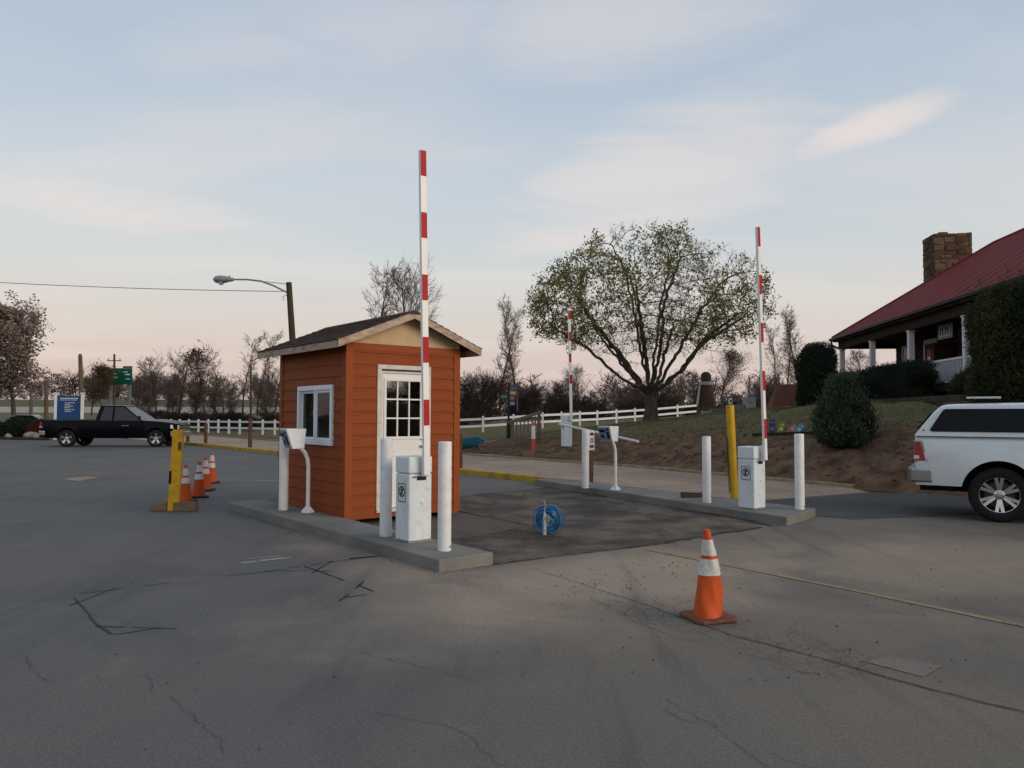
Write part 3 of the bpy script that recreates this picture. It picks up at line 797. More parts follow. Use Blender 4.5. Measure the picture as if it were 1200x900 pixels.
for sx in (-1, 1):
    e = RX + OVE
    xa, xb = RX, RX + sx * e
    za, zb = zroof(RX), ZR - PITCHR * OVE
    y0, y1 = -OVF, BL + OVB
    mb = MB().add([(xa, y0, za), (xb, y0, zb), (xb, y0, zb + .02), (xa, y0, za + .02), (xa, y1, za), (xb, y1, zb), (xb, y1, zb + .02), (xa, y1, za + .02)],
                  [(0, 1, 2, 3), (7, 6, 5, 4), (0, 4, 5, 1), (1, 5, 6, 2), (2, 6, 7, 3), (3, 7, 4, 0)])
    rf = mb.build('roof_slope', m_skid, booth)
    # shingle courses, each a row laid over the one below
    L_ = e * math.hypot(1, PITCHR); nC = 10
    ux, uz = sx / math.hypot(1, PITCHR), -PITCHR / math.hypot(1, PITCHR)
    nx, nz_ = -uz * sx * sx * (1 if sx > 0 else -1), 1 / math.hypot(1, PITCHR)
    nx = PITCHR / math.hypot(1, PITCHR) * sx
    for c in range(nC):
        mb = MB(); s0 = c * L_ / nC - .02; s1 = (c + 1) * L_ / nC + (.03 if c == nC - 1 else .012)
        nt = 11; ys = np.linspace(y0 - .02, y1 + .02, nt + 1)
        for k in range(nt):
            ya, yb = ys[k] + (.0 if c % 2 else .12) * (k > 0), ys[k + 1] + (.0 if c % 2 else .12) * (k < nt - 1)
            t0, t1 = .022, .022 + random.uniform(.009, .015)
            P4 = []
            for yy in (ya + .003, yb - .003):
                for ss, tt in ((s0, t0), (s1, t0), (s1, t1 + .006), (s0, t0 + .004)):
                    P4.append((xa + ux * max(ss, 0) + nx * tt, yy, za + uz * max(ss, 0) + nz_ * tt))
            mb.add(P4, [(0, 1, 2, 3), (7, 6, 5, 4), (0, 4, 5, 1), (1, 5, 6, 2), (2, 6, 7, 3), (3, 7, 4, 0)])
        mb.build('shingle_course', m_shing, rf)
    # eave fascia and rake boards
    MB().b2((min(xb, xb + sx * .022), y0 + .022, zb - .095), (max(xb, xb + sx * .022), y1, zb + .012)).build('fascia', m_fascia, booth, bevel=.003)
    for yy in (y0, y1):
        d = -.022 if yy < 0 else .022
        ya, yb = sorted((yy, yy + d))
        MB().add([(xa, ya, za - .085), (xb + sx * .022, ya, zb - .095), (xb + sx * .022, ya, zb + .012), (xa, ya, za + .018), (xa, yb, za - .085), (xb + sx * .022, yb, zb - .095), (xb + sx * .022, yb, zb + .012), (xa, yb, za + .018)],
                 [(0, 1, 2, 3), (7, 6, 5, 4), (0, 4, 5, 1), (1, 5, 6, 2), (2, 6, 7, 3), (3, 7, 4, 0)]).build('rake_board', m_fascia, booth)
MB().add([(RX - .14, -OVF - .03, zroof(RX) - .02), (RX, -OVF - .03, zroof(RX) + .045), (RX + .14, -OVF - .03, zroof(RX) - .02), (RX - .14, BL + OVB + .03, zroof(RX) - .02), (RX, BL + OVB + .03, zroof(RX) + .045), (RX + .14, BL + OVB + .03, zroof(RX) - .02)],
         [(0, 1, 2), (5, 4, 3), (0, 3, 4, 1), (1, 4, 5, 2), (2, 5, 3, 0)]).build('ridge_cap', m_shing, booth)

# window on the left wall (local y axis along the wall)
wf = MB()
wy0, wy1, wz0, wz1 = .375, 1.622, 1.135, 2.045
for a, b_, c, d in ((wy0, wy1, wz1 - .075, wz1), (wy0, wy1, wz0, wz0 + .075), (wy0, wy0 + .075, wz0 + .075, wz1 - .075), (wy1 - .075, wy1, wz0 + .075, wz1 - .075)):
    wf.b2((-.05, a, c), (.06, b_, d))
win = wf.build('window', m_vinyl, booth, bevel=.006)
ym = (wy0 + wy1) / 2
MB().b2((-.038, ym - .028, wz0 + .076), (.03, ym + .028, wz1 - .076)).build('meeting_stile', m_vinyl, win, bevel=.004)
for y0, y1, xo in ((wy0 + .076, ym - .029, -.012), (ym + .029, wy1 - .076, .014)):
    mb = MB()
    for a, b_, c, d in ((y0, y1, wz1 - .115, wz1 - .077), (y0, y1, wz0 + .077, wz0 + .115), (y0, y0 + .038, wz0 + .115, wz1 - .115), (y1 - .038, y1, wz0 + .115, wz1 - .115)):
        mb.b2((xo - .012, a, c), (xo + .014, b_, d))
    mb.build('sash', m_vinyl, win, bevel=.003)
    MB().b2((xo - .003, y0 + .03, wz0 + .106), (xo + .003, y1 - .03, wz1 - .106)).build('pane', m_glass, win)
# counter and monitor-like clutter inside, seen through the glass
MB().b2((T + .01, .2, .90), (T + .45, BL - .3, .94)).build('counter', M('pale counter', (.42, .40, .37), .5), booth, bevel=.004)
MB().b2((T + .18, .42, .941), (T + .40, .68, 1.24)).build('orange_box', M('orange cardboard', (.42, .20, .04), .7), booth, bevel=.01)

# door
tr = MB()
tr.b2((.485, -.034, .166), (.552, .0, 2.28)); tr.b2((1.353, -.034, .166), (1.42, .0, 2.28)); tr.b2((.485, -.036, 2.281), (1.42, .0, 2.347)); tr.b2((.485, -.05, .155), (1.42, .02, .20))
tr.build('door_trim', m_wtrim, booth, bevel=.004)
jb = MB(); jb.b2((.553, -.006, .20), (.585, T, 2.255)); jb.b2((1.318, -.006, .20), (1.35, T, 2.255)); jb.b2((.585, -.006, 2.225), (1.318, T, 2.255))
jb.build('door_jamb', m_wtrim, booth)
dx0, dx1, dz0, dz1 = .59, 1.313, .21, 2.22
gx0, gx1, gz0, gz1 = .645, 1.258, 1.26, 2.12
dm = MB()
dm.b2((dx0, .012, dz0), (gx0, .052, dz1)); dm.b2((gx1, .012, dz0), (dx1, .052, dz1)); dm.b2((gx0, .012, dz0), (gx1, .052, gz0)); dm.b2((gx0, .012, gz1), (gx1, .052, dz1))
door = dm.build('door', m_whitep, booth)
lf = MB()
for a, b_, c, d in ((gx0 - .03, gx1 + .03, gz1 - .012, gz1 + .03), (gx0 - .03, gx1 + .03, gz0 - .03, gz0 + .012), (gx0 - .03, gx0 + .012, gz0 + .012, gz1 - .012), (gx1 - .012, gx1 + .03, gz0 + .012, gz1 - .012)):
    lf.b2((a, -.002, c), (b_, .0115, d))
lf.build('lite_frame', m_whitep, door, bevel=.004)
cw, chh = (gx1 - gx0) / 3, (gz1 - gz0) / 3
mu = MB()
for i in (1, 2):
    mu.b2((gx0 + cw * i - .011, .004, gz0 + .012), (gx0 + cw * i + .011, .030, gz1 - .012))
for j in (1, 2):
    for i in range(3):
        mu.b2((gx0 + cw * i + .0115, .005, gz0 + chh * j - .011), (gx0 + cw * (i + 1) - .0115, .029, gz0 + chh * j + .011))
mu.build('muntins', m_whitep, door)
for i in range(3):
    for j in range(3):
        MB().b2((gx0 + cw * i + .006, .019, gz0 + chh * j + .006), (gx0 + cw * (i + 1) - .006, .024, gz0 + chh * (j + 1) - .006)).build('pane', m_glass, door)
for x0, x1 in ((.655, .935), (.968, 1.248)):
    mb = MB()
    for a, b_, c, d in ((x0, x1, .975, 1.0), (x0, x1, .40, .425), (x0, x0 + .025, .425, .975), (x1 - .025, x1, .425, .975)):
        mb.b2((a, .004, c), (b_, .0115, d))
    mb.b2((x0 + .06, .005, .46), (x1 - .06, .0115, .94))
    mb.build('door_panel', m_whitep, door, bevel=.003)
MB().lathe([(.026, 0), (.026, -.008), (.012, -.012), (.012, -.035), (.026, -.042), (.028, -.055), (.018, -.066)], 16, (1.283, .011, 1.12), 'y').build('door_knob', m_metal, door, smooth=True)
MB().lathe([(.027, 0), (.025, -.012), (.012, -.018)], 16, (1.283, .011, 1.235), 'y').build('dead_bolt', m_metal, door, smooth=True)

# ================================================================== GATE EQUIPMENT
m_cab = M('white powder coat', (0.72, 0.78, 0.79), .38, var=.04, scale=2, dirt=(.45, .43, .38), dirt_amt=.5, dscale=9)
m_wpost = M('white post paint', (0.78, 0.78, 0.76), .45, var=.05, scale=4, dirt=(.38, .34, .29), dirt_amt=.4, dscale=7)
m_arm = M('white arm paint', (0.82, 0.81, 0.79), .4, var=.03)
m_red = M('red reflective tape', (0.43, 0.014, 0.016), .5, var=.12, scale=5)
m_signw = M('white sticker', (0.66, 0.66, 0.68), .5, var=.03)
m_signk = M('black print', (0.03, 0.03, 0.045), .5, var=.1)
m_bolt = M('zinc bolt', (0.35, 0.35, 0.36), .35, metal=.8, var=.2)

def bollard(a, b, h, label, z=IH, r=.073, lean=(0, 0)):
    t = thing('bollard', label, 'bollard', W(a, b, z), random.uniform(0, 6))
    t.rotation_euler.x, t.rotation_euler.y = lean
    MB().lathe([(r, 0), (r, h - .012), (r - .004, h - .003), (r - .012, h)], 28).build('sleeve', m_wpost, t, smooth=True, auto=50)
    MB().lathe([(.011, -.014), (.011, .004)], 8, (0, -r, .05), 'y').build('set_screw', m_bolt, t)
    mb = MB().tube([(r + .002, .03, .02), (r * .6, r * .82, .03), (.0, r + .004, .016), (-.03, r + .01, .02)], .003, 5)
    mb.build('scuff_wire', m_bolt, t)
    return t
bollard(-.40, -1.86, 1.18, 'white steel bollard between the booth door and the gate cabinet on the left island')
bollard(-.40, -3.13, 1.18, 'white bollard on the near tip of the left island')
bollard(-.37, 1.33, 1.13, 'white bollard by the card reader under the booth window')
bollard(5.88, 1.09, 1.18, 'white bollard beside the card reader on the right island')
bollard(5.70, -2.02, 1.12, 'white bollard in front of the leaning yellow pipe')
bollard(6.10, -3.50, 1.19, 'white bollard on the near tip of the right island')

def no_walk_sign(parent, x, z, w, h):
    """small notice on the left (−x) face: frame, ring, slash, walking figure, caption bars"""
    pl = MB().b2((x - .002, -w / 2, z - h / 2), (x, w / 2, z + h / 2)).build('notice', m_signw, parent)
    mb = MB(); X0, X1 = x - .0045, x - .0022
    fr = .008
    mb.b2((X0, -w / 2, z - h / 2), (X1, w / 2, z - h / 2 + fr)); mb.b2((X0, -w / 2, z + h / 2 - fr), (X1, w / 2, z + h / 2))
    mb.b2((X0, -w / 2, z - h / 2 + fr), (X1, -w / 2 + fr, z + h / 2 - fr)); mb.b2((X0, w / 2 - fr, z - h / 2 + fr), (X1, w / 2, z + h / 2 - fr))
    mb.build('notice_border', m_signk, pl)
    r_ = w * .38; c = z + h * .06
    mb = MB().lathe([(r_, -.0012), (r_, .0012), (r_ - .014, .0012), (r_ - .014, -.0012)], 28, (x - .0036, 0, c), 'x', close=True)
    mb.box((x - .0036, 0, c), (.0022, .013, r_ * 1.9), rx=R(45))
    mb.build('notice_ring', m_signk, pl)
    mb = MB()
    mb.lathe([(.013, -.001), (.013, .001)], 10, (x - .0036, .005, c + r_ * .55), 'x')
    for (y0, z0, y1, z1, wd_) in ((.004, .045, -.002, -.01, .022), (-.002, -.008, .022, -.05, .013), (-.002, -.008, -.022, -.052, .013), (.004, .035, .032, .005, .010), (.004, .035, -.026, .008, .010)):
        d = math.hypot(y1 - y0, z1 - z0); an = math.atan2(y1 - y0, z1 - z0)
        mb.box((x - .0036, (y0 + y1) / 2, c + (z0 + z1) / 2), (.0018, wd_, d), rx=-an)
    mb.build('notice_figure', m_signk, pl)

def gate(a, b, z, rz, H, arm_len, label, armlean, stripes, detail=True, aw=.082, armx=.065):
    """cabinet .34 x .30 with raised arm on its right front edge"""
    t = thing('barrier_gate', label, 'barrier gate', W(a, b, z), rz)
    w, d = .315, .30
    MB().b2((-w / 2 - .012, -d / 2 - .012, 0), (w / 2 + .012, d / 2 + .012, .012)).build('base_plate', m_bolt, t)
    MB().b2((-w / 2, -d / 2, .012), (w / 2, d / 2, H - .20)).build('cabinet', m_cab, t, bevel=.018, seg=3)
    MB().b2((-w / 2 - .004, -d / 2 - .004, H - .197), (w / 2 + .004, d / 2 + .004, H)).build('hood', m_cab, t, bevel=.02, seg=3)
    cabx = t
    if detail:
        MB().lathe([(.028, 0), (.028, -.006), (.02, -.010)], 16, (0.03, -d / 2, H - .53), 'y').build('lock_cover', m_cab, t, smooth=True)
        MB().b2((-.05, -d / 2 - .008, H - .275), (.075, -d / 2 - .001, H - .228)).build('slot', m_black, t, bevel=.004)
        MB().b2((-.11, -d / 2 - .004, H - .245), (-.055, -d / 2 - .001, H - .228)).build('maker_badge', M('teal print', (.02, .16, .17), .5), t)
    no_walk_sign(t, -w / 2, H - .42, .17, .215)
    # arm bracket and arm
    MB().lathe([(.03, 0), (.03, -.03)], 16, (.06, -d / 2 - .004, H - .12), 'y').build('drive_shaft', m_bolt, t)
    MB().box((armx, -d / 2 - .045, H - .10), (.075, .02, .26)).build('arm_bracket', m_cab, t, bevel=.008)
    for zz in (-.19, -.02): MB().lathe([(.008, 0), (.008, -.012)], 8, (armx + .015, -d / 2 - .056, H + zz), 'y').build('bolt', m_black, t)
    arm = MB().b2((-aw / 2, -.022, -.16), (aw / 2, .022, arm_len)).build('arm', m_arm, t, bevel=.004)
    arm.location = (armx, -d / 2 - .083, H - .05); arm.rotation_euler = (0, armlean, 0)
    for (s0, s1) in stripes:
        MB().b2((-aw / 2 + .002, -.0242, s0), (aw / 2 - .002, -.0222, s1)).build('red_stripe', m_red, arm)
    return t
st = []
k = 3.62
for i in range(5):
    st.append((k - .30, k)); k -= .727
gate(-.30, -2.33, IH, PHI, .985, 3.62, 'white barrier gate in front of the booth door with its long arm raised', R(-1.4), [(a, b_) for a, b_ in st], armx=.022)
st2 = []
k = 3.53
for i in range(5):
    st2.append((k - .31, k)); k -= .76
gate(5.62, -2.95, IH, PHI, .985, 3.53, 'white barrier gate beside the leaning yellow pipe with its arm raised', R(-2.4), st2, aw=.07, armx=.02)
c3 = G(664, 537)
a3, b3 = ab(c3.x, c3.y)
st3 = [(3.95 - .33 - i * .8, 3.95 - i * .8) for i in range(4)]
gate(a3, b3, hz(c3.x, c3.y) - .04, PHI - R(14), 1.17, 4.05, 'far white barrier gate on the dirt bank beyond the concrete lane with its arm raised', R(-1.4), st3, detail=False, aw=.10)

m_reader = M('grey blue reader face', (0.26, 0.31, 0.36), .4, var=.06)
m_screen = M('dark screen glass', (0.012, 0.014, 0.016), .12, var=.1)
m_bluep = M('blue key', (0.04, 0.17, 0.36), .4)
def reader(a, b, rz, label, h=1.16):
    """gooseneck card reader: foot, curved pole, wedge head looking to −x side of its frame"""
    t = thing('card_reader', label, 'card reader', W(a, b, IH), rz)
    mb = MB().lathe([(.10, 0), (.10, .012), (.06, .02), (.034, .05), (.03, .09)], 8)
    for k in range(4):
        an = PI / 4 + k * PI / 2
        mb.add([(math.cos(an) * .03 - math.sin(an) * .004, math.sin(an) * .03 + math.cos(an) * .004, .10), (math.cos(an) * .11 - math.sin(an) * .004, math.sin(an) * .11 + math.cos(an) * .004, .012),
                (math.cos(an) * .03 - math.sin(an) * .004, math.sin(an) * .03 + math.cos(an) * .004, .012), (math.cos(an) * .03 + math.sin(an) * .004, math.sin(an) * .03 - math.cos(an) * .004, .10),
                (math.cos(an) * .11 + math.sin(an) * .004, math.sin(an) * .11 - math.cos(an) * .004, .012), (math.cos(an) * .03 + math.sin(an) * .004, math.sin(an) * .03 - math.cos(an) * .004, .012)],
               [(0, 1, 2), (5, 4, 3), (0, 3, 4, 1), (1, 4, 5, 2)])
    mb.build('foot', m_wpost, t)
    pts = [(0, 0, .02), (0, 0, .45), (0, 0, .68), (-.015, 0, .80), (-.06, 0, .90), (-.13, 0, .97), (-.20, 0, .99)]
    MB().tube(pts, .031, 14).build('pole', m_wpost, t, smooth=True, auto=60)
    # head: wedge, deeper at the top
    zt, zb = h + .10, h - .20
    hd = MB().xprism([(-.40, zt), (-.09, zt), (-.12, zb), (-.30, zb)], -.15, .15).build('head', m_cab, t, bevel=.012)
    # face plate on the sloped front
    an = math.atan2(.10, .30)
    fp = MB().box((0, 0, 0), (.012, .27, .27)).build('face_plate', m_reader, t, bevel=.004)
    fp.location = (-.356, 0, (zt + zb) / 2); fp.rotation_euler = (0, -an, 0)
    for nm, c, s_, mt in (('screen', (-.009, .05, .065), (.008, .13, .06), m_screen), ('keypad', (-.009, .055, -.045), (.008, .10, .09), m_bluep), ('card_slot', (-.010, -.08, -.02), (.012, .05, .14), m_black),
                          ('camera_lens', (-.009, -.085, .095), (.008, .04, .04), m_black)):
        MB().box(c, s_).build(nm, mt, fp, bevel=.003)
    MB().box((-.011, .055, -.045), (.006, .05, .05)).build('key_label', m_black, fp)
    return t
reader(-.20, .82, PHI - R(4), 'white gooseneck card reader standing beside the booth window')
reader(6.09, .46, PHI + R(8), 'white gooseneck card reader on the right island')

# yellow leaning pipe with chain, wood scraps
m_ypipe = M('yellow pipe paint', (0.60, 0.36, 0.022), .45, var=.1, scale=3, dirt=(.30, .19, .04), dirt_amt=.5, dscale=6)
m_chain = M('rusty chain', (0.035, 0.026, 0.022), .7, metal=.4, var=.4)
t = thing('leaning_pipe', 'tall yellow steel pipe leaning beside the right gate cabinet', 'pipe', G(861, 583.5, IH))
b0 = Vector((0, 0, 0)); top = P(855.3, 475, t.location.y - .05) - Vector(t.location)
MB().tube([b0, b0.lerp(top, .5), top], .072, 22).build('pipe', m_ypipe, t, smooth=True, auto=50)
ax = top.normalized()
mb = MB()
for k in range(22):
    c = ax * (.12 + k * .045) + Vector((-.085, -.01, 0))
    rr = [(c + Vector((0.0 if k % 2 else .018 * math.cos(u_), .018 * math.cos(u_) if k % 2 else 0.0, .028 * math.sin(u_)))) for u_ in np.linspace(0, 2 * PI, 9)]
    mb.tube(rr, .005, 5, cap=False)
mb.build('chain', m_chain, t)
for i, (aa, bb, L_, an, lb) in enumerate(((6.25, -1.38, .62, 15, 'dark rotten timber scrap nearest the white bollard'), (6.42, -1.2, .5, -20, 'dark timber scrap lying behind the bollard on the right island'), (6.6, -1.25, .45, 60, 'short dark timber scrap at the foot of the yellow pipe'))):
    o = MB().add(*([(-L_ / 2, -.05, 0), (L_ / 2, -.04, 0), (L_ / 2 - .04, .05, 0), (-L_ / 2 + .02, .045, 0), (-L_ / 2 + .01, -.04, .055), (L_ / 2 - .02, -.03, .045), (L_ / 2 - .05, .04, .05), (-L_ / 2 + .03, .035, .06)],
                     [(3, 2, 1, 0), (4, 5, 6, 7), (0, 1, 5, 4), (1, 2, 6, 5), (2, 3, 7, 6), (3, 0, 4, 7)])).build('timber_scrap', m_skid, bevel=.008)
    o.location = W(aa, bb, IH + .001); o.rotation_euler = (0, 0, R(an)); tag(o, lb, 'timber', 'timber scraps by the yellow pipe')
# white pole lying across the top of a brown post
m_bpost = M('brown post paint', (0.115, 0.056, 0.036), .75, var=.2, scale=5, dirt=(.08, .04, .025), dirt_amt=.5)
bp_ = G(691, 566, .1)
def post(name, loc, w, h, mat, label, cat, rz=PHI, group=None, cap=True):
    t = thing(name, label, cat, loc, rz, group)
    MB().b2((-w / 2, -w / 2, 0), (w / 2, w / 2, h)).build('shaft', mat, t, bevel=.008)
    if cap: MB().add([(-w / 2, -w / 2, h), (w / 2, -w / 2, h), (w / 2, w / 2, h), (-w / 2, w / 2, h), (0, 0, h + w * .25)], [(3, 2, 1, 0), (0, 1, 4), (1, 2, 4), (2, 3, 4), (3, 0, 4)]).build('top', mat, t)
    return t
hp = (566 - 517) * bp_.y / 900
pt = post('sign_post', (bp_.x, bp_.y, 0.0), .12, hp + .1, m_bpost, 'brown wooden post with a small notice behind the right-island bollard', 'sign post', cap=False)
sg = MB().b2((-.085, -.066, hp - .24), (.085, -.062, hp + .12)).build('notice', m_signw, pt)
for zz, hh in ((hp + .06, .05), (hp - .17, .05)): MB().b2((-.06, -.069, zz - hh / 2), (.06, -.0665, zz + hh / 2)).build('print', m_signk, sg)
MB().lathe([(.045, -.001), (.045, .001), (.025, .001), (.025, -.001)], 16, (0, -.068, hp - .06), 'y', close=True).build('print', m_signk, sg)
w0, w1 = P(655.5, 497, bp_.y + .8), P(748, 517.5, bp_.y - .75)
m_tube = M('white tube', (0.68, 0.67, 0.64), .4, var=.05)
o = MB().tube([w0, w0.lerp(w1, .5), w1], .028, 10).build('white_pole', m_tube, smooth=True, auto=60)
tag(o, 'thin white pole lying sloped across the brown sign post', 'pole')
pt.children[0].scale.z = ((w0.lerp(w1, .385).z - .026) / (hp + .1))

# ------------------------------------------------------------------ cones
m_cone = M('orange cone plastic', (0.58, 0.088, 0.018), .55, var=.15, scale=4, dirt=(.25, .055, .025), dirt_amt=.75, dscale=8)
m_cone2 = M('faded orange cone plastic', (0.50, 0.075, 0.022), .6, var=.15, scale=4, dirt=(.22, .05, .03), dirt_amt=.6, dscale=5)
m_refl = M('silver reflective collar', (0.60, 0.585, 0.55), .4, var=.08, scale=9, dirt=(.26, .23, .18), dirt_amt=.8, dscale=9)
m_cbase = M('scuffed cone base', (0.20, 0.075, 0.045), .85, var=.3, scale=9, dirt=(.07, .055, .045), dirt_amt=.8)
m_cbaseb = M('black cone base', (0.02, 0.02, 0.02), .8, var=.3)
def cone(loc, label, h=.70, rz=0.0, tilt=(0, 0), mc=None, mbase=None, group=None, dent=0.0, r0=.122, sq=.18, bands=((.48, .64), (.70, .90))):
    mc = mc or m_cone
    t = thing('traffic_cone', label, 'traffic cone', loc, rz, group); t.rotation_euler = (tilt[0], tilt[1], rz)
    MB().prism([(-sq, -sq + .04), (-sq + .04, -sq), (sq - .04, -sq), (sq, -sq + .04), (sq, sq - .04), (sq - .04, sq), (-sq + .04, sq), (-sq, sq - .04)], .004, .034).build('base', mbase or m_cbaseb, t, bevel=.01)
    rad = lambda f: r0 + (.026 - r0) * f
    def shell(f0, f1, off, mat, nm, seg):
        V, F_ = [], []; n_ = 28
        for i in range(seg + 1):
            f = f0 + (f1 - f0) * i / seg
            for j in range(n_):
                an = 2 * PI * j / n_
                rr = rad(f) + off + dent * .02 * (math.sin(an * 2 + f * 5) + .6 * math.sin(an * 5 + 11 * f) * math.sin(7 * f)) * (1 - f)
                V.append((rr * math.cos(an) + dent * .02 * math.sin(f * 3), rr * math.sin(an), .034 + f * (h - .034)))
        for i in range(seg):
            for j in range(n_):
                a_, b_ = i * n_ + j, i * n_ + (j + 1) % n_
                F_.append((a_, b_, b_ + n_, a_ + n_))
        if nm == 'body': F_.append(tuple(seg * n_ + j for j in range(n_)))
        return MB().add(V, F_).build(nm, mat, t, smooth=True, auto=60)
    shell(0, 1, 0, mc, 'body', 24)
    for f0, f1 in bands: shell(f0, f1, .0035, m_refl, 'reflective_collar', 8)
    return t
cone(G(830, 725) + Vector((0, 0, 0)), 'dented orange traffic cone with crumpled silver collars alone on the pavement', .70, R(17), (0, R(-1)), m_cone, m_cbase, dent=.85, bands=((.47, .66), (.70, .885)))
cs = 'traffic cones in a row behind the yellow post'
cone(G(217, 588.5), 'bright orange traffic cone nearest the yellow post', .68, R(10), group=cs)
cone(G(232, 583), 'faded grimy traffic cone, second from the yellow post', .69, R(30), (0, R(1)), m_cone2, group=cs, dent=.3)
cone(G(240.5, 575), 'traffic cone with a torn white collar, third from the yellow post', .70, R(5), group=cs, dent=.2)
cone(G(248, 566), 'farthest traffic cone of the row by the yellow post', .71, R(22), (R(1), 0), group=cs)
# yellow post on timber blocks
m_ywood = M('yellow painted timber', (0.50, 0.30, 0.015), .65, var=.12, scale=5, dirt=(.22, .12, .03), dirt_amt=.7, dscale=7)
m_oldwood = M('grey brown timber', (0.165, 0.115, 0.08), .9, var=.25, scale=4, bump=.4, bscale=30, warp=(1, 6, 6))
yl = G(203, 599)
t = thing('yellow_post', 'square yellow wooden post standing in timber blocks', 'post', yl, R(6))
sh = MB().b2((-.085, -.045, 0), (.085, .045, 1.34)).build('post', m_ywood, t, bevel=.01); sh.rotation_euler = (R(-1), R(2.2), 0)
MB().b2((.02, -.0475, 1.0), (.08, -.046, 1.14)).build('bare_patch', m_bpost, sh); MB().b2((-.089, -.05, .45), (-.05, .0, .66)).build('bracket', m_black, sh)
MB().box((-.19, .06, .07), (.34, .14, .14), rz=R(3)).build('block', m_oldwood, t, bevel=.012)
MB().box((.20, .0, .075), (.36, .15, .15), rz=R(-5)).build('block', m_oldwood, t, bevel=.012)
# hose
hl = G(638, 627)
m_hose = M('blue hose plastic', (0.018, 0.175, 0.42), .35, var=.25, scale=5)
m_stub = M('white pipe stub', (0.45, 0.43, 0.40), .6, var=.3, scale=20, dirt=(.15, .13, .11), dirt_amt=.8, dscale=20)
t = thing('hose_stub', 'short white pipe stub with wire standing in the lane', 'pipe', hl)
MB().tube([(0, 0, 0), (.002, 0, .18), (0, .005, .30)], [.026, .02, .016], 12).build('stub', m_stub, t, smooth=True, auto=60)
MB().tube([(0, .005, .30), (.01, 0, .40), (-.005, .004, .47), (-.03, .004, .45)], .006, 6).build('wire', m_stub, t)
t = thing('hose_coil', 'coil of bright blue hose hung on the pipe stub', 'hose', (hl.x + .01, hl.y + .01, 0), R(-8))
mb = MB(); rh = random.Random(4)
for k in range(22):
    rr = rh.uniform(.075, .178); cx, cz = rh.gauss(0.012, .015), .012 + .19 + rh.gauss(0, .004); yy = rh.uniform(.035, .085); tw = rh.uniform(-.25, .25)
    cz = max(cz, rr * 1.06 + .012)
    pts = []
    for u_ in np.linspace(0, 2 * PI, 26):
        pts.append((cx + rr * math.cos(u_) * .95, yy + tw * rr * math.cos(u_) * .5 + .03 * (1 - math.sin(u_)), cz + rr * math.sin(u_) * 1.06))
    mb.tube(pts, .0085, 6, cap=False)
for k in range(5):
    a0 = rh.uniform(-1.4, .2); rr = rh.uniform(.19, .235)
    pts = [(.02 + rr * math.cos(u_), .06 + k * .012, .205 + .19 * math.sin(u_) - .0) for u_ in np.linspace(-1.45, 1.4, 14)]
    mb.tube(pts, .0085, 6)
mb.build('hose', m_hose, t, smooth=True)
mb = MB()
for k in range(4):
    rr = rh.uniform(.04, .10); ox, oz = rh.gauss(.02, .02), rh.gauss(0, .02)
    mb.tube([(rh.gauss(0, .004) + ox + rr * math.cos(u_) * .8, .0 - k * .004 + .03 * math.cos(u_ + k), .20 + oz + rr * math.sin(u_)) for u_ in np.linspace(0, 2 * PI, 16)], .0045, 5, cap=False)
mb.build('pale_cable', M('pale cyan cable', (.22, .33, .36), .5), t, smooth=True)

# ================================================================== PICKUP TRUCKS
m_tyre = M('tyre rubber', (0.018, 0.018, 0.019), .85, var=.25, scale=12, bump=.2, bscale=40)
m_chrome = M('polished alloy', (0.62, 0.62, 0.63), .22, metal=.95, var=.08)
m_alloy = M('grey alloy', (0.34, 0.35, 0.36), .3, metal=.85, var=.1)
m_under = M('black underbody', (0.012, 0.012, 0.012), .9, var=.3)
m_carglass = M('tinted car glass', (0.006, 0.008, 0.012), .08, var=.1, spec=.12)
m_tail = M('red tail lamp', (0.33, 0.012, 0.012), .15, var=.1, coat=.6)
m_lampw = M('clear lamp', (0.62, 0.60, 0.55), .12, var=.05, coat=.8)
m_blackpaint = M('black car paint', (0.003, 0.003, 0.005), .24, var=.1, coat=.0, spec=.13)
m_whitepaint = M('white car paint', (0.64, 0.69, 0.705), .30, var=.02, coat=.9, dirt=(.44, .43, .40), dirt_amt=.35, dscale=3)
m_dkrot = M('dark brake steel', (0.05, 0.05, 0.05), .5, metal=.5)
m_seat = M('dark seat cloth', (0.02, 0.02, 0.022), .9)

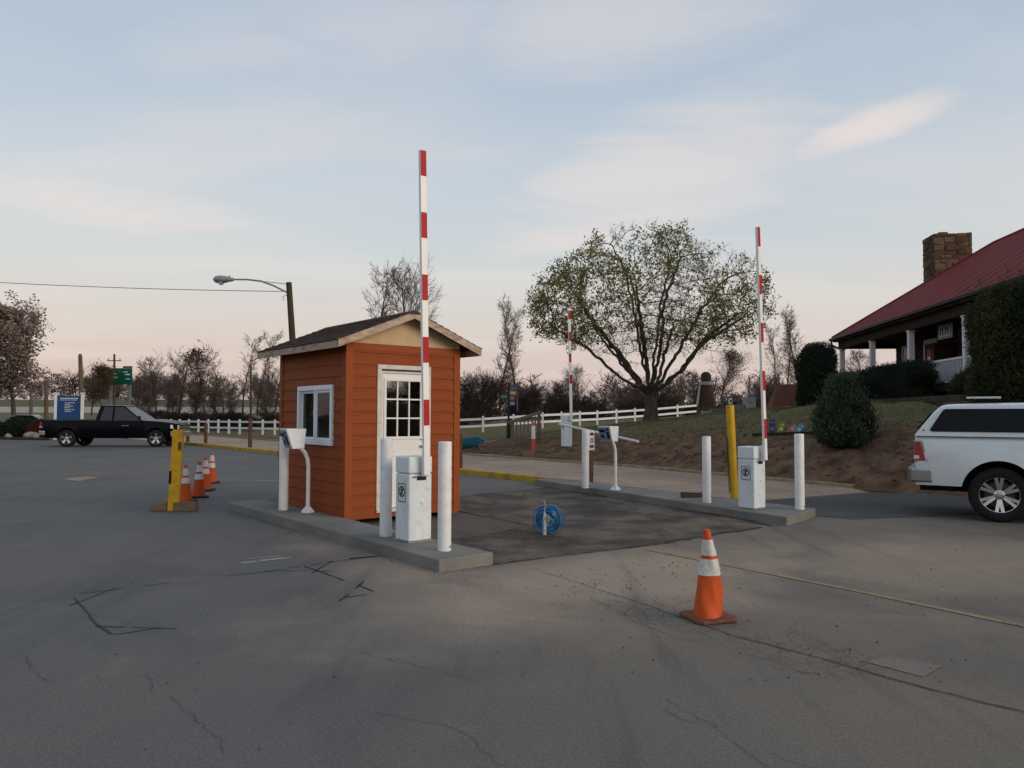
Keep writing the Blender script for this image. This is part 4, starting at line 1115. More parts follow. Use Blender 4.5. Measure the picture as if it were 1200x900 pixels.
def wheel(parent, x, y, side, style, r=.415, wdt=.27):
    """side -1: outer face looks to −y"""
    t_ = MB(); h = wdt / 2
    prof = [(r * .64, -h * .82), (r * .70, -h * .98), (r * .86, -h), (r * .955, -h * .86), (r, -h * .62), (r, h * .62), (r * .955, h * .86), (r * .86, h), (r * .70, h * .98), (r * .64, h * .82)]
    t_.lathe(prof, 40, (0, 0, 0), 'y', close=True)
    wh = bpy.data.objects.new('wheel', None); wh.empty_display_size = .1; link(wh, parent); wh.location = (x, y, r)
    if side > 0: wh.rotation_euler = (0, 0, PI)
    t_.build('tyre', m_tyre, wh, smooth=True, auto=50)
    rim = MB()
    R0 = r * .66
    rim.lathe([(R0, -h * .84), (R0 * .95, -h * .80), (R0 * .92, -h * .55), (R0 * .90, h * .7), (R0 * .97, h * .8), (R0 * 1.0, h * .6), (R0 * .99, -h * .6)], 36, (0, 0, 0), 'y', close=True)
    ns = 5 if style == 'five' else 6
    for k in range(ns):
        an = 2 * PI * k / ns + PI / 2
        for off in ((-.14, .14) if style == 'six' else (-.10, .10)):
            a0, a1 = an + off * .6, an + off * (1.15 if style == 'six' else 1.0)
            c0 = Vector((math.cos(a0) * R0 * .24, 0, math.sin(a0) * R0 * .24)); c1 = Vector((math.cos(a1) * R0 * .95, 0, math.sin(a1) * R0 * .95))
            d = (c1 - c0); q = Vector((-d.z, 0, d.x)).normalized() * R0 * (.085 if style == 'six' else .12)
            y0a, y0b, y1a, y1b = -h * .62, -h * .30, -h * .80, -h * .45
            rim.add([c0 - q + Vector((0, y0a, 0)), c0 + q + Vector((0, y0a, 0)), c1 + q + Vector((0, y1a, 0)), c1 - q + Vector((0, y1a, 0)),
                     c0 - q + Vector((0, y0b, 0)), c0 + q + Vector((0, y0b, 0)), c1 + q + Vector((0, y1b, 0)), c1 - q + Vector((0, y1b, 0))],
                    [(0, 1, 2, 3), (7, 6, 5, 4), (0, 4, 5, 1), (1, 5, 6, 2), (2, 6, 7, 3), (3, 7, 4, 0)])
    rim.build('rim', m_chrome, wh, auto=40)
    hb = MB().lathe([(R0 * .26, -h * .45), (R0 * .26, -h * .66), (R0 * .18, -h * .74), (R0 * .16, -h * .86), (R0 * .05, -h * .88)], 20, (0, 0, 0), 'y').build('hub_cap', m_chrome, wh, smooth=True, auto=40)
    MB().lathe([(R0 * .88, -h * .05), (R0 * .88, .02)], 28, (0, 0, 0), 'y').build('brake_disc', m_under, wh)
    MB().lathe([(R0 * .72, -h * .14), (R0 * .72, -h * .07)], 28, (0, 0, 0), 'y').build('brake_rotor', m_dkrot, wh)

def pickup(name, label, loc, rz, paint, wb, bed, style, cap=False, glassm=None, bumper=None, xr=-1.22):
    """x forward; rear axle at x = 0, front axle at x = wb"""
    t = thing(name, label, 'pickup truck', loc, rz)
    r = .415; HWd = 1.0
    xf = wb + .98                    # ends of the body
    xc0 = xr + bed                              # back of the cab
    zs = 1.13                                   # bed rail / belt height base
    RA = .50
    def zu(x):                                  # upper contour of the side
        if x < xc0: return 1.28
        if x < wb - .62: return 1.27
        t_ = (x - (wb - .62)) / (xf - wb + .62)
        return 1.27 - .02 * t_ - .13 * max(0, t_) ** 2.2
    def zl(x):
        z = .52 if x < 0 else .46
        if x > wb: z = .56
        for xc in (0, wb):
            d = abs(x - xc)
            if d < RA: z = max(z, r + .02 + math.sqrt(RA * RA - d * d))
        return z
    def yo(x, z):                               # half width of the body
        y = HWd - .035 * ((z - .92) / .4) ** 2 - (.03 if z > 1.2 else 0) * ((z - 1.2) / .08)
        for xc in (0, wb):
            d = math.hypot(x - xc, z - r - .02)
            if d < .78: y += .03 * max(0, 1 - max(0, d - .50) / .24)
        if x > wb + .3: y -= .16 * ((x - wb - .3) / .68) ** 2.2
        if x < xr + .16: y -= .035 * ((xr + .16 - x) / .16) ** 2
        return y
    xs = set(np.round(np.linspace(xr, xf, 40), 3))
    for xc in (0, wb):
        for an in np.linspace(0, PI, 23): xs.add(round(xc + RA * math.cos(an), 3))
    # leave panel seams at the cab back and door edges
    door_x = [xc0 + .02, xc0 + .02 + .80, wb - .62]
    xs = sorted(xs)
    def side(x0, x1, name_, sgn, parent, xsl=None, gap=.004):
        cols = [x0 + gap] + [x for x in xs if x0 + .012 < x < x1 - .012] + [x1 - gap]
        NR = 12; V, F_ = [], []
        for x in cols:
            a_, b_ = zl(x), zu(x)
            for j in range(NR + 1):
                z = a_ + (b_ - a_) * j / NR
                V.append((x, sgn * yo(x, z), z))
            # lip turned inwards at the bottom
            V.append((x, sgn * (yo(x, a_) - .07), a_ + .004)); V.append((x, sgn * (yo(x, b_) - .10), b_ + (.012 if x < xc0 else .0)))
        st_ = NR + 3
        for i in range(len(cols) - 1):
            a_ = i * st_; c_ = a_ + st_
            for j in range(NR): F_.append((a_ + j, c_ + j, c_ + j + 1, a_ + j + 1))
            F_.append((a_, a_ + NR + 1, c_ + NR + 1, c_)); F_.append((a_ + NR, c_ + NR, c_ + NR + 2, a_ + NR + 2))
        return MB().add(V, F_).build(name_, paint, parent, smooth=True, auto=45)
    for sgn in (-1, 1):
        sb = side(xr, xc0, 'bed_side', sgn, t)
        d1 = side(xc0, door_x[1], 'rear_door', sgn, t); d2 = side(door_x[1], door_x[2], 'front_door', sgn, t); side(door_x[2], xf, 'fender', sgn, t)
        for dd, xx in ((d1, xc0 + .66), (d2, door_x[1] + .10 + .1)):
            MB().box((xx, sgn * (HWd + .012), 1.13), (.19, .03, .045)).build('door_handle', paint if paint is m_blackpaint else m_chrome, dd, bevel=.01)
        # dark liner in each wheel arch
        for xc in (0, wb):
            V, F_ = [], []
            for i, an in enumerate(np.linspace(-.05, PI + .05, 15)):
                for yy in (sgn * (HWd - .012), sgn * .55):
                    V.append((xc + (RA - .005) * math.cos(an), yy, r + .02 + (RA - .005) * math.sin(an)))
            for i in range(14): F_.append((2 * i, 2 * i + 1, 2 * i + 3, 2 * i + 2))
            F_.append(tuple(2 * i + 1 for i in range(15)))
            MB().add(V, F_).build('wheel_arch_liner', m_under, t)
        wheel(t, 0, sgn * (HWd - .155), sgn, style); wheel(t, wb, sgn * (HWd - .155), sgn, style)
        # mirror
        MB().box((wb - .72, sgn * 1.12, 1.40), (.10, .20, .20)).build('mirror', m_black if paint is m_blackpaint else paint, t, bevel=.03, seg=3)
        MB().box((wb - .72, sgn * 1.0, 1.32), (.05, .12, .04)).build('mirror_arm', m_black, t)
        # tail lamp wraps the corner, head lamp
        zt0, zt1 = .90, 1.20
        tl = MB().add([(xr - .012, sgn * .80, zt0), (xr - .012, sgn * .80, zt1), (xr - .008, sgn * .972, zt0), (xr - .008, sgn * .955, zt1), (xr + .16, sgn * 1.008, zt0), (xr + .085, sgn * .995, zt1),
                       (xr + .03, sgn * .80, zt0), (xr + .03, sgn * .80, zt1), (xr + .14, sgn * .93, zt0), (xr + .06, sgn * .93, zt1)],
                      [(0, 2, 3, 1), (2, 4, 5, 3), (4, 8, 9, 5), (1, 3, 5, 9, 7), (0, 6, 8, 4, 2), (0, 1, 7, 6), (6, 7, 9, 8)]).build('tail_lamp', m_tail, t, bevel=.008)
        MB().box((xr + .025, sgn * .955, zt0 + .055), (.075, .108, .06)).build('reversing_lens', m_lampw, tl, bevel=.01)
        MB().add([(xr - .016, sgn * .79, zt0 - .02), (xr - .016, sgn * .79, zt1 + .02), (xr - .010, sgn * .965, zt0 - .02), (xr - .010, sgn * .950, zt1 + .02), (xr + .185, sgn * 1.003, zt0 - .02), (xr + .105, sgn * .990, zt1 + .02)],
                 [(0, 2, 3, 1), (2, 4, 5, 3)]).build('lamp_bezel', m_alloy if cap else m_black, tl)
        hl_ = MB().add([(xf + .0, sgn * .60, .86), (xf + .0, sgn * .60, 1.05), (xf - .06, sgn * .86, .86), (xf - .05, sgn * .85, 1.06), (xf - .30, sgn * .985, .90), (xf - .30, sgn * .97, 1.07), (xf - .12, sgn * .60, .86), (xf - .12, sgn * .6, 1.05)],
                       [(0, 2, 3, 1), (2, 4, 5, 3), (1, 3, 5, 7), (0, 6, 4, 2), (0, 1, 7, 6), (4, 6, 7, 5)]).build('headlight', m_lampw, t, bevel=.01)
    # chassis, floor, bed walls
    MB().b2((xr + .05, -.72, .42), (xf - .25, .72, .60)).build('chassis', m_under, t)
    MB().b2((xr + .06, -.90, .90), (xc0 - .06, .90, .94)).build('bed_floor', m_under, t)
    MB().b2((xc0 - .05, -.93, .60), (xc0 - .01, .93, 1.28)).build('bed_front', paint, t)
    MB().b2((xc0, -.90, .50), (wb - .5, .90, .60)).build('cab_floor', m_under, t)
    MB().add([(wb - .66, -.93, .6), (wb - .66, .93, .6), (wb - .62, .93, 1.26), (wb - .62, -.93, 1.26)], [(0, 1, 2, 3)]).build('firewall', m_under, t)
    for sgn in (-1, 1):
        MB().b2((xr + .03, sgn * .93 - .02, .95), (xc0 - .03, sgn * .93 + .02, 1.285)).build('bed_inner_wall', paint, t)
        if not cap: MB().b2((xr + .02, sgn * .955 - .05, 1.292), (xc0 - .05, sgn * .955 + .045, 1.318)).build('bed_rail_cap', m_black, t, bevel=.012)
    tg = MB().b2((xr - .0, -.79, .70), (xr + .06, .79, 1.27)).build('tailgate', paint, t, bevel=.012)
    MB().b2((xr - .02, -.14, 1.08), (xr - .001, .14, 1.16)).build('tailgate_handle', m_black, tg, bevel=.006)
    # bumpers
    def bump(x, dirn, z0, z1, mt, nm):
        pts = [(x - dirn * .26, -1.012), (x + dirn * .03, -.97), (x + dirn * .11, -.70), (x + dirn * .12, .70), (x + dirn * .03, .97), (x - dirn * .26, 1.012), (x - dirn * .26, .90), (x - dirn * .10, .80), (x - dirn * .02, .70), (x - dirn * .02, -.70), (x - dirn * .10, -.80), (x - dirn * .26, -.90)]
        return MB().prism(pts if dirn > 0 else pts[::-1], z0, z1).build(nm, mt, t, bevel=.035, seg=3)
    bump(xr - .02, -1, .56, .78, bumper or m_chrome, 'rear_bumper'); bump(xf - .02, 1, .50, .76, m_chrome, 'front_bumper')
    # nose: hood, grille
    hd = MB(); V, F_ = [], []
    cols = np.linspace(wb - .66, xf - .03, 10); rows = np.linspace(-1, 1, 13)
    for x in cols:
        for s_ in rows:
            w_ = yo(x, zu(x)) - .09
            crown = .055 * (1 - abs(s_) ** 3) + (.03 if abs(s_) < .42 else 0) * min(1, (x - cols[0]) / .3)
            V.append((x, s_ * w_, zu(x) + crown * min(1, (xf - x) / .25 + .1)))
    nr = len(rows)
    for i in range(len(cols) - 1):
        for j in range(nr - 1): F_.append((i * nr + j, i * nr + j + 1, (i + 1) * nr + j + 1, (i + 1) * nr + j))
    MB().add(V, F_).build('hood', paint, t, smooth=True, auto=50)
    gz0, gz1 = .80, 1.12
    gsh = MB()
    for y0, y1, z0, z1 in ((-.62, .62, gz1 - .06, gz1), (-.62, .62, gz0, gz0 + .06), (-.62, -.55, gz0, gz1), (.55, .62, gz0, gz1), (-.035, .035, gz0, gz1), (-.62, .62, (gz0 + gz1) / 2 - .03, (gz0 + gz1) / 2 + .03)):
        gsh.b2((xf - .06, y0, z0), (xf + .05 - (.0 if abs(y0 + y1) < .2 else .02), y1, z1))
    gsh.build('grille_surround', m_chrome, t, auto=30)
    MB().b2((xf - .08, -.60, gz0 + .01), (xf - .01, .60, gz1 - .01)).build('grille', m_under, t)
    # cab: pillars and roof, glazed between
    zb, zt = 1.27, 1.99
    xA, xB = xc0 + .03, wb - .62                       # belt
    xa, xb = xc0 + .20, xB - .98                       # roof
    yb, yt = .93, .72
    corner = lambda x, y, z: (x, y, z)
    rf = MB(); V, F_ = [], []
    nx_, ny_ = 9, 9
    for i in range(nx_):
        fx = i / (nx_ - 1)
        for j in range(ny_):
            fy = j / (ny_ - 1) * 2 - 1
            x = xa - .03 + (xb - xa + .06) * fx
            V.append((x, fy * (yt + .02), zt + .045 * (1 - fy ** 4) * (1 - (2 * fx - 1) ** 6) - .015))
    for i in range(nx_ - 1):
        for j in range(ny_ - 1): F_.append((i * ny_ + j, (i + 1) * ny_ + j, (i + 1) * ny_ + j + 1, i * ny_ + j + 1))
    rfo = MB().add(V, F_).build('roof', paint, t, smooth=True, auto=50)
    rfo.modifiers.new('thick', 'SOLIDIFY').thickness = .05; rfo.modifiers['thick'].offset = -1
    def bar(nm, p, q_, w1, w2, mt=paint, par=t):
        p, q_ = Vector(p), Vector(q_); d = q_ - p
        o = MB().add([p + Vector((-w1, -w2, 0)), p + Vector((w1, -w2, 0)), p + Vector((w1, w2, 0)), p + Vector((-w1, w2, 0)), q_ + Vector((-w1, -w2, 0)), q_ + Vector((w1, -w2, 0)), q_ + Vector((w1, w2, 0)), q_ + Vector((-w1, w2, 0))],
                     [(3, 2, 1, 0), (4, 5, 6, 7), (0, 1, 5, 4), (1, 2, 6, 5), (2, 3, 7, 6), (3, 0, 4, 7)]).build(nm, mt, par, bevel=.012)
        return o
    xm = door_x[1]
    for sgn in (-1, 1):
        y0, y1 = sgn * (yb - .02), sgn * (yt - .02)
        bar('a_pillar', (xB - .04, y0, zb - .03), (xb - .02, y1, zt - .01), .05, .035)
        bar('b_pillar', (xm, y0, zb - .03), (xm - .02, y1, zt), .05, .03)
        bar('c_pillar', (xA + .07, y0, zb - .03), (xa + .06, y1, zt), .10, .03)
        bar('roof_rail', (xa, y1, zt - .045), (xa + .001, y1, zt - .01), .03, .03)
        MB().add([(xa - .02, y1 - .03, zt - .07), (xb + .02, y1 - .03, zt - .07), (xb + .02, y1 + .03, zt - .07), (xa - .02, y1 + .03, zt - .07), (xa - .02, y1 - .03, zt - .005), (xb + .02, y1 - .03, zt - .005), (xb + .02, y1 + .02, zt - .005), (xa - .02, y1 + .02, zt - .005)],
                 [(3, 2, 1, 0), (4, 5, 6, 7), (0, 1, 5, 4), (1, 2, 6, 5), (2, 3, 7, 6), (3, 0, 4, 7)]).build('cant_rail', paint, t, bevel=.01)
        g0, g1 = sgn * (yb - .012), sgn * (yt - .004)
        for nm, pts in (('side_window', [(xA + .14, zb), (xm - .03, zb), (xm - .045, zt - .05), (xa + .14, zt - .05)]), ('side_window', [(xm + .03, zb), (xB - .10, zb), (xb + .0, zt - .05), (xm + .015, zt - .05)])):
            V = []
            for (x, z) in pts:
                f = (z - zb) / (zt - zb); V.append((x, g0 + (g1 - g0) * f, z))
            V += [(v_[0], v_[1] - sgn * .006, v_[2]) for v_ in V]
            MB().add(V, [(0, 1, 2, 3), (7, 6, 5, 4), (0, 4, 5, 1), (1, 5, 6, 2), (2, 6, 7, 3), (3, 7, 4, 0)]).build(nm, glassm or m_carglass, t)
    V = [(xB - .02, -yb + .06, zb), (xB - .02, yb - .06, zb), (xb - .0, yt - .04, zt - .02), (xb - .0, -yt + .04, zt - .02)]
    V += [(v_[0] - .008, v_[1], v_[2] - .004) for v_ in V]
    MB().add(V, [(0, 1, 2, 3), (7, 6, 5, 4), (0, 4, 5, 1), (1, 5, 6, 2), (2, 6, 7, 3), (3, 7, 4, 0)]).build('windscreen', glassm or m_carglass, t)
    V = [(xA + .03, -yb + .10, zb), (xA + .03, yb - .10, zb), (xa + .02, yt - .06, zt - .03), (xa + .02, -yt + .06, zt - .03)]
    V += [(v_[0] + .008, v_[1], v_[2]) for v_ in V]
    MB().add(V, [(0, 1, 2, 3), (7, 6, 5, 4), (0, 4, 5, 1), (1, 5, 6, 2), (2, 6, 7, 3), (3, 7, 4, 0)]).build('rear_window', glassm or m_carglass, t)
    for x in (xm + .25, xA + .35):
        for sgn in (-1, 1):
            MB().box((x, sgn * .40, 1.05), (.16, .5, .85), ry=R(-12)).build('seat', m_seat, t, bevel=.05)
    if cap:                                             # canopy over the bed
        z0, z1 = 1.293, 1.80
        xA2, xB2 = xr + .005, xc0 - .015
        cp = MB(); V, F_ = [], []
        secs = []
        for (x, zt_) in ((xA2, z0 + .02), (xA2 + .10, z0 + .16), (xA2 + .25, z0 + .36), (xA2 + .335, z1 - .055), (xA2 + .385, z1 - .02), (xA2 + .46, z1 - .003), (xA2 + .75, z1 + .01), (xB2 - .3, z1 + .02), (xB2 - .05, z1 + .01), (xB2, z1 - .03)):
            sec = []
            hgt = zt_ - z0
            for fz, fy in ((0, 1), (.25, .984), (.55, .965), (.80, .949), (.92, .93), (.985, .87), (1.0, .75), (1.02, .35), (1.025, 0)):
                yy_ = .975 * (1 - (1 - fy) * min(1, hgt / .5)); sec.append((x, yy_, z0 + hgt * min(fz, 1.025)))
            secs.append(sec + [(p[0], -p[1], p[2]) for p in sec[-2::-1]])
        ns = len(secs[0])
        for s_ in secs: V += s_
        for i in range(len(secs) - 1):
            for j in range(ns - 1): F_.append((i * ns + j, (i + 1) * ns + j, (i + 1) * ns + j + 1, i * ns + j + 1))
        F_.append(tuple(range(ns))); F_.append(tuple((len(secs) - 1) * ns + j for j in range(ns - 1, -1, -1)))
        cpo = MB().add(V, F_).build('canopy', paint, t, smooth=True, auto=38)
        MB().b2((xr + .04, -.985, 1.283), (xc0 - .02, .985, 1.2925)).build('canopy_seal', m_black, t)
        def ysurf(z):
            f = (z - z0) / (z1 - z0 + .012); return .975 * (1 - (1 - np.interp(f, [0, .25, .55, .8, .92], [1, .984, .965, .949, .93])))
        for sgn in (-1, 1):
            pts = [(xr + .235, 1.375), (xr + .245, 1.365), (xc0 - .14, 1.365), (xc0 - .12, 1.39), (xc0 - .12, 1.70), (xc0 - .15, 1.725), (xr + .44, 1.722), (xr + .40, 1.70), (xr + .225, 1.41), (xr + .22, 1.385)]
            V = [(x, sgn * (ysurf(z) + .012), z) for x, z in pts]; V += [(x, sgn * (ysurf(z) - .004), z) for x, z in pts]
            n_ = len(pts)
            MB().add(V, [tuple(range(n_)), tuple(range(2 * n_ - 1, n_ - 1, -1))] + [(i, (i + 1) % n_, (i + 1) % n_ + n_, i + n_) for i in range(n_)]).build('side_window', m_carglass, cpo)
            MB().add([(xr + .11, sgn * .982, 1.375), (xr + .15, sgn * .982, 1.375), (xr + .13, sgn * .978, 1.405)], [(0, 1, 2)]).build('maker_badge', m_signk, cpo)
        V = [(xA2 + .035, -.70, z0 + .10), (xA2 + .035, .70, z0 + .10), (xA2 + .225, .66, z0 + .35), (xA2 + .225, -.66, z0 + .35)]
        V = [(a_ - .02, b_, c_ + .012) for a_, b_, c_ in V] + [(a_ + .02, b_, c_ - .01) for a_, b_, c_ in V]
        MB().add(V, [(0, 1, 2, 3), (7, 6, 5, 4), (0, 4, 5, 1), (1, 5, 6, 2), (2, 6, 7, 3), (3, 7, 4, 0)]).build('rear_window', m_carglass, cpo)
        for sgn in (-1, 1): MB().b2((xr + .62, sgn * .70 - .02, z1 + .006), (xc0 - .25, sgn * .70 + .02, z1 + .03)).build('roof_track', m_black, cpo)
        rk = MB().box((xr + .95, -.62, z1 + .10), (.46, .30, .026)).build('rack_board', m_tube, cpo, bevel=.008)
        for sgn in (-1, 1): MB().box((xr + .95 + sgn * .16, -.68, z1 + .05), (.03, .04, .08)).build('rack_foot', m_black, rk)
    return t

# black pickup across the lot, near side is its right side (−y), heading right
m_thinglass = glass('car side glass', (0.10, 0.115, 0.12), .04)
al = R(4)
near_wheel = G(78, 523.8)
h_ = Vector((math.cos(al), math.sin(al), 0)); l_ = Vector((-math.sin(al), math.cos(al), 0))
bt = pickup('pickup_truck', 'black pickup truck with long bed and silver wheels parked across the lot', near_wheel + l_ * .9, al, m_blackpaint, 4.16, 2.52, 'five', glassm=m_thinglass)
# print on the door
MB().box((2.75, -1.012, 1.03), (.34, .006, .03)).build('door_script', m_alloy, bt)
al = R(-31.5)
h_ = Vector((math.cos(al), math.sin(al), 0)); l_ = Vector((-math.sin(al), math.cos(al), 0))
near_wheel = G(1172, 612)
pickup('pickup_truck', 'white pickup truck with a white canopy over its bed at the right edge', near_wheel + l_ * .9, al, m_whitepaint, 3.57, 1.90, 'six', cap=True, xr=-1.13, bumper=m_alloy)

# ================================================================== TREES
def grow(base, trunk, attract, step, kill, rng, iters=120, infl=1e9, wob=.15, tropism=(0, 0, .08), limbs=()):
    """space colonisation: returns node positions and parents"""
    pos = [np.array(base, float)]; par = [-1]
    for p in trunk:
        a = pos[-1]; p = np.array(p, float); k = max(1, int(np.linalg.norm(p - a) / step)); i0 = len(pos) - 1
        for j in range(1, k + 1):
            pos.append(a + (p - a) * j / k); par.append(len(pos) - 2)
    fork = len(pos) - 1
    for lb_ in limbs:
        prev = fork
        for p in lb_:
            a = pos[prev]; p = np.array(p, float); k = max(1, int(np.linalg.norm(p - a) / step))
            for j in range(1, k + 1):
                pos.append(a + (p - a) * j / k + (rng.normal(0, step * .16, 3) + np.array([math.sin(j * .9 + prev), math.cos(j * .7 + prev), .5 * math.sin(j * .6)]) * step * .10 if j < k else 0)); par.append(prev); prev = len(pos) - 1
    A = np.array(attract, float)
    X = np.array(pos)
    D = np.linalg.norm(A[:, None] - X[None], axis=2)
    ni = D.argmin(1); nd = D.min(1)
    tp = np.array(tropism); nch = {}
    for it in range(iters):
        act = nd < infl
        if not len(A) or not act.any(): break
        idx = ni[act]; V = A[act] - np.array(pos)[idx]; V /= np.linalg.norm(V, axis=1)[:, None] + 1e-9
        ok_ = np.array([nch.get(int(i_), 0) < 3 for i_ in idx])
        if not ok_.any(): break
        idx = idx[ok_]; V = V[ok_]
        uq, inv = np.unique(idx, return_inverse=True)
        for i_ in uq: nch[int(i_)] = nch.get(int(i_), 0) + 1
        S_ = np.zeros((len(uq), 3)); np.add.at(S_, inv, V)
        S_ /= np.linalg.norm(S_, axis=1)[:, None] + 1e-9
        S_ += rng.normal(0, wob, S_.shape) + tp
        S_ /= np.linalg.norm(S_, axis=1)[:, None] + 1e-9
        new = np.array(pos)[uq] + S_ * step
        k0 = len(pos)
        pos.extend(list(new)); par.extend(list(uq))
        D = np.linalg.norm(A[:, None] - new[None], axis=2)
        m = D.argmin(1); md = D[np.arange(len(A)), m]
        better = md < nd
        ni = np.where(better, m + k0, ni); nd = np.where(better, md, nd)
        keep = nd > kill
        A, ni, nd = A[keep], ni[keep], nd[keep]
    return np.array(pos), np.array(par)
def radii(par, r0, tip, e=2.3):
    n = len(par); s_ = np.zeros(n); kids = np.zeros(n, int)
    for i in range(n - 1, 0, -1):
        if kids[i] == 0: s_[i] = 1.0
        s_[par[i]] += s_[i]; kids[par[i]] += 1
    rr = s_ ** (1 / e); rr *= r0 / rr[0] if rr[0] > 0 else 1
    return np.maximum(rr, tip), kids
def tubes_np(P0, P1, R0, R1, n):
    d = P1 - P0; d /= np.linalg.norm(d, axis=1)[:, None] + 1e-9
    ref = np.where(np.abs(d[:, 2:3]) < .92, np.array([[0, 0, 1.]]), np.array([[1., 0, 0]]))
    u_ = np.cross(d, ref); u_ /= np.linalg.norm(u_, axis=1)[:, None] + 1e-9; w_ = np.cross(d, u_)
    an = np.arange(n) * 2 * PI / n
    ring = u_[:, None] * np.cos(an)[None, :, None] + w_[:, None] * np.sin(an)[None, :, None]
    V = np.concatenate([P0[:, None] + ring * R0[:, None, None], P1[:, None] + ring * R1[:, None, None]], 1).reshape(-1, 3)
    k = np.arange(len(P0))[:, None, None] * 2 * n
    j = np.arange(n)
    F_ = np.stack([j, j + n, (j + 1) % n + n, (j + 1) % n], -1)[None] + k
    return V, F_.reshape(-1, 4)
def tree_mesh(pos, par, r0, tip, rng, thick, twigs=2, twig_len=.5, twig_r=None, extra=1, e=2.3, twig_up=.25):
    """-> (trunk mesh data, crown wood data, tip points)"""
    rr, kids = radii(par, r0, tip, e)
    # butt flare
    rr = rr * (1 + .55 * np.clip(1 - pos[:, 2] / .8, 0, 1) ** 2)
    i = np.arange(1, len(par)); p = par[i]
    P0, P1 = pos[p], pos[i]
    R1 = rr[i]; R0 = np.minimum(rr[p], R1 * 1.12 + .002)
    big = R1 > thick
    out = []
    tv, tf = tubes_np(P0[big], P1[big], R0[big], R1[big], 9)
    cv, cf = tubes_np(P0[~big], P1[~big], R0[~big], R1[~big], 4)
    tips = i[kids[i] <= 1]; tips = tips[rr[tips] < max(tip * 3, thick * .45)]
    tw0, tw1 = [], []
    tw = twig_r or tip * .8
    T = pos[tips]; dirs = T - pos[par[tips]]; dirs /= np.linalg.norm(dirs, axis=1)[:, None] + 1e-9
    for k in range(twigs):
        d = dirs * .55 + rng.normal(0, .55, dirs.shape) + np.array([0, 0, twig_up]); d /= np.linalg.norm(d, axis=1)[:, None]
        L_ = rng.uniform(.4, 1.1, len(T))[:, None] * twig_len
        e1 = T + d * L_; tw0.append(T); tw1.append(e1)
        for q_ in range(extra):
            st_ = T + d * L_ * rng.uniform(.3, .9, len(T))[:, None]
            d2 = d * .6 + rng.normal(0, .6, d.shape) + np.array([0, 0, twig_up]); d2 /= np.linalg.norm(d2, axis=1)[:, None]
            tw0.append(st_); tw1.append(st_ + d2 * L_ * .6)
    if twigs:
        a, b_ = np.concatenate(tw0), np.concatenate(tw1)
        v2, f2 = tubes_np(a, b_, np.full(len(a), tw), np.full(len(a), tw * .5), 3)
        cf = [cf, f2 + len(cv)]; cv = np.concatenate([cv, v2])
        ends = np.concatenate([b_, a * .5 + b_ * .5])
    else:
        cf = [cf]; ends = T
    return (tv, [tf]), (cv, cf), ends

def tree_thing(name, label, cat, loc, tr_, cr_, bark, twigm, leaves=None, rz=0.0, group=None, scale=1.0):
    t = thing(name, label, cat, loc, rz, group); t.scale = (scale,) * 3 if not hasattr(scale, '__len__') else scale
    obj('trunk', np_mesh('trunk', *tr_) if isinstance(tr_, tuple) else tr_, bark, t, smooth=True)
    c = obj('crown', np_mesh('crown', *cr_) if isinstance(cr_, tuple) else cr_, twigm, t)
    if leaves is not None:
        lv, lm = leaves
        obj('leaves', np_mesh('leaves', *lv) if isinstance(lv, tuple) else lv, lm, c)
    return t
m_bark = M('grey brown bark', (0.085, 0.068, 0.055), .95, var=.35, scale=3, bump=.8, bscale=18, warp=(3, 3, .8))
m_twig = M('brown twigs', (0.115, 0.083, 0.070), .95, var=.25, scale=1)
m_twigp = M('pale grey twigs', (0.135, 0.105, 0.092), .95, var=.25, scale=1)
m_twigd = M('dark brush twigs', (0.042, 0.031, 0.026), .95, var=.3, scale=1)

# ---- the spreading tree beyond the lane
rt = np.random.default_rng(21)
tl = P(763, 491, 38); tl.z = hz(tl.x, tl.y) - .05
ts = 38 / 900.0
A = []
while len(A) < 2300:
    p = rt.uniform(-1, 1, 3)
    rr = np.linalg.norm(p)
    if rr > 1 or rr < .25: continue
    if rt.random() > .35 + .65 * rr ** 2: continue
    z = p[2]
    q_ = np.array([p[0] * 6.35 - .1, p[1] * 5.6, 5.35 + (z * 4.55 if z > 0 else z * 2.5)])
    lump = .93 + .10 * math.sin(3 * math.atan2(p[1], p[0]) + 1.0) + .10 * math.sin(6 * p[0] + 3 * p[2])
    q_ = q_ * np.array([lump, lump, 1])
    if vnoise(q_[0] * .55 + 7, q_[2] * .6 + q_[1] * .3) < -.17: continue
    if q_[2] < 3.1 + .22 * math.hypot(q_[0], q_[1]) - .5 * (rt.random() < .3): continue
    A.append(q_)
A = np.array(A)
limbs = []
for an, r_, z_, lift in ((178, 4.9, 4.7, .15), (165, 3.6, 6.2, .5), (100, 2.6, 7.0, .6), (250, 3.6, 5.8, .45), (8, 4.8, 5.2, .25), (350, 3.2, 6.6, .55), (60, 3.8, 5.4, .4), (300, 2.2, 7.8, .7), (200, 1.7, 8.0, .75), (130, 4.0, 5.2, .35), (325, 4.4, 5.0, .3), (20, 1.2, 8.2, .8), (215, 4.2, 5.0, .3)):
    a_ = R(an); e_ = np.array([math.cos(a_) * r_, math.sin(a_) * r_, z_]); b_ = np.array([0, 0, 1.25])
    m1 = b_ + (e_ - b_) * .33 + np.array([0, 0, -.25 + .5 * lift]); m2 = b_ + (e_ - b_) * .66 + np.array([0, 0, .15])
    limbs.append([m1 + rt.normal(0, .08, 3), m2 + rt.normal(0, .12, 3), e_])
pos, par = grow((0, 0, 0), [(.02, 0, .7), (.0, 0, 1.25)], A, .22, .30, rt, 110, infl=3.2, wob=.10, tropism=(0, 0, .02), limbs=limbs)
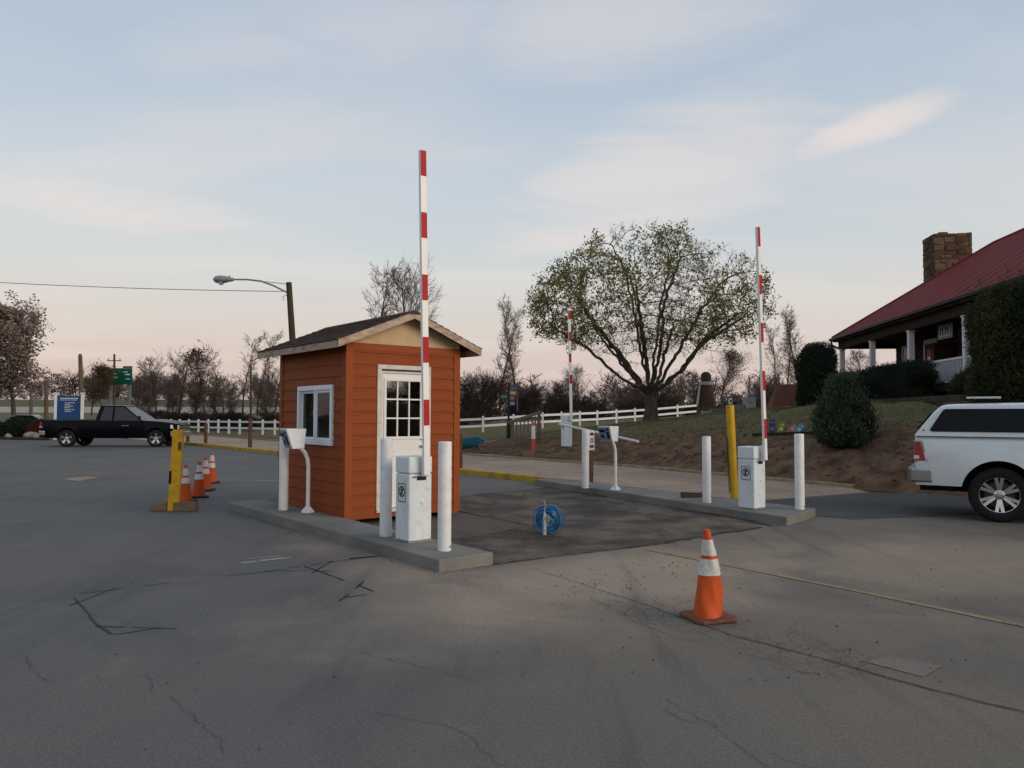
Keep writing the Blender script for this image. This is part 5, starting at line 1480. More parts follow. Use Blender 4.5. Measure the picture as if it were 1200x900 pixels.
# several stems from the fork are what the growth gives; thicken the base
trd, crd, ends = tree_mesh(pos, par, .31, .009, rt, .04, twigs=3, twig_len=.44, twig_r=.007, extra=1, e=1.88)
sel = ends[rt.random(len(ends)) < np.clip((np.linalg.norm((ends - np.array([0, 0, 4.4])) / np.array([5.9, 5.4, 5.2]), axis=1) - .42) * 1.5, .02, .8)]
rep_ = np.repeat(sel, 2, 0) + rt.normal(0, .09, (len(sel) * 2, 3))
clump = fbm(rep_[:, 0] * .7 + rep_[:, 1] * .4, rep_[:, 2] * .7 + rep_[:, 1] * .4, 3)
rep_ = rep_[clump + rt.normal(0, .18, len(rep_)) > -.10]
lv = leaf_quads(rep_, .145, rt, 1.8)
tree_thing('spreading_tree', 'broad spreading tree with sparse young yellow-green leaves on the slope', 'tree', tl, trd, crd, m_bark, m_bark, (lv, leaf_mat('young leaves', (0.14, 0.145, 0.034), (0.32, 0.285, 0.085), .7, .5)))

# ---- bare-tree kinds
def crown_pts(rng, n, rx, z0, z1, shape='egg', top=.0):
    out = []
    while len(out) < n:
        f = rng.random(); a = rng.uniform(0, 2 * PI); r_ = math.sqrt(rng.random())
        if shape == 'egg': w_ = math.sin(PI * min(1, f * .86 + .14)) ** .7
        elif shape == 'vase': w_ = (.35 + .65 * f) * (1 - .6 * max(0, f - .75) / .25)
        elif shape == 'cone': w_ = (1 - f) * .95 + .06
        else: w_ = math.sqrt(max(0, 1 - (2 * f - 1) ** 2))
        out.append((rx * w_ * r_ * math.cos(a), rx * w_ * r_ * math.sin(a), z0 + (z1 - z0) * f))
    return np.array(out)
def bare(seed, h, rx, z0, r0, n1=20, n2=8, n3=5, ang=42, shape='egg', stems=1, tip=.011, tf=1.0):
    """recursive bare tree: leader(s), rising limbs, branchlets, twigs"""
    g = np.random.default_rng(seed); SEG = []; ENDS = []
    def perp(d):
        q = np.cross(d, g.normal(size=3)); return q / (np.linalg.norm(q) + 1e-9)
    def limb(p, d, L, r, nseg, up, wob):
        pts = [p]; rs = [r]
        for i in range(nseg):
            d = d + g.normal(0, wob, 3) + np.array([0, 0, up]); d = d / np.linalg.norm(d)
            p = p + d * L / nseg; pts.append(p); rs.append(max(tip * .6, r * (1 - .85 * (i + 1) / nseg)))
        for i in range(nseg): SEG.append((pts[i], pts[i + 1], rs[i], rs[i + 1]))
        return pts, rs
    def at(pts, rs, f):
        k = f * (len(pts) - 1); i = min(int(k), len(pts) - 2); t = k - i
        d = pts[i + 1] - pts[i]; return pts[i] + d * t, d / (np.linalg.norm(d) + 1e-9), rs[i] + (rs[i + 1] - rs[i]) * t
    for s_ in range(stems):
        d0 = np.array([0, 0, 1.]) + (g.normal(0, .22, 3) if stems > 1 else g.normal(0, .03, 3)); d0[2] = abs(d0[2])
        hh = h * (1 if stems == 1 else g.uniform(.7, 1.0))
        P_, R_ = limb(np.array([0, 0, 0.]) + (g.normal(0, .12, 3) * np.array([1, 1, 0]) if stems > 1 else 0), d0 / np.linalg.norm(d0), hh, r0, 12, .02, .05)
        for i in range(n1):
            f = z0 / h + (1 - z0 / h) * (i + g.random()) / n1 * .97
            p, d, r = at(P_, R_, f)
            t = (f - z0 / h) / (1 - z0 / h)
            w = {'egg': math.sin(PI * min(1, .22 + .78 * t)) ** .8, 'vase': .55 + .45 * math.sin(PI * min(1, .15 + t * .8)), 'cone': 1.05 - t, 'round': math.sqrt(max(.05, 1 - (2 * t - .8) ** 2 * .6))}[shape]
            L = max(.25, rx * 1.25 * w * g.uniform(.7, 1.15)); an = R(ang * g.uniform(.75, 1.25))
            d1 = d * math.cos(an) + perp(d) * math.sin(an)
            P1, R1 = limb(p, d1 / np.linalg.norm(d1), L, max(tip, r * g.uniform(.38, .6)), 6, .07, .09)
            for j in range(n2):
                p2, d2, r2 = at(P1, R1, .18 + .8 * (j + g.random()) / n2)
                an = R(g.uniform(28, 58)); d3 = d2 * math.cos(an) + perp(d2) * math.sin(an)
                L2 = L * g.uniform(.22, .48)
                P2, R2 = limb(p2, d3, L2, max(tip * .8, r2 * .6), 3, .06, .12)
                for k in range(n3):
                    p4, d4, r4 = at(P2, R2, .2 + .8 * g.random())
                    an = R(g.uniform(20, 55)); d5 = d4 * math.cos(an) + perp(d4) * math.sin(an)
                    q = p4 + (d5 + np.array([0, 0, .1])) * L2 * g.uniform(.25, .6)
                    SEG.append((p4, q, tip * .7, tip * .4)); ENDS.append(q)
    P0 = np.array([x[0] for x in SEG]); P1 = np.array([x[1] for x in SEG]); R0 = np.array([x[2] for x in SEG]); R1 = np.array([x[3] for x in SEG])
    big = R0 > max(.03, r0 * .35)
    tv, tf_ = tubes_np(P0[big], P1[big], R0[big], R1[big], 8); cv, cf = tubes_np(P0[~big], P1[~big], R0[~big], R1[~big], 3)
    zm = P1[:, 2].max(); sc = h / zm
    return (tv * sc, [tf_]), (cv * sc, [cf]), np.array(ENDS) * sc
# slim upright tree
kA = bare(31, 10.1, 1.9, 1.8, .13, 28, 9, 7, 36, 'vase', tip=.017)
kB = bare(32, 9.1, 3.0, 1.2, .17, 30, 10, 8, 46, 'egg', tip=.017)
kC = bare(33, 11.2, 3.8, 2.2, .20, 30, 11, 8, 42, 'egg', tip=.017)
kD = bare(34, 4.6, 1.9, .25, .05, 10, 8, 6, 45, 'round', stems=8, tip=.014)      # thicket bush
def meshes(k, nm): return np_mesh('trunk', *k[0]), np_mesh('crown', *k[1])
KM = {n_: meshes(k, n_) for n_, k in dict(A=kA, B=kB, C=kC, D=kD).items()}
KM2 = {}
def place(kind, px, d, ytop, ybase, label, sx=1.0, cat='tree', name='bare_tree', group=None, tm=None, rz=None, z=None, leaves=None, bark=None):
    H0 = {'A': 10.1, 'B': 9.1, 'C': 11.2, 'D': 4.6}[kind]
    pb = P(px, ybase, d)
    h = (ybase - ytop) * d / 900.0
    key = (kind, (tm or m_twig).name, (bark or m_bark).name)
    if key not in KM2:
        a, b_ = KM[kind][0].copy(), KM[kind][1].copy()
        KM2[key] = (a, b_)
    t = thing(name, label, cat, (pb.x, pb.y, pb.z if z is None else z), rz if rz is not None else random.uniform(0, 6.28), group)
    sc = h / H0; t.scale = (sc * sx, sc * sx, sc)
    obj('trunk', KM2[key][0], bark or m_bark, t, smooth=False); c = obj('crown', KM2[key][1], tm or m_twig, t)
    if leaves:
        K = {'A': kA, 'B': kB, 'C': kC, 'D': kD}[kind][2]
        r_ = np.random.default_rng(int(px)); nrep, frac, size, mt, js = leaves
        pts = np.repeat(K[r_.random(len(K)) < frac], nrep, 0); pts = pts + r_.normal(0, js, pts.shape)
        obj('leaves', np_mesh('leaves', *leaf_quads(pts, size, r_, 1.7)), mt, c)
    return t
m_rust = leaf_mat('rust oak leaves', (0.085, 0.030, 0.014), (0.135, 0.052, 0.026), .8, .2)
m_blos = leaf_mat('grey brown spent blossom', (0.17, 0.125, 0.10), (0.33, 0.26, 0.22), 1.0, .3)
m_budg = leaf_mat('olive buds', (0.070, 0.060, 0.022), (0.115, 0.082, 0.034), .8, .25)
m_brown = leaf_mat('brown leaves', (0.060, 0.040, 0.022), (0.110, 0.075, 0.038), .8, .2)
gl = 'bare trees along the back fence'
# left of the booth
place('B', 16, 55, 345, 487, 'round grey-brown blossoming tree at the left edge', 1.12, name='blossom_tree', leaves=(6, 1.0, .21, m_blos, .2), tm=m_twig)
place('C', 107, 84, 424, 487, 'olive green leafing tree in front of the highway sign', 1.0, name='leafing_tree', leaves=(3, .8, .30, m_budg, .3), tm=m_twig)
place('B', 160, 88, 434, 484, 'low bare tree right of the green highway sign', 1.3, group=gl)
place('A', 262, 78, 416, 484, 'bare tree touching the right side of the rust-leaved oak', 1.2, group=gl)
place('A', 196, 84, 420, 484, 'bare tree between two others left of the oak', 1.4, group=gl)
place('B', 183, 82, 408, 484, 'bare tree left of the rust-leaved oak', 1.0, group=gl)
place('B', 210, 78, 402, 484, 'bare twiggy tree touching the left side of the rust-leaved oak', 1.25, group=gl)
place('B', 239, 74, 398, 484, 'conical oak still holding rust-brown leaves', .95, name='oak_tree', leaves=(1, .5, .26, m_rust, .2))
place('A', 284, 72, 386, 486, 'slim bare tree left of the lamp pole', 1.0, tm=m_twigp, group=gl)
place('A', 301, 70, 382, 487, 'tallest slim bare tree left of the booth', 1.0, tm=m_twigp, group=gl)
place('B', 322, 66, 420, 488, 'low bare tree against the booth wall', 1.1, group=gl)
# behind the booth
place('A', 437, 58, 300, 488, 'thin bare tree topping the left slope of the booth roof', .85, tm=m_twigp, group=gl)
place('C', 488, 56, 300, 488, 'wide bare tree rising behind the booth ridge', .85, tm=m_twigp, group=gl)
# between the booth and the spreading tree
place('A', 586, 66, 350, 480, 'left of two slim bare trees beside the dark thicket', .9, tm=m_twigp, group=gl)
place('A', 606, 64, 345, 482, 'right of two slim bare trees beside the dark thicket', 1.0, tm=m_twigp, group=gl)
for px, d, yt, yb, sx, lb in ((172, 86, 458, 487, 1.3, 'dark thicket bush just right of the pickup cab roof'), (204, 80, 462, 487, 1.4, 'dark thicket bush under the bare trees left of the oak'), (228, 76, 450, 487, 1.2, 'dark thicket bush at the foot of the oak'),
                              (252, 77, 448, 487, 1.3, 'dark thicket bush right of the oak'), (272, 75, 464, 488, 1.3, 'dark thicket bush left of the slim bare trees'), (312, 70, 452, 489, 1.2, 'dark thicket bush left of the booth wall')):
    place('D', px, d, yt, yb, lb, sx, 'bush', 'thicket_bush', 'dark thicket bushes behind the white fence', tm=m_twig, bark=m_twigd)
for px, d, yt, yb, sx, lb in ((545, 60, 432, 488, 1.1, 'dark tangled bush nearest the booth corner'), (563, 62, 428, 488, 1.3, 'dark tangled bush, second from the booth corner'), (582, 66, 438, 486, 1.2, 'dark tangled bush behind the black signpost'),
                              (628, 74, 446, 484, 1.2, 'dark tangled bush behind the wooden stair rail'), (655, 80, 440, 482, 1.4, 'dark tangled bush left of the far gate arm')):
    place('D', px, d, yt, yb, lb, sx, 'bush', 'thicket_bush', 'dark thicket bushes behind the white fence', tm=m_twigd, bark=m_twigd)
place('C', 678, 95, 424, 482, 'rounded bare tree behind the far gate arm', 1.2, group=gl, tm=m_twigd)
place('C', 845, 62, 405, 480, 'brown-leaved tree behind the right side of the spreading tree', 1.1, name='brown_tree', leaves=(2, .6, .2, m_brown, .25))
place('B', 800, 75, 428, 480, 'low bare tree behind the spreading tree trunk', 1.3, group=gl, leaves=(1, .3, .2, m_brown, .2))
place('A', 908, 52, 372, 474, 'bare tree just right of the right gate arm', .95, group=gl)
place('A', 922, 56, 362, 474, 'middle bare tree of three left of the clipped evergreen', .95, tm=m_twigp, group=gl)
place('A', 938, 50, 356, 474, 'tallest bare tree of three left of the clipped evergreen', 1.1, tm=m_twigp, group=gl)
place('B', 1012, 75, 400, 470, 'bare tree seen through the porch', 1.3, group=gl)

# ---- the far wood: trees too many and too thin to tell apart
def far_wood(name, label, spots, mat, seed, kinds=('B', 'D')):
    r_ = np.random.default_rng(seed); V, F3, F4, k = [], [], [], 0
    lib = []
    for n_ in kinds:
        me = KM[n_][1]; v_ = np.empty(len(me.vertices) * 3, np.float32); me.vertices.foreach_get('co', v_); v_ = v_.reshape(-1, 3)
        tot = np.empty(len(me.polygons), np.int32); me.polygons.foreach_get('loop_total', tot)
        idx = np.empty(len(me.loops), np.int32); me.loops.foreach_get('vertex_index', idx)
        lib.append((v_, idx.reshape(-1, 4)))
    for (x, y, z, h, w) in spots:
        v_, f_ = lib[r_.integers(len(lib))]
        # thin the twigs but fatten them, as they stand far off
        a = r_.uniform(0, 6.28); c, s_ = math.cos(a), math.sin(a)
        q_ = v_ * np.array([w, w, h / v_[:, 2].max()]); q_ = np.stack([q_[:, 0] * c - q_[:, 1] * s_ + x, q_[:, 0] * s_ + q_[:, 1] * c + y, q_[:, 2] + z], -1)
        V.append(q_); F4.append(f_ + k); k += len(q_)
    return tag(obj(name, np_mesh(name, np.concatenate(V), np.concatenate(F4)), mat), label, 'woods', kind='stuff')
kE = bare(41, 7.5, 2.3, .5, .14, 20, 7, 4, 42, 'egg', tip=.035)
kF = bare(42, 4.0, 1.7, .2, .06, 7, 6, 4, 45, 'round', stems=6, tip=.034)
KM['E'] = meshes(kE, 'E'); KM['F'] = meshes(kF, 'F')
sp = []; rw = random.Random(9)
for i in range(230):                       # behind the fence and hill, whole width of the view
    px = rw.uniform(-150, 1350); d = rw.uniform(95, 150) if px > 335 else rw.uniform(165, 205)
    h = rw.uniform(4.8, 7.6) * (1.25 if px < 335 else 1.0)
    p = P(px, 486, d); sp.append((p.x, p.y, -.3 + (.8 if px > 560 else 3.5 if px < 335 else 0), h, rw.uniform(.9, 1.4) * (1.5 if px < 335 else 1)))
far_wood('far_woods', 'hazy brown band of distant bare woods along the horizon', sp, M('far twigs', (0.115, 0.088, 0.080), 1, var=.3, scale=.2), 5, ('E', 'F'))
sp = []
for i in range(130):                       # brush under the trees, by the fence
    px = rw.choice([rw.uniform(165, 330), rw.uniform(530, 900)]); d = rw.uniform(70, 92)
    p = P(px, 486, d); sp.append((p.x, p.y, -.1 + (.7 if px > 560 else 0), rw.uniform(1.8, 3.8) * (.62 if px < 335 else 1), rw.uniform(.6, 1.0)))
far_wood('roadside_brush', 'low dark brush under the trees behind the fence', sp, m_twigd, 6, ('F',))
sp = []
for i in range(260):                       # woods behind the viewer, seen in the glass
    a = rw.uniform(R(136), R(385)); d = rw.uniform(65, 105)
    sp.append((d * math.cos(a), d * math.sin(a), -.2, rw.uniform(5.5, 8.5), rw.uniform(1.3, 1.9)))
far_wood('woods_behind', 'bare woods on the far side of the lot, mirrored in the booth glass', sp, M('far twigs', (0.075, 0.056, 0.052)), 7, ('E', 'F'))

# ---- evergreens
def evergreen(name, label, loc, shape, n, size, mat, core, seed, spike=0.0, group=None, rz=0.0, cat='bush', spray=0):
    """shape(theta, f) -> radius at height fraction f; returns thing > trunk core, foliage"""
    r_ = np.random.default_rng(seed)
    t = thing(name, label, cat, loc, rz, group)
    rx, ry, h, fn = shape
    f = r_.random(n * 2); th = r_.uniform(0, 2 * PI, n * 2)
    rad = np.array([fn(a, b_) for a, b_ in zip(th, f)])
    keep = r_.random(n * 2) < np.clip(rad / rad.max() + .15, 0, 1); f, th, rad = f[keep][:n], th[keep][:n], rad[keep][:n]
    lum = 1 + .10 * np.sin(th * 3 + f * 9) + .13 * fbm(th * 1.6 + 3, f * 6, 3) * 2
    dep = 1 - np.abs(r_.normal(0, .09, len(f)))
    c = np.stack([np.cos(th) * rad * rx * lum * dep, np.sin(th) * rad * ry * lum * dep, f * h * (1 + .03 * fbm(th, f * 3, 2))], -1)
    outw = np.stack([np.cos(th), np.sin(th), np.full(len(th), .25 + spike * 1.6)], -1) + r_.normal(0, .35, (len(th), 3)); outw /= np.linalg.norm(outw, axis=1)[:, None]
    K_ = 4; Ls = size * (1.2 + 2.4 * spike) * r_.uniform(.4, 1.5, len(c))
    big_ = r_.random(len(c)) < .08; Ls = np.where(big_, Ls * 1.9, Ls)
    c = np.concatenate([c + outw * (Ls * (k_ / K_))[:, None] + r_.normal(0, size * .16 * (1.2 - k_ / K_), c.shape) for k_ in range(K_)])
    if spray:
        ns_ = spray; f2 = r_.random(ns_) ** .9; t2 = r_.uniform(0, 2 * PI, ns_); r2 = np.array([fn(a, b_) for a, b_ in zip(t2, f2)]) * .8
        b0_ = np.stack([np.cos(t2) * r2 * rx, np.sin(t2) * r2 * ry, f2 * h * .95], -1)
        d2 = np.stack([np.cos(t2), np.sin(t2), r_.uniform(.5, 1.6, ns_)], -1) + r_.normal(0, .25, (ns_, 3)); d2 /= np.linalg.norm(d2, axis=1)[:, None]
        L2 = h * r_.uniform(.12, .27, ns_)
        extra_ = [b0_ + d2 * (L2 * q_)[:, None] + r_.normal(0, size * .32 * (1.1 - q_), b0_.shape) for q_ in np.linspace(.05, 1, 16)]
        c = np.concatenate([c] + extra_)
    v, fc = leaf_quads(c, size * .62, r_, 2.6, up=.2 + spike)
    # core
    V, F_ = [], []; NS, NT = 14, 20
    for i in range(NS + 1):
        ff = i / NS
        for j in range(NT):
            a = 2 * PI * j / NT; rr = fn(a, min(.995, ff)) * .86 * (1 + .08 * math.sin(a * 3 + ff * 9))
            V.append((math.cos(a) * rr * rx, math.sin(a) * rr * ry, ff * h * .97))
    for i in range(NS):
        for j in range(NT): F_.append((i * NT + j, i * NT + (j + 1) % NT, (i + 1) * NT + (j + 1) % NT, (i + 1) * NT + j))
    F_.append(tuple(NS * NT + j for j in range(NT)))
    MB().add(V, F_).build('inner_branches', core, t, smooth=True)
    obj('foliage', np_mesh('foliage', v, fc), mat, t)
    return t
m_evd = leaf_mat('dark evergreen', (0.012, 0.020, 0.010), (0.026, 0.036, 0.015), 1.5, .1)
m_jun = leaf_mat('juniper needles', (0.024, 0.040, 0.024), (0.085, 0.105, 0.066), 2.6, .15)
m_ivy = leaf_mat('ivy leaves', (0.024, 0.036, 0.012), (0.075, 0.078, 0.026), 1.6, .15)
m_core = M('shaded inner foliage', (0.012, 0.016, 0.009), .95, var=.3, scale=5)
dome = lambda a, f: (1 - max(0, (f - .62) / .38) ** 2.6) ** .5 * (.90 + .10 * min(1, f * 4)) if f < 1 else .02
spread_ = lambda a, f: max(.04, (math.sin(PI * min(1, (f * .80 + .20))) ** .75) * (1 + .12 * math.sin(5 * a + 7 * f)))
conic_ = lambda a, f: max(.05, (1.04 - f) ** .62 * (.72 + .28 * min(1, f * 5)) * (1 + .16 * math.sin(4 * a + 8 * f) + .08 * math.sin(9 * a - 15 * f)))
box_ = lambda a, f: (1 / max(abs(math.cos(a)), abs(math.sin(a)))) ** .75 * (1 - max(0, (f - .85) / .15) ** 2 * .25)
def gp_(px, d, sink=.05):
    p = P(px, 470, d); p.z = hz(p.x, p.y) - sink; return p
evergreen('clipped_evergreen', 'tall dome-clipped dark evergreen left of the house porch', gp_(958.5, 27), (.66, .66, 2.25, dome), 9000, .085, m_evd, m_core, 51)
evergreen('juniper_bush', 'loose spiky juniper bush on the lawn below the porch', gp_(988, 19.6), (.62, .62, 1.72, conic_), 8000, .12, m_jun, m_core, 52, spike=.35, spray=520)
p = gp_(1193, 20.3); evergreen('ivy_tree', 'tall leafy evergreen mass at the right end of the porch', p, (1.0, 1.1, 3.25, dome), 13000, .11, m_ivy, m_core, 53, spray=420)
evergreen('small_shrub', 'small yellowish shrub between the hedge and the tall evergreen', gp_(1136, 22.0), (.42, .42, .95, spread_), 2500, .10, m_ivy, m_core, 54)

# ================================================================== THE HOUSE
m_roofr = M('dark red metal roof', (0.19, 0.027, 0.025), .8, var=.10, scale=1.5, dirt=(.145, .022, .021), dirt_amt=.5, dscale=1.2, spec=.15)
m_pw = M('white porch paint', (0.72, 0.72, 0.71), .6, var=.06, scale=4)
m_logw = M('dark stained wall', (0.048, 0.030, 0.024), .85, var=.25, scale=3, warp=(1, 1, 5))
m_stone = M('chimney stone', (0.095, 0.055, 0.036), .95, var=.4, scale=2.5, bump=.5, bscale=14)
m_stone2 = M('pale chimney stone', (0.150, 0.095, 0.062), .95, var=.35, scale=2.5, bump=.5, bscale=14)
m_mort = M('mortar', (0.085, 0.062, 0.046), .95, var=.2)
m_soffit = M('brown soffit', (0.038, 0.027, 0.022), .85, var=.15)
m_deck = M('grey porch deck', (0.13, 0.125, 0.115), .85, var=.2)
m_dkmetal = M('dark bronze metal', (0.02, 0.018, 0.017), .5, var=.2)
HO = Vector((15.63, 37.4, 0)); hv = Vector((.112, .994, 0)).normalized(); hn = Vector((hv.y, -hv.x, 0))   # corner; along (away); inward
HRZ = math.atan2(-hv.x, hv.y)                 # local y = along, away; local x = inward (right)
house = thing('porch_house', 'long house with dark red hip roof, white porch posts and stone chimney', 'house', HO, HRZ)
ZE = 5.40; RP = .68; HWD = 5.06; LEN = 26.0    # eave height, pitch, half width, length (towards the camera side = −y)
FL = 2.62
ze, zr = ZE, ZE + RP * HWD
V = [(0, 0, ze), (2 * HWD, 0, ze), (2 * HWD, -LEN, ze), (0, -LEN, ze), (HWD, -HWD, zr), (HWD, -LEN + HWD, zr)]
rf = MB().add([(a, b_, c + .02) for a, b_, c in V] + [(a, b_, c - .10) for a, b_, c in V], [(0, 4, 5, 3), (1, 2, 5, 4), (0, 1, 4), (2, 3, 5), (6, 9, 11, 10), (7, 10, 11, 8), (6, 10, 7), (8, 11, 9), (0, 3, 9, 6), (1, 0, 6, 7), (2, 1, 7, 8), (3, 2, 8, 9)]).build('roof', m_roofr, house)
# standing seams down the lane-side slope, ridge and hip caps
for i in range(1, 26):
    y = -LEN + i * 1.02
    top = min(HWD, -y, LEN + y)
    if top < .4: continue
    mb = MB(); n_ = Vector((-RP, 0, 1)).normalized() * .008
    a_, b_ = Vector((0.0, y, ze + .022)), Vector((top, y, ze + .022 + RP * top))
    mb.add([a_ + Vector((0, -.012, 0)), a_ + Vector((0, .012, 0)), b_ + Vector((0, .012, 0)), b_ + Vector((0, -.012, 0)), a_ + n_ + Vector((0, -.012, 0)), a_ + n_ + Vector((0, .012, 0)), b_ + n_ + Vector((0, .012, 0)), b_ + n_ + Vector((0, -.012, 0))],
           [(3, 2, 1, 0), (4, 5, 6, 7), (0, 1, 5, 4), (1, 2, 6, 5), (2, 3, 7, 6), (3, 0, 4, 7)]).build('standing_seam', m_roofr, rf)
for p_, q_ in (((0, 0, ze), (HWD, -HWD, zr)), ((2 * HWD, 0, ze), (HWD, -HWD, zr)), ((HWD, -HWD, zr), (HWD, -LEN + HWD, zr)), ((HWD, -LEN + HWD, zr), (0, -LEN, ze))):
    MB().tube([Vector(p_) + Vector((0, 0, .03)), Vector(q_) + Vector((0, 0, .03))], .06, 6).build('ridge_cap', m_roofr, rf)
# gutter, downpipe, soffit
MB().b2((-.12, -LEN, ze - .12), (-.005, .12, ze - .01)).build('gutter', m_dkmetal, house, bevel=.01)
MB().b2((-.12, .005, ze - .12), (2 * HWD, .12, ze - .012)).build('gutter', m_dkmetal, house)
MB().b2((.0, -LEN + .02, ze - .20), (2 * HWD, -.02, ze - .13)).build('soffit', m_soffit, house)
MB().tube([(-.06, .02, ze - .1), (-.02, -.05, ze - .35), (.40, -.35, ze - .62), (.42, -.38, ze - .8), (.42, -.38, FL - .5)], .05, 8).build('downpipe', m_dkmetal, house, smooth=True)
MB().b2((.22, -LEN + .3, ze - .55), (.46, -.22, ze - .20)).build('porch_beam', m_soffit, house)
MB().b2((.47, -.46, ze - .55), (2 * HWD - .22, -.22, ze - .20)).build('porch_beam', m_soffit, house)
# floor slab and skirt
MB().b2((.12, -LEN + .2, FL - .16), (2 * HWD - .1, -.12, FL)).build('porch_floor', m_deck, house)
MB().b2((.30, -LEN + .3, 1.2), (2 * HWD - .3, -.3, FL - .165)).build('foundation', m_stone, house)
# columns
cols_y = [-.42, -4.52, -8.6, -13.0, -17.2, -21.4, -25.4]
for y in cols_y:
    c = MB().b2((.24, y - .10, FL), (.44, y + .10, ze - .55)).build('porch_post', m_pw, house, bevel=.012)
    MB().b2((.20, y - .14, FL + .001), (.48, y + .14, FL + .16)).build('post_base', m_pw, c, bevel=.01); MB().b2((.215, y - .125, ze - .62), (.465, y + .125, ze - .56)).build('post_cap', m_pw, c, bevel=.01)
for x in (3.4, 6.6, 9.6):
    MB().b2((x - .1, -.52, FL), (x + .1, -.32, ze - .55)).build('porch_post', m_pw, house, bevel=.012)
# rails with balusters between posts (one gap left for the steps)
def railing(p, q_, par):
    p, q_ = Vector(p), Vector(q_)
    g = MB(); d = q_ - p; L_ = d.length; u_ = d.normalized()
    ro_ = bpy.data.objects.new('railing', None); link(ro_, par)
    for z0, z1 in ((.86, .93), (.12, .18)):
        mb = MB(); w_ = Vector((-u_.y, u_.x, 0)) * .035
        mb.add([p - w_ + Vector((0, 0, z0)), q_ - w_ + Vector((0, 0, z0)), q_ + w_ + Vector((0, 0, z0)), p + w_ + Vector((0, 0, z0)), p - w_ + Vector((0, 0, z1)), q_ - w_ + Vector((0, 0, z1)), q_ + w_ + Vector((0, 0, z1)), p + w_ + Vector((0, 0, z1))],
               [(3, 2, 1, 0), (4, 5, 6, 7), (0, 1, 5, 4), (1, 2, 6, 5), (2, 3, 7, 6), (3, 0, 4, 7)]).build('rail', m_pw, ro_)
    n_ = int(L_ / .14)
    me = None
    for i in range(1, n_):
        c = p + d * i / n_
        if me is None: me = MB().b2((-.018, -.018, .18), (.018, .018, .86)).mesh('baluster'); me.materials.append(m_pw)
        o = bpy.data.objects.new('baluster', me); link(o, ro_); o.location = c
for i in range(1, 6): railing((.34, cols_y[i] - .12, FL), (.34, cols_y[i + 1] + .12, FL), house)
railing((.34, -.55, FL), (.34, -2.4, FL), house)
railing((.45, -.42, FL), (3.3, -.42, FL), house)
# wall behind the porch with doors and windows
WX = 2.25; WY0 = -2.0
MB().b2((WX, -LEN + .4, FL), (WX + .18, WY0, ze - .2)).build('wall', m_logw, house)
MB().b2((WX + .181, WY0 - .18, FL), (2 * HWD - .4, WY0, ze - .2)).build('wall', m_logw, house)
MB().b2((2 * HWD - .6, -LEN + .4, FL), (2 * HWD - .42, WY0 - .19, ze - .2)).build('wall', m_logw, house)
for k in range(11):                                    # wall boards
    z = FL + .02 + k * .235
    MB().b2((WX - .022, -LEN + .4, z), (WX - .001, WY0, z + .215)).build('wall_board', m_logw, house)
def opening(y0, y1, z0, z1, nm, panes=2, trim=.12):
    f = MB()
    for a, b_, c, d in ((y0 - trim, y1 + trim, z1, z1 + trim), (y0 - trim, y0, z0, z1), (y1, y1 + trim, z0, z1)): f.b2((WX - .06, a, c), (WX - .023, b_, d))
    if nm == 'window': f.b2((WX - .08, y0 - trim, z0 - .08), (WX - .023, y1 + trim, z0 - .001))
    fo = f.build(nm, m_pw, house)
    if nm == 'door':
        mb = MB(); mb.b2((WX - .045, y0 + .001, z0), (WX - .024, y1 - .001, z0 + .85)); mb.b2((WX - .045, y0 + .001, z0 + .851), (WX - .024, y0 + .13, z1)); mb.b2((WX - .045, y1 - .13, z0 + .851), (WX - .024, y1 - .001, z1)); mb.b2((WX - .045, y0 + .131, z1 - .14), (WX - .024, y1 - .131, z1))
        mb.build('door_leaf', m_pw, fo); y0, y1, z0, z1 = y0 + .13, y1 - .13, z0 + .85, z1 - .14
    w_ = (y1 - y0) / panes
    for i in range(panes):
        MB().b2((WX - .036, y0 + i * w_ + .02, z0 + .02), (WX - .024, y0 + (i + 1) * w_ - .02, z1 - .02)).build('pane', m_carglass, fo)
        if i: MB().b2((WX - .05, y0 + i * w_ - .019, z0), (WX - .037, y0 + i * w_ + .019, z1)).build('mullion', m_pw, fo)
opening(-4.0, -2.9, FL + .8, FL + 2.0, 'window')
opening(-6.2, -5.2, FL + .01, FL + 2.05, 'door', 1)
opening(-9.8, -8.8, FL + .01, FL + 2.05, 'door', 1)
opening(-12.0, -10.4, FL + .75, FL + 1.95, 'window', 3)
opening(-16, -14.6, FL + .75, FL + 1.95, 'window', 2); opening(-20, -18.6, FL + .75, FL + 1.95, 'window', 2)
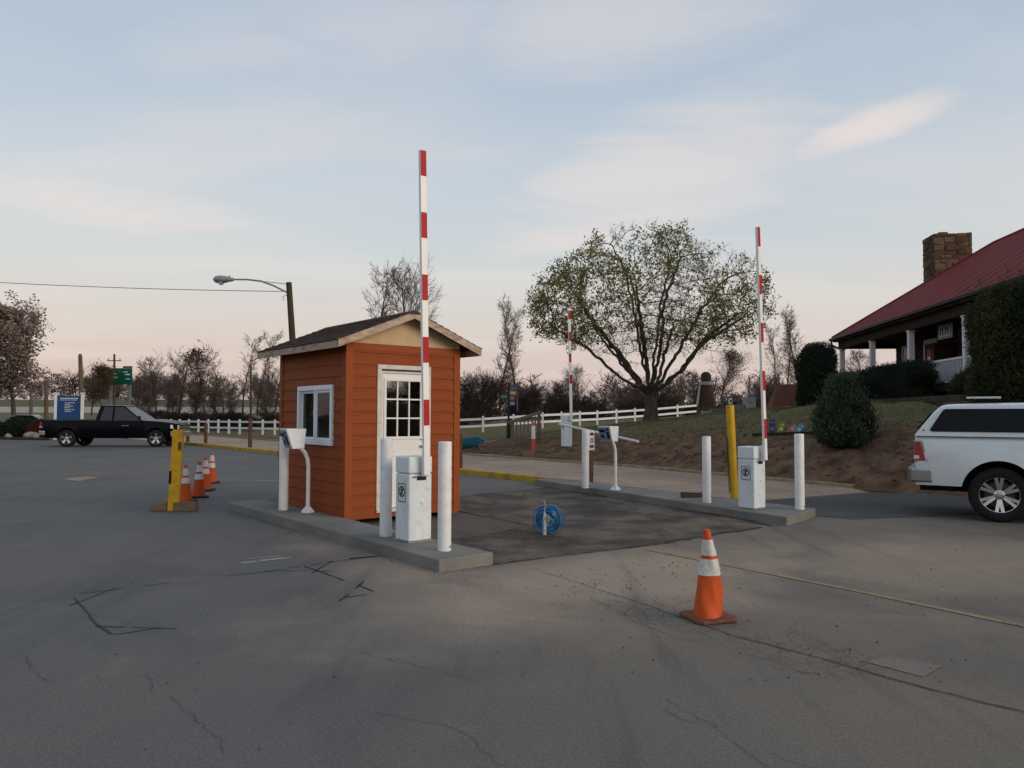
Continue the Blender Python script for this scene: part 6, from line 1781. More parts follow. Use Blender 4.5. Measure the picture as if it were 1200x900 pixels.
# stone chimney standing at the far end
ch = bpy.data.objects.new('chimney', None); link(ch, house)
CX0, CX1, CY0, CY1, CZ0, CZ1 = 3.72, 5.36, -2.6, -1.4, ze + .9, 9.90
MB().b2((CX0 + .008, CY0 + .008, FL), (CX1 - .02, CY1 - .02, CZ1 - .05)).build('chimney_core', m_mort, ch)
rc = random.Random(12)
def stones_on(face):
    z = CZ0
    while z < CZ1 - .05:
        h = rc.uniform(.14, .36); h = min(h, CZ1 - z)
        lo, hi = (CX0, CX1) if face in 'fb' else (CY0, CY1)
        x = lo
        while x < hi - .02:
            w = min(rc.uniform(.18, .55), hi - x)
            if hi - x - w < .14: w = hi - x
            e = rc.uniform(0, .035); g = .006
            jz = rc.uniform(-.05, .05)
            if face == 'f': bx_ = ((x + g, CY0 - e, z + g + jz), (x + w - g, CY0 + .06, z + h - g + jz))
            elif face == 'b': bx_ = ((x + g, CY1 - .06, z + g), (x + w - g, CY1 + e, z + h - g))
            elif face == 'l': bx_ = ((CX0 - e, x + g, z + g + jz), (CX0 + .06, x + w - g, z + h - g + jz))
            else: bx_ = ((CX1 - .06, x + g, z + g), (CX1 + e, x + w - g, z + h - g))
            MB().box([(p_ + q_) / 2 for p_, q_ in zip(*bx_)], [q_ - p_ for p_, q_ in zip(*bx_)], ry=R(rc.uniform(-7, 7)) if face == 'f' else 0, rx=R(rc.uniform(-7, 7)) if face == 'l' else 0).build('stone', m_stone if rc.random() < .65 else m_stone2, ch, bevel=.05, seg=3)
            x += w
        z += h
for fc_ in 'fl': stones_on(fc_)
MB().b2((CX0 + .35, CY0 + .3, CZ1 - .04), (CX1 - .9, CY1 - .3, CZ1 + .10)).build('flue', m_stone, ch, bevel=.02)
# porch lamp panels and hanging sign, red and white machine by the door
MB().b2((.9, -4.6, ze - .30), (1.1, -3.6, ze - .22)).build('ceiling_light', m_pw, house)
sgn = thing('hanging_sign', 'framed sign hanging under the porch eave', 'sign', HO + hv * -9.7 + hn * 1.1 + Vector((0, 0, 4.42)), HRZ)
MB().b2((-.03, -.55, 0), (.03, .55, .52)).build('board', m_pw, sgn, bevel=.01)
for (y0, y1, z0, z1) in ((-.50, .50, .03, .06), (-.50, .50, .46, .49), (-.50, -.47, .06, .46), (.47, .50, .06, .46)): MB().b2((-.036, y0, z0), (-.031, y1, z1)).build('frame', m_logw, sgn)
for k, (yc, lean_) in enumerate(((.30, 15), (.12, -15), (-.10, 15), (-.28, -15))): MB().box((-.034, yc, .26), (.005, .07, .28), rx=R(lean_)).build('lettering', m_logw, sgn)
for y in (-.4, .4): MB().tube([(0, y, .52), (0, y, .80)], .012, 5).build('hanger', m_dkmetal, sgn)
vm_ = thing('vending_machine', 'dark vending machine with a red front panel on the porch', 'machine', HO + hv * -7.6 + hn * 1.75 + Vector((0, 0, FL)), HRZ)
MB().b2((-.35, -.42, 0), (.35, .42, 1.80)).build('case', m_logw, vm_, bevel=.02)
MB().b2((-.356, -.14, .5), (-.351, .20, 1.6)).build('front_panel', m_red, vm_); MB().b2((-.362, -.10, 1.05), (-.357, .14, 1.3)).build('print', m_signw, vm_)
MB().b2((-.356, -.36, .7), (-.351, -.22, 1.5)).build('control_panel', m_black, vm_)
# steps with dark handrails
stp = thing('porch_steps', 'concrete porch steps with dark metal handrails', 'steps', HO + hv * -3.45, HRZ)
nst = 4
for i in range(nst):
    MB().b2((.12 - .32 * (i + 1), -.75, 1.9), (.12 - .32 * i - .003, .75, FL - .16 * (i + 1) + .0)).build('step', m_deck, stp, bevel=.01)
for y in (-.78, .78):
    MB().tube([(.25, y, FL + .92), (.10, y, FL + .92), (-1.3, y, FL + .22), (-1.75, y, FL - .0)], .035, 8).build('handrail', m_dkmetal, stp, smooth=True)
    for x, z in ((.08, FL + .90), (-.6, FL + .56), (-1.28, FL + .22)): MB().tube([(x, y, 1.95), (x, y, z)], .02, 6).build('rail_post', m_dkmetal, stp)
# hedge in front of the porch (two clipped blocks)
for (y0, y1, lb) in ((-13.2, -8.7, 'dark clipped hedge block below the porch railing'), (-8.6, -4.9, 'dark clipped hedge block beside the porch steps')):
    L_ = (y1 - y0) / 2; c = HO + hv * ((y0 + y1) / 2) + hn * -1.0
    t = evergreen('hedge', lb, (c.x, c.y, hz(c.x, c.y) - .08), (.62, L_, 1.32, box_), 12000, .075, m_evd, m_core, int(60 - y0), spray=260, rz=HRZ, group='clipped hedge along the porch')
# low timber edging of the house bed
o = MB().b2((-.06, -9, -.1), (.06, 5, .07)).build('bed_edging', m_skid, bevel=.01); c = HO + hv * -9 + hn * -2.0
o.location = (c.x, c.y, hz(c.x, c.y) + .0); o.rotation_euler = (0, 0, HRZ); tag(o, 'long low timber edging along the house bed', 'edging')

# ================================================================== THINGS ON THE SLOPE
def on_hill(px, d, sink=.03):
    p = P(px, 480, d); p.z = hz(p.x, p.y) - sink; return p
def hit(px, py):
    """where the line of sight through a photo point meets the slope"""
    d = ray(px, py); Y = 12.0
    while Y < 70:
        p = Vector((d.x * Y / d.y, Y, HC + d.z * Y / d.y))
        if p.z <= hz(p.x, p.y): return p
        Y += .04
    return P(px, py, 20)
# four painted boards on a dark timber edge
eb0, eb1 = hit(882, 510.5), hit(962, 508)
t = thing('garden_edging', 'dark timber edging in the lawn left of the juniper bush', 'edging', eb0, math.atan2(eb1.y - eb0.y, eb1.x - eb0.x))
t.rotation_euler.y = -math.atan2(eb1.z - eb0.z, math.hypot(eb1.x - eb0.x, eb1.y - eb0.y))
MB().b2((0, -.04, -.12), ((eb1 - eb0).length, .04, .07)).build('timber', m_dkmetal, t, bevel=.01)
for px, w_, h_, ln, col, lb in ((906.5, .155, .42, 4, (0.085, 0.060, 0.165), 'purple rounded board leaning on the garden edging'), (915, .15, .36, 22, (0.26, 0.33, 0.075), 'lime green rounded board leaning on the garden edging'),
                               (927, .17, .34, 34, (0.42, 0.20, 0.135), 'peach board leaning on the garden edging'), (934, .16, .36, 44, (0.20, 0.34, 0.47), 'light blue board leaning on the garden edging')):
    p = eb0.lerp(eb1, (px - 882) / 80.0) + Vector((0, .03, .06))
    t = thing('painted_board', lb, 'board', (p.x, p.y, p.z - .03), 0, 'painted boards on the garden edging')
    pts = [(-w_ / 2, 0), (w_ / 2, 0)] + [(w_ / 2 * math.cos(a), h_ - w_ / 2 + w_ / 2 * math.sin(a)) for a in np.linspace(0, PI, 9)]
    b_ = MB().xprism(pts, -.015, .015).build('face', M('board paint ' + lb.split()[0], col, .5, var=.1), t, bevel=.004); b_.rotation_euler = (R(-8), R(ln), 0)
    MB().lathe([(.035, 0), (.035, -.004)], 14, (0, -.0155, h_ - .09), 'y').build('spot', M('spot ' + lb.split()[0], tuple(min(1, c * 2.2 + .05) for c in col), .5), b_)
    MB().b2((-.05, -.018, .10), (.05, -.0155, .20)).build('print', M('spot ' + lb.split()[0], (1, 1, 1)), b_)
# carved post, boxes, slabs on the crest
m_carve = M('carved wood', (0.115, 0.066, 0.042), .9, var=.3, scale=4, bump=.4, bscale=20)
p = on_hill(827.5, 40)
t = thing('carved_post', 'tapered brown carved wooden stump with a pale band around its top', 'carving', p)
MB().lathe([(.52, 0), (.50, .35), (.44, .9), (.34, 1.45), (.30, 1.62)], 14).build('stump', m_carve, t, smooth=True)
MB().lathe([(.31, 1.60), (.36, 1.62), (.36, 1.74), (.24, 1.78)], 14).build('band', M('pale paint', (.50, .52, .50), .7), t, smooth=True)
MB().lathe([(.20, 1.76), (.27, 1.90), (.28, 2.08), (.20, 2.24), (.08, 2.30)], 12).build('knob', m_carve, t, smooth=True)
MB().add([(-.56, -.1, .55), (-.50, -.42, .55), (-.34, -.30, 1.60), (-.38, -.05, 1.60)], [(0, 1, 2, 3)]).build('pale_strip', M('pale paint', (.5, .5, .5)), t)
def crate(nm, px, d, w_, h_, mat, lb, cat, dp=None, rz=0.0, group=None, lid=True):
    p = on_hill(px, d); t = thing(nm, lb, cat, p, rz, group); dp = dp or w_
    MB().b2((-w_ / 2, -dp / 2, 0), (w_ / 2, dp / 2, h_)).build('body', mat, t, bevel=.02)
    if lid: MB().b2((-w_ / 2 - .02, -dp / 2 - .02, h_), (w_ / 2 + .02, dp / 2 + .02, h_ + .05)).build('lid', mat, t, bevel=.01)
    MB().b2((-.05, -dp / 2 - .02, h_ * .6), (.05, -dp / 2 - .001, h_ * .75)).build('latch', m_metal, t)
    return t
m_stonew = M('tan slab stone', (0.21, 0.15, 0.10), .9, var=.25, scale=3)
crate('utility_box', 878, 38.5, .52, .70, M('pale green box', (0.36, 0.40, 0.38), .5), 'tall pale green utility box on the crest of the slope', 'utility box')
crate('utility_box', 866, 38.5, .44, .36, M('grey box', (0.26, 0.25, 0.235), .6), 'low grey utility box on the crest of the slope', 'utility box')
crate('planter_box', 828, 37.6, .44, .26, M('pale blue planter', (0.30, 0.40, 0.45), .6), 'small pale blue planter in front of the carved stump', 'planter', lid=False)
p = on_hill(845, 38.6); o = MB().b2((-.55, -.2, 0), (.55, .2, .24)).build('stone_slab', m_stonew, bevel=.03); o.location = p; tag(o, 'long tan stone slab right of the carved stump', 'slab')
p = on_hill(856, 38.2); t = thing('meter_post', 'short white meter post behind the yellow pipe top', 'meter', p)
MB().b2((-.05, -.05, 0), (.05, .05, .5)).build('post', m_pw, t); MB().lathe([(.10, .45), (.11, .55), (.10, .72), (.05, .76)], 12).build('meter_head', m_cab, t, smooth=True); MB().lathe([(.05, 0), (.05, -.02)], 10, (0, -.1, .62), 'y').build('dial', m_black, t)
for px, lb in ((848, 'dark rail post left of the meter'), (872, 'dark rail post right of the meter')):
    pass
p0, p1 = on_hill(847, 41), on_hill(884, 41)
t = thing('rail_barrier', 'low grey rail between posts behind the utility boxes', 'rail', p0)
d = p1 - p0
MB().tube([(0, 0, .75), (d.x, d.y, d.z + .75)], .05, 8).build('rail', m_oldwood, t)
for f in (0, .5, 1): MB().b2((d.x * f - .06, d.y * f - .06, 0 + d.z * f), (d.x * f + .06, d.y * f + .06, 1.0 + d.z * f)).build('post', m_oldwood, t)
# rust-red sloped shed roof / wagon
p = on_hill(930, 34)
t = thing('rust_shelter', 'low rust-red sloping metal shelter beside the clipped evergreen', 'shelter', p, R(-6))
m_rustm = M('rust red sheet', (0.150, 0.048, 0.030), .7, var=.2, scale=3, dirt=(.08, .035, .025), dirt_amt=.6)
MB().add([(-1.05, -.5, 0), (1.0, -.5, 0), (1.0, .6, 0), (-1.05, .6, 0), (-.62, .15, 1.02), (1.0, .15, 1.06), (1.0, .35, 1.06), (-.62, .35, 1.02)], [(3, 2, 1, 0), (4, 5, 6, 7), (0, 1, 5, 4), (1, 2, 6, 5), (2, 3, 7, 6), (3, 0, 4, 7)]).build('sheet_roof', m_rustm, t, bevel=.02)
MB().b2((-.15, -.9, .32), (.95, -.55, .40)).build('bench_plank', m_oldwood, t, bevel=.01)
for x in (-.1, .9): MB().b2((x - .04, -.85, 0), (x + .04, -.60, .318)).build('bench_leg', m_oldwood, t)
for x in (-.3, .35, .95): MB().tube([(x - .08, -.47, .04), (x, .13, 1.0)], .02, 6).build('rib', m_rustm, t)

# wooden stair with handrail
m_deckw = M('weathered deck timber', (0.150, 0.115, 0.085), .9, var=.25, scale=4, bump=.3, bscale=30, warp=(4, 4, 1))
s0, s1 = P(600.5, 524.5, 31), P(631.5, 515.5, 34)
t = thing('timber_stair', 'rustic timber stair with slatted handrail climbing the dirt bank', 'stairs', (s0.x, s0.y, s0.z))
dv = s1 - s0; un = Vector((dv.x, dv.y, 0)).normalized(); px_n = Vector((-un.y, un.x, 0))
def beam(nm, a_, b_, w1, mat=m_deckw, par=t):
    return MB().tube([a_, b_], w1, 4).build(nm, mat, par)
beam('newel_post', Vector((0, 0, -.3)), Vector((0, 0, 1.10)), .10); beam('newel_post', dv + Vector((0, 0, -.3)), dv + Vector((0, 0, 1.18)), .10)
ext = dv.normalized() * .35
beam('top_rail', Vector((0, 0, 1.05)) - ext * 1.1, dv + Vector((0, 0, 1.20)) + ext * .8, .07)
beam('bottom_rail', Vector((0, 0, .28)), dv + Vector((0, 0, .34)), .06)
for i in range(1, 7):
    f = i / 7; c = dv * f; beam('baluster', c + Vector((0, 0, .28)), c + Vector((0, 0, 1.10)), .035)
for i in range(5):
    c = dv * ((i + .2) / 5) + px_n * .75
    st_ = MB().box((c.x, c.y, c.z + .02), (1.5, .30, .16), rz=math.atan2(px_n.y, px_n.x)).build('tread', m_oldwood, t, bevel=.02)
# stones and timbers at the foot of the bank
for i, (px, py, d, w_, h_, lb) in enumerate(((572, 527, 32.5, .5, .35, 'grey-brown rock beside the teal cover'), (578, 524, 33.0, .45, .30, 'second rock right of the teal cover'), (585, 521, 33.5, .5, .28, 'third rock, nearest the wooden stair'))):
    p = P(px, py, d); p.z = hz(p.x, p.y)
    b0_ = np.array([(1, 0, 0), (-1, 0, 0), (0, 1, 0), (0, -1, 0), (0, 0, 1), (0, 0, -1)], float)
    bm = bmesh.new(); bmesh.ops.create_icosphere(bm, subdivisions=2, radius=1)
    rs = random.Random(i + 3)
    for v_ in bm.verts: v_.co *= rs.uniform(.82, 1.12); v_.co.x *= w_ / 2; v_.co.y *= w_ * .42; v_.co.z = v_.co.z * h_ * .55 + h_ * .3
    me = bpy.data.meshes.new('rock'); bm.to_mesh(me); bm.free()
    o = obj('rock', me, m_stonew, smooth=True); o.location = p; tag(o, lb, 'rock', 'rocks at the foot of the stair')
for i, (px, py, d, L_, an, lb) in enumerate(((577, 531, 30.6, 1.0, 5, 'short landscape timber at the foot of the bank by the lane'), (608, 520.5, 31.8, 1.9, -4, 'landscape timber crossing the foot of the stair'))):
    p = P(px, py, d); p.z = hz(p.x, p.y) - .02
    o = MB().b2((-L_ / 2, -.08, 0), (L_ / 2, .08, .16)).build('landscape_timber', m_oldwood, bevel=.015); o.location = p; o.rotation_euler = (0, 0, R(an)); tag(o, lb, 'timber')
# teal cover
p = P(551, 529, 33.4); p.z = .0
bm = bmesh.new(); bmesh.ops.create_uvsphere(bm, u_segments=28, v_segments=14, radius=1)
for v_ in bm.verts:
    x, y, z = v_.co
    rr = 1 + .06 * math.sin(9 * math.atan2(y, x)) * (1 - z) * .5
    v_.co = Vector((math.copysign(abs(x) ** .7, x) * .78 * rr, math.copysign(abs(y) ** .7, y) * .55 * rr, max(0, .22 + z * .36 + .03 * math.sin(7 * x) * (z > 0))))
me = bpy.data.meshes.new('teal_cover'); bm.to_mesh(me); bm.free()
p.z = hz(p.x, p.y) - .03 if ab(p.x, p.y)[0] > 12.9 else 0.005
o = obj('tarp_bundle', me, M('teal tarp', (0.010, 0.075, 0.095), .45, var=.25, scale=3), smooth=True); o.location = p; tag(o, 'dark teal tarpaulin bundle on the ground behind the booth corner', 'tarp')
# black post with small signs
p = P(596, 512, 34); p.z = hz(p.x, p.y) - .05
t = thing('signpost', 'black post carrying four small coloured signs behind the stair', 'signpost', p)
hgt = (512 - 444) * 34 / 900 + .1
MB().tube([(0, 0, 0), (0, 0, hgt)], .045, 8).build('post', m_dkmetal, t); MB().tube([(0, 0, 0), (0, 0, .9)], .09, 8).build('sleeve', m_dkmetal, t)
zz = lambda y: (512 - y) * 34 / 900 + .05
for nm, x0, x1, ya, yb_, col in (('blue_sign', .05, .30, 447, 451.5, (.06, .10, .24)), ('yellow_sign', .05, .32, 452.5, 457, (.34, .27, .09)), ('brown_sign', .05, .26, 458, 463.5, (.16, .13, .10)), ('blue_sign', .05, .27, 465, 469, (.10, .22, .42)), ('green_sign', -.36, -.05, 457, 461, (.05, .14, .09))):
    MB().b2((x0, -.02, zz(yb_)), (x1, .02, zz(ya))).build(nm, M(nm + ' paint ' + str(ya), col, .5), t, bevel=.005)
    MB().b2((x0 + .04, -.024, (zz(yb_) + zz(ya)) / 2 - .02), (x1 - .04, -.0205, (zz(yb_) + zz(ya)) / 2 + .02)).build('print', M('sign print ' + str(ya), tuple(min(1, c * 1.9 + .05) for c in col), .5), t)
# striped delineator
p = P(625, 537, 28.7); p.z = hz(p.x, p.y) - .02
t = thing('marker_post', 'orange and white striped marker post in front of the stair', 'marker post', p)
MB().lathe([(.075, 0), (.075, .62)], 14).build('orange_sleeve', M('salmon orange sleeve', (0.52, 0.12, 0.075), .6, var=.1), t, smooth=True, auto=50)
MB().lathe([(.072, .62), (.072, 1.10)], 14).build('white_sleeve', m_wpost, t, smooth=True, auto=50); MB().lathe([(.072, 1.10), (.072, 1.22), (.04, 1.25)], 14).build('cap', M('salmon orange sleeve', (.5, .1, .1)), t, smooth=True, auto=50)
# plank under the far gate
p = G(664, 540); o = MB().b2((-1.0, -.1, -.05), (1.0, .1, .14)).build('gate_sill', m_oldwood, bevel=.01); o.location = (p.x - .1, p.y - .3, .02); o.rotation_euler = (0, 0, R(-40)); tag(o, 'rough timber sill in front of the far gate', 'timber')
# brown posts on the yellow kerb
for px, yb_, yt_, lb in ((220, 519, 497, 'brown kerb post right beside the black pickup nose'), (241, 519.5, 496.5, 'brown kerb post, second from the black pickup'), (293, 524.5, 491, 'brown kerb post nearest the lamp pole'), (538, 548.5, 510, 'brown kerb post at the right corner of the booth')):
    p = G(px, yb_); post('kerb_post', p, .15, (yb_ - yt_) * p.y / 900, m_bpost, lb, 'post', group='brown posts on the kerb')

# ================================================================== WHITE FENCE
m_fence = M('white fence paint', (0.74, 0.74, 0.72), .6, var=.08, scale=3)
def fence(pts, label, hf, sp_):
    t = thing('rail_fence', label, 'fence', pts[0])
    o0 = Vector(pts[0]); me_p = MB().b2((-.065, -.065, -.15), (.065, .065, hf + .08)).mesh('post'); me_p.materials.append(m_fence)
    me_c = MB().add([(-.085, -.085, hf + .08), (.085, -.085, hf + .08), (.085, .085, hf + .08), (-.085, .085, hf + .08), (0, 0, hf + .15)], [(3, 2, 1, 0), (0, 1, 4), (1, 2, 4), (2, 3, 4), (3, 0, 4)]).mesh('post_cap'); me_c.materials.append(m_fence)
    nodes = []
    for a_, b_ in zip(pts[:-1], pts[1:]):
        a_, b_ = Vector(a_), Vector(b_); k = max(1, round((b_ - a_).length / sp_))
        nodes += [a_.lerp(b_, i / k) for i in range(k)]
    nodes.append(Vector(pts[-1]))
    for i, p in enumerate(nodes):
        q_ = p - o0
        o = bpy.data.objects.new('post', me_p); link(o, t); o.location = q_
        c = bpy.data.objects.new('post_cap', me_c); link(c, o)
        if i + 1 < len(nodes):
            r_ = nodes[i + 1] - o0
            for z in (hf - .06, hf * .5 - .02):
                d = (r_ - q_); w_ = Vector((-d.y, d.x, 0)).normalized() * .025; h2 = Vector((0, 0, .075))
                A_, B_ = q_ + Vector((0, 0, z)) + d.normalized() * .06, r_ + Vector((0, 0, z)) - d.normalized() * .06
                MB().add([A_ - w_ - h2, B_ - w_ - h2, B_ + w_ - h2, A_ + w_ - h2, A_ - w_ + h2, B_ - w_ + h2, B_ + w_ + h2, A_ + w_ + h2], [(3, 2, 1, 0), (4, 5, 6, 7), (0, 1, 5, 4), (1, 2, 6, 5), (2, 3, 7, 6), (3, 0, 4, 7)]).build('rail', m_fence, t)
    return t
fence([P(200, 506.8, 69), P(322, 510.3, 58), P(400, 511, 54)], 'white two-rail fence left of the booth', 1.06, 1.62)
fl = [P(500, 510.5, 50), P(566, 507.6, 50), P(636, 502.5, 52), P(700, 499, 55), P(765, 494, 58), P(822, 488.5, 60)]
fence(fl, 'white two-rail fence behind the spreading tree', .98, 1.9)

# ================================================================== LAMP, POLES, WIRE
m_pole = M('weathered utility pole', (0.120, 0.092, 0.062), .9, var=.2, scale=4, warp=(4, 4, .6))
m_poled = M('dark wooden pole', (0.060, 0.048, 0.030), .9, var=.2, scale=4, warp=(4, 4, .6))
m_galv = M('galvanised steel', (0.30, 0.31, 0.31), .5, metal=.5, var=.15)
lb0 = W(7.35, 18.4); ltop = P(338.5, 331, 30)
t = thing('street_lamp', 'wooden pole with a cobra-head street lamp rising behind the booth roof', 'street lamp', lb0)
tp = ltop - lb0
MB().tube([(0, 0, 0), tp * .5, tp], [.15, .13, .11], 14).build('pole', m_poled, t, smooth=True, auto=60)
hd = P(268, 327.5, 30.6) - lb0; a0 = P(336, 342.5, 29.9) - lb0; a1 = P(320, 334.5, 30.0) - lb0; a2 = P(306, 329.5, 30.2) - lb0; a3 = P(290, 327.6, 30.4) - lb0
MB().tube([a0, a1, a2, a3, hd], .035, 8).build('arm', m_galv, t, smooth=True)
MB().tube([a2, P(337, 333, 29.95) - lb0], .014, 6).build('stay', m_galv, t)
ax_ = (hd - a3).normalized()
hx = P(254, 327, 30.7) - lb0
prof = [(.02, 0), (.075, .06), (.10, .25), (.145, .42), (.165, .62), (.14, .82), (.07, .92), (.02, .94)]
lh = MB().lathe(prof, 16).build('lamp_head', m_galv, t, smooth=True)
lh.location = hd - ax_ * .25; lh.rotation_euler = ax_.to_track_quat('Z', 'Y').to_euler()
le = MB().lathe([(.12, 0), (.11, -.06), (.07, -.11), (.02, -.125)], 16).build('lens', M('lamp lens', (.42, .42, .40), .15), t, smooth=True); le.location = hd + ax_ * .34 + Vector((0, 0, -.10))
MB().lathe([(.03, 0), (.03, .07)], 8, tuple(hd - ax_ * .02 + Vector((0, 0, .08)))).build('photocell', m_dkmetal, t)
MB().tube([P(337, 345, 29.9) - lb0, P(331, 348, 29.9) - lb0, P(333, 352, 29.9) - lb0], .012, 5).build('wire_tail', m_dkmetal, t)
def utility_pole(px, ytop, ybase, d, r_, label, lean=0.0, cross=False, mat=None):
    p = P(px, ybase, d); tpp = P(px + lean, ytop, d) - p
    t = thing('utility_pole', label, 'pole', p)
    MB().tube([(0, 0, -1.5), tpp * .5, tpp], [r_ * 1.15, r_, r_ * .85], 10).build('pole', mat or m_pole, t, smooth=True, auto=60)
    if cross:
        MB().box(tuple(tpp + Vector((0, 0, -.9))), (1.9, .12, .12)).build('crossarm', m_pole, t)
        for x in (-.8, .8): MB().lathe([(.06, 0), (.06, .25)], 8, tuple(tpp + Vector((x, 0, -.84)))).build('insulator', m_pole, t)
    else:
        MB().lathe([(r_ * .86, 0), (r_ * .5, .12)], 8, tuple(tpp)).build('top_cap', mat or m_pole, t)
    return t
utility_pole(96.5, 417, 488, 48, .14, 'grey wooden pole just right of the blue sign', -2.5)
utility_pole(134, 415, 487, 105, .16, 'far utility pole with crossarm rising above the highway sign', 0, True, m_poled)
utility_pole(54.5, 449, 488, 60, .15, 'short pole behind the grey car', -.5)
utility_pole(36.5, 456, 486, 75, .15, 'farther short pole left of the grey car', 0)
utility_pole(294, 428, 486, 95, .12, 'thin dark pole among the bare trees left of the booth', 0, False, m_poled)
# overhead wire
w0, w1 = P(-260, 312, 34), P(337, 341.5, 29.9)
pts = [w0.lerp(w1, f) - Vector((0, 0, .9 * 4 * f * (1 - f) * .25)) for f in np.linspace(0, 1, 30)]
o = MB().tube(pts, .013, 5).build('overhead_wire', m_dkmetal); tag(o, 'thin overhead wire running left from the lamp pole', 'wire')

# ================================================================== LEFT EDGE: sign, car, shrubs, highway
m_bsign = M('blue sign paint', (0.022, 0.065, 0.185), .5, var=.1)
m_cream = M('cream lettering', (0.55, 0.60, 0.62), .5)
p = P(80.5, 494, 47); p.z = 0
t = thing('campus_sign', 'blue notice board between two white posts behind the black pickup', 'sign', p, R(8))
wS = 29 * 47 / 900; zt = (487 - 462) * 47 / 900 + 1.6 - 0.05
for x in (-wS / 2, wS / 2):
    MB().b2((x - .075, -.075, 0), (x + .075, .075, zt - .05)).build('post', m_pw, t, bevel=.01); MB().b2((x - .11, -.11, zt - .048), (x + .11, .11, zt + .03)).build('post_cap', m_pw, t, bevel=.01)
bd = MB().b2((-wS / 2 + .08, -.03, .8), (wS / 2 - .08, .03, zt - .20)).build('board', m_bsign, t)
MB().b2((-wS / 2 + .08, -.05, zt - .199), (wS / 2 - .08, .05, zt - .14)).build('top_trim', M('green trim', (.10, .17, .16), .6), t)
for z_, x0, x1, th_ in ((zt - .33, -.50, .50, .075), (zt - .43, -.52, .46, .03), (zt - .60, -.24, .32, .045), (zt - .70, -.24, .08, .045), (zt - .80, -.24, .26, .045), (zt - .90, -.24, .06, .045), (zt - 1.01, -.24, .34, .045), (zt - 1.12, -.24, .18, .045)):
    x = x0
    while x < x1 - .03:                                   # words too small to read
        w_ = min(random.uniform(.07, .16), x1 - x); MB().b2((x, -.036, z_ - th_ / 2), (x + w_, -.031, z_ + th_ / 2)).build('lettering', m_cream, bd); x += w_ + .025
# highway sign
p = P(141, 487, 86); p.z = 0
t = thing('highway_sign', 'green highway direction sign beyond the olive leafing tree', 'road sign', p, R(-4))
k = 86 / 900; m_green = M('highway green', (0.004, 0.105, 0.062), .45, var=.08)
z0, z1 = 1.6 + (485 - 451) * k, 1.6 + (485 - 431.5) * k
MB().b2((-19 * k, -.06, z0), (13 * k, .06, z1)).build('panel', m_green, t); MB().b2((2 * k, -.06, z1 + .02), (13 * k, .06, z1 + 2.4 * k)).build('exit_tab', m_green, t)
for (x0, x1, a_, b_) in ((3, 8, .74, .80), (5, 11, .58, .66), (-14, -6, .62, .70), (-13, -4, .40, .48), (6, 11, .32, .38)): MB().b2((x0 * k, -.075, z0 + (z1 - z0) * a_), (x1 * k, -.061, z0 + (z1 - z0) * b_)).build('lettering', m_cream, t)
for x in (-14 * k, 9 * k): MB().b2((x - .15, .08, 0), (x + .15, .35, z1 - .2)).build('post', m_galv, t)
# embankment carrying the highway
L0, L1 = P(-420, 486, 150), P(420, 486, 120)
dr = (L1 - L0); dr.z = 0; dn = Vector((-dr.y, dr.x, 0)).normalized(); du = dr.normalized()
def strip(name, prof, mat):
    V, F_ = [], []
    for i in range(2):
        for o_, z in prof: q_ = (L0 if i == 0 else L1) + dn * o_; V.append((q_.x, q_.y, z))
    n_ = len(prof)
    for j in range(n_ - 1): F_.append((j, j + 1, n_ + j + 1, n_ + j))
    return tag(MB().add(V, F_).build(name, mat), kind='structure')
strip('embankment', [(-14, -.2), (-8, .6), (0, 1.75), (14, 1.8), (22, 4.4), (40, 4.6)], ground_mat('verge grass', (0.105, 0.098, 0.052), (0.135, 0.118, 0.066), .05, .1))
strip('highway', [(.6, 1.80), (13.5, 1.85)], ground_mat('pale highway concrete', (0.36, 0.34, 0.315), (0.42, 0.395, 0.36), .05, .05))
V = []
br = MB()
for a_, b_ in ((L0 + dn * .3, L1 + dn * .3),):
    w_ = dn * .22
    br.add([a_ - w_ + Vector((0, 0, 1.7 - a_.z)), b_ - w_ + Vector((0, 0, 1.7 - b_.z)), b_ + w_ + Vector((0, 0, 1.7 - b_.z)), a_ + w_ + Vector((0, 0, 1.7 - a_.z)), a_ - w_ * .4 + Vector((0, 0, 2.75 - a_.z)), b_ - w_ * .4 + Vector((0, 0, 2.75 - b_.z)), b_ + w_ * .4 + Vector((0, 0, 2.75 - b_.z)), a_ + w_ * .4 + Vector((0, 0, 2.75 - a_.z))],
           [(3, 2, 1, 0), (4, 5, 6, 7), (0, 1, 5, 4), (1, 2, 6, 5), (2, 3, 7, 6), (3, 0, 4, 7)])
o = br.build('concrete_barrier', M('pale barrier concrete', (0.46, 0.435, 0.40), .85, var=.1, scale=.5)); tag(o, 'long pale concrete barrier along the highway embankment', 'barrier')
# street behind the shrubs with a car
sheet('street', [P(-300, 487, 62)[:2], P(135, 487, 66)[:2], P(150, 487, 80)[:2], P(-300, 487, 84)[:2]], -.012, m_street)
p = G(37, 494); p = P(37, 490, 70); p.z = -.01
m_greyp = M('grey car paint', (0.16, 0.16, 0.165), .3, var=.05, coat=.5)
t = thing('parked_car', 'small grey car half hidden behind the shrubs at left', 'car', p, R(6))
MB().xprism([(-2.1, .35), (2.1, .35), (2.15, .72), (1.9, .86), (1.1, .95), (-1.5, .98), (-2.1, .9), (-2.2, .6)], -.85, .85).build('body', m_greyp, t, bevel=.08, seg=3)
MB().xprism([(-1.75, .95), (1.15, .93), (.45, 1.42), (-.9, 1.45), (-1.45, 1.3)], -.70, .70).build('cabin', m_carglass, t, bevel=.06, seg=3)
MB().xprism([(-1.0, 1.44), (.45, 1.415), (.3, 1.48), (-.8, 1.50)], -.62, .62).build('roof', m_greyp, t, bevel=.02)
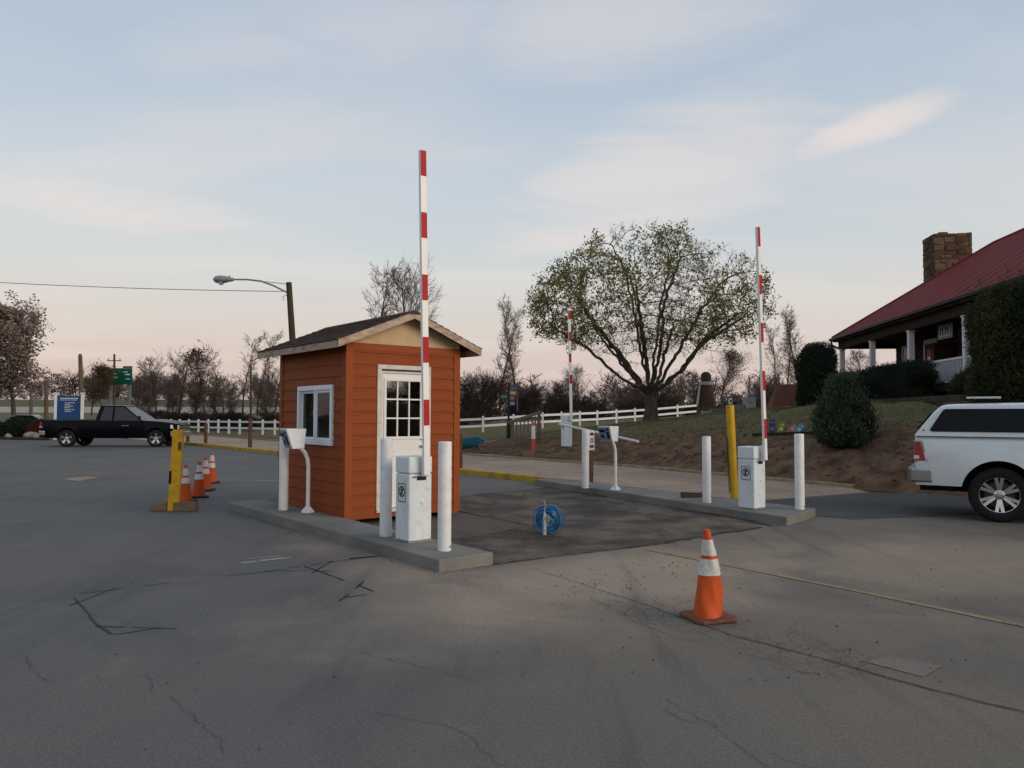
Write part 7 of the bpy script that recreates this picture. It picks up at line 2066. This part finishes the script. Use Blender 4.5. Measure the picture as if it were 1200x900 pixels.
for x in (-1.3, 1.3):
    for y in (-.80, .80): MB().lathe([(.2, -.1), (.31, -.1), (.33, -.06), (.33, .06), (.31, .1), (.2, .1)], 20, (x, y, .33), 'y').build('wheel', m_tyre, t, smooth=True, auto=40)
for y in (-.6, .6): MB().box((2.12, y, .72), (.08, .3, .14)).build('headlight', m_lampw, t, bevel=.02)
# planting bed at the left edge
bedc = [P(-60, 503, 56), P(14, 503, 54), P(52, 504, 50), P(58, 506.5, 46), P(20, 507.5, 46.5), P(-60, 506, 49)]
m_mulch = M('dark mulch', (0.045, 0.032, 0.025), .95, var=.4, scale=3)
island('planting_bed', [(q_.x, q_.y) for q_ in bedc], .12, m_mulch)
for px, d, w_, h_, lb in ((-4, 50, .8, .95, 'dark shrub at the very left edge of the lot'), (18, 49.5, .75, 1.25, 'tallest dark shrub under the blossoming tree'), (34, 49, .7, 1.15, 'dark shrub right of the blossoming tree trunk')):
    p = P(px, 500, d); p.z = .10
    evergreen('round_shrub', lb, p, (w_, w_, h_, spread_), 2600, .14, m_evd, m_core, int(px + 90), group='dark shrubs in the planting bed')
p = P(46, 502, 48.5); p.z = .1; evergreen('brown_shrub', 'rusty brown grass clump behind the pickup bed', p, (.55, .5, 1.1, spread_), 1800, .16, m_rust, m_core, 77)
for i, (px, d, w_, lb) in enumerate(((33, 47.2, .55, 'pale rock at the edge of the planting bed'), (38, 47.4, .7, 'largest pale rock in the planting bed'), (42, 46.9, .5, 'pale rock nearest the pickup tailgate'), (10, 47.3, .45, 'small pale rock at the left of the bed'))):
    p = P(px, 500, d); p.z = .12
    bm = bmesh.new(); bmesh.ops.create_icosphere(bm, subdivisions=2, radius=1); rs = random.Random(i + 30)
    for v_ in bm.verts: v_.co *= rs.uniform(.8, 1.15); v_.co.x *= w_ / 2; v_.co.y *= w_ * .4; v_.co.z = v_.co.z * w_ * .35 + w_ * .2
    me = bpy.data.meshes.new('rock'); bm.to_mesh(me); bm.free()
    o = obj('rock', me, M('pale limestone', (0.26, 0.235, 0.20), .9, var=.2), smooth=True); o.location = p; tag(o, lb, 'rock', 'pale rocks in the planting bed')
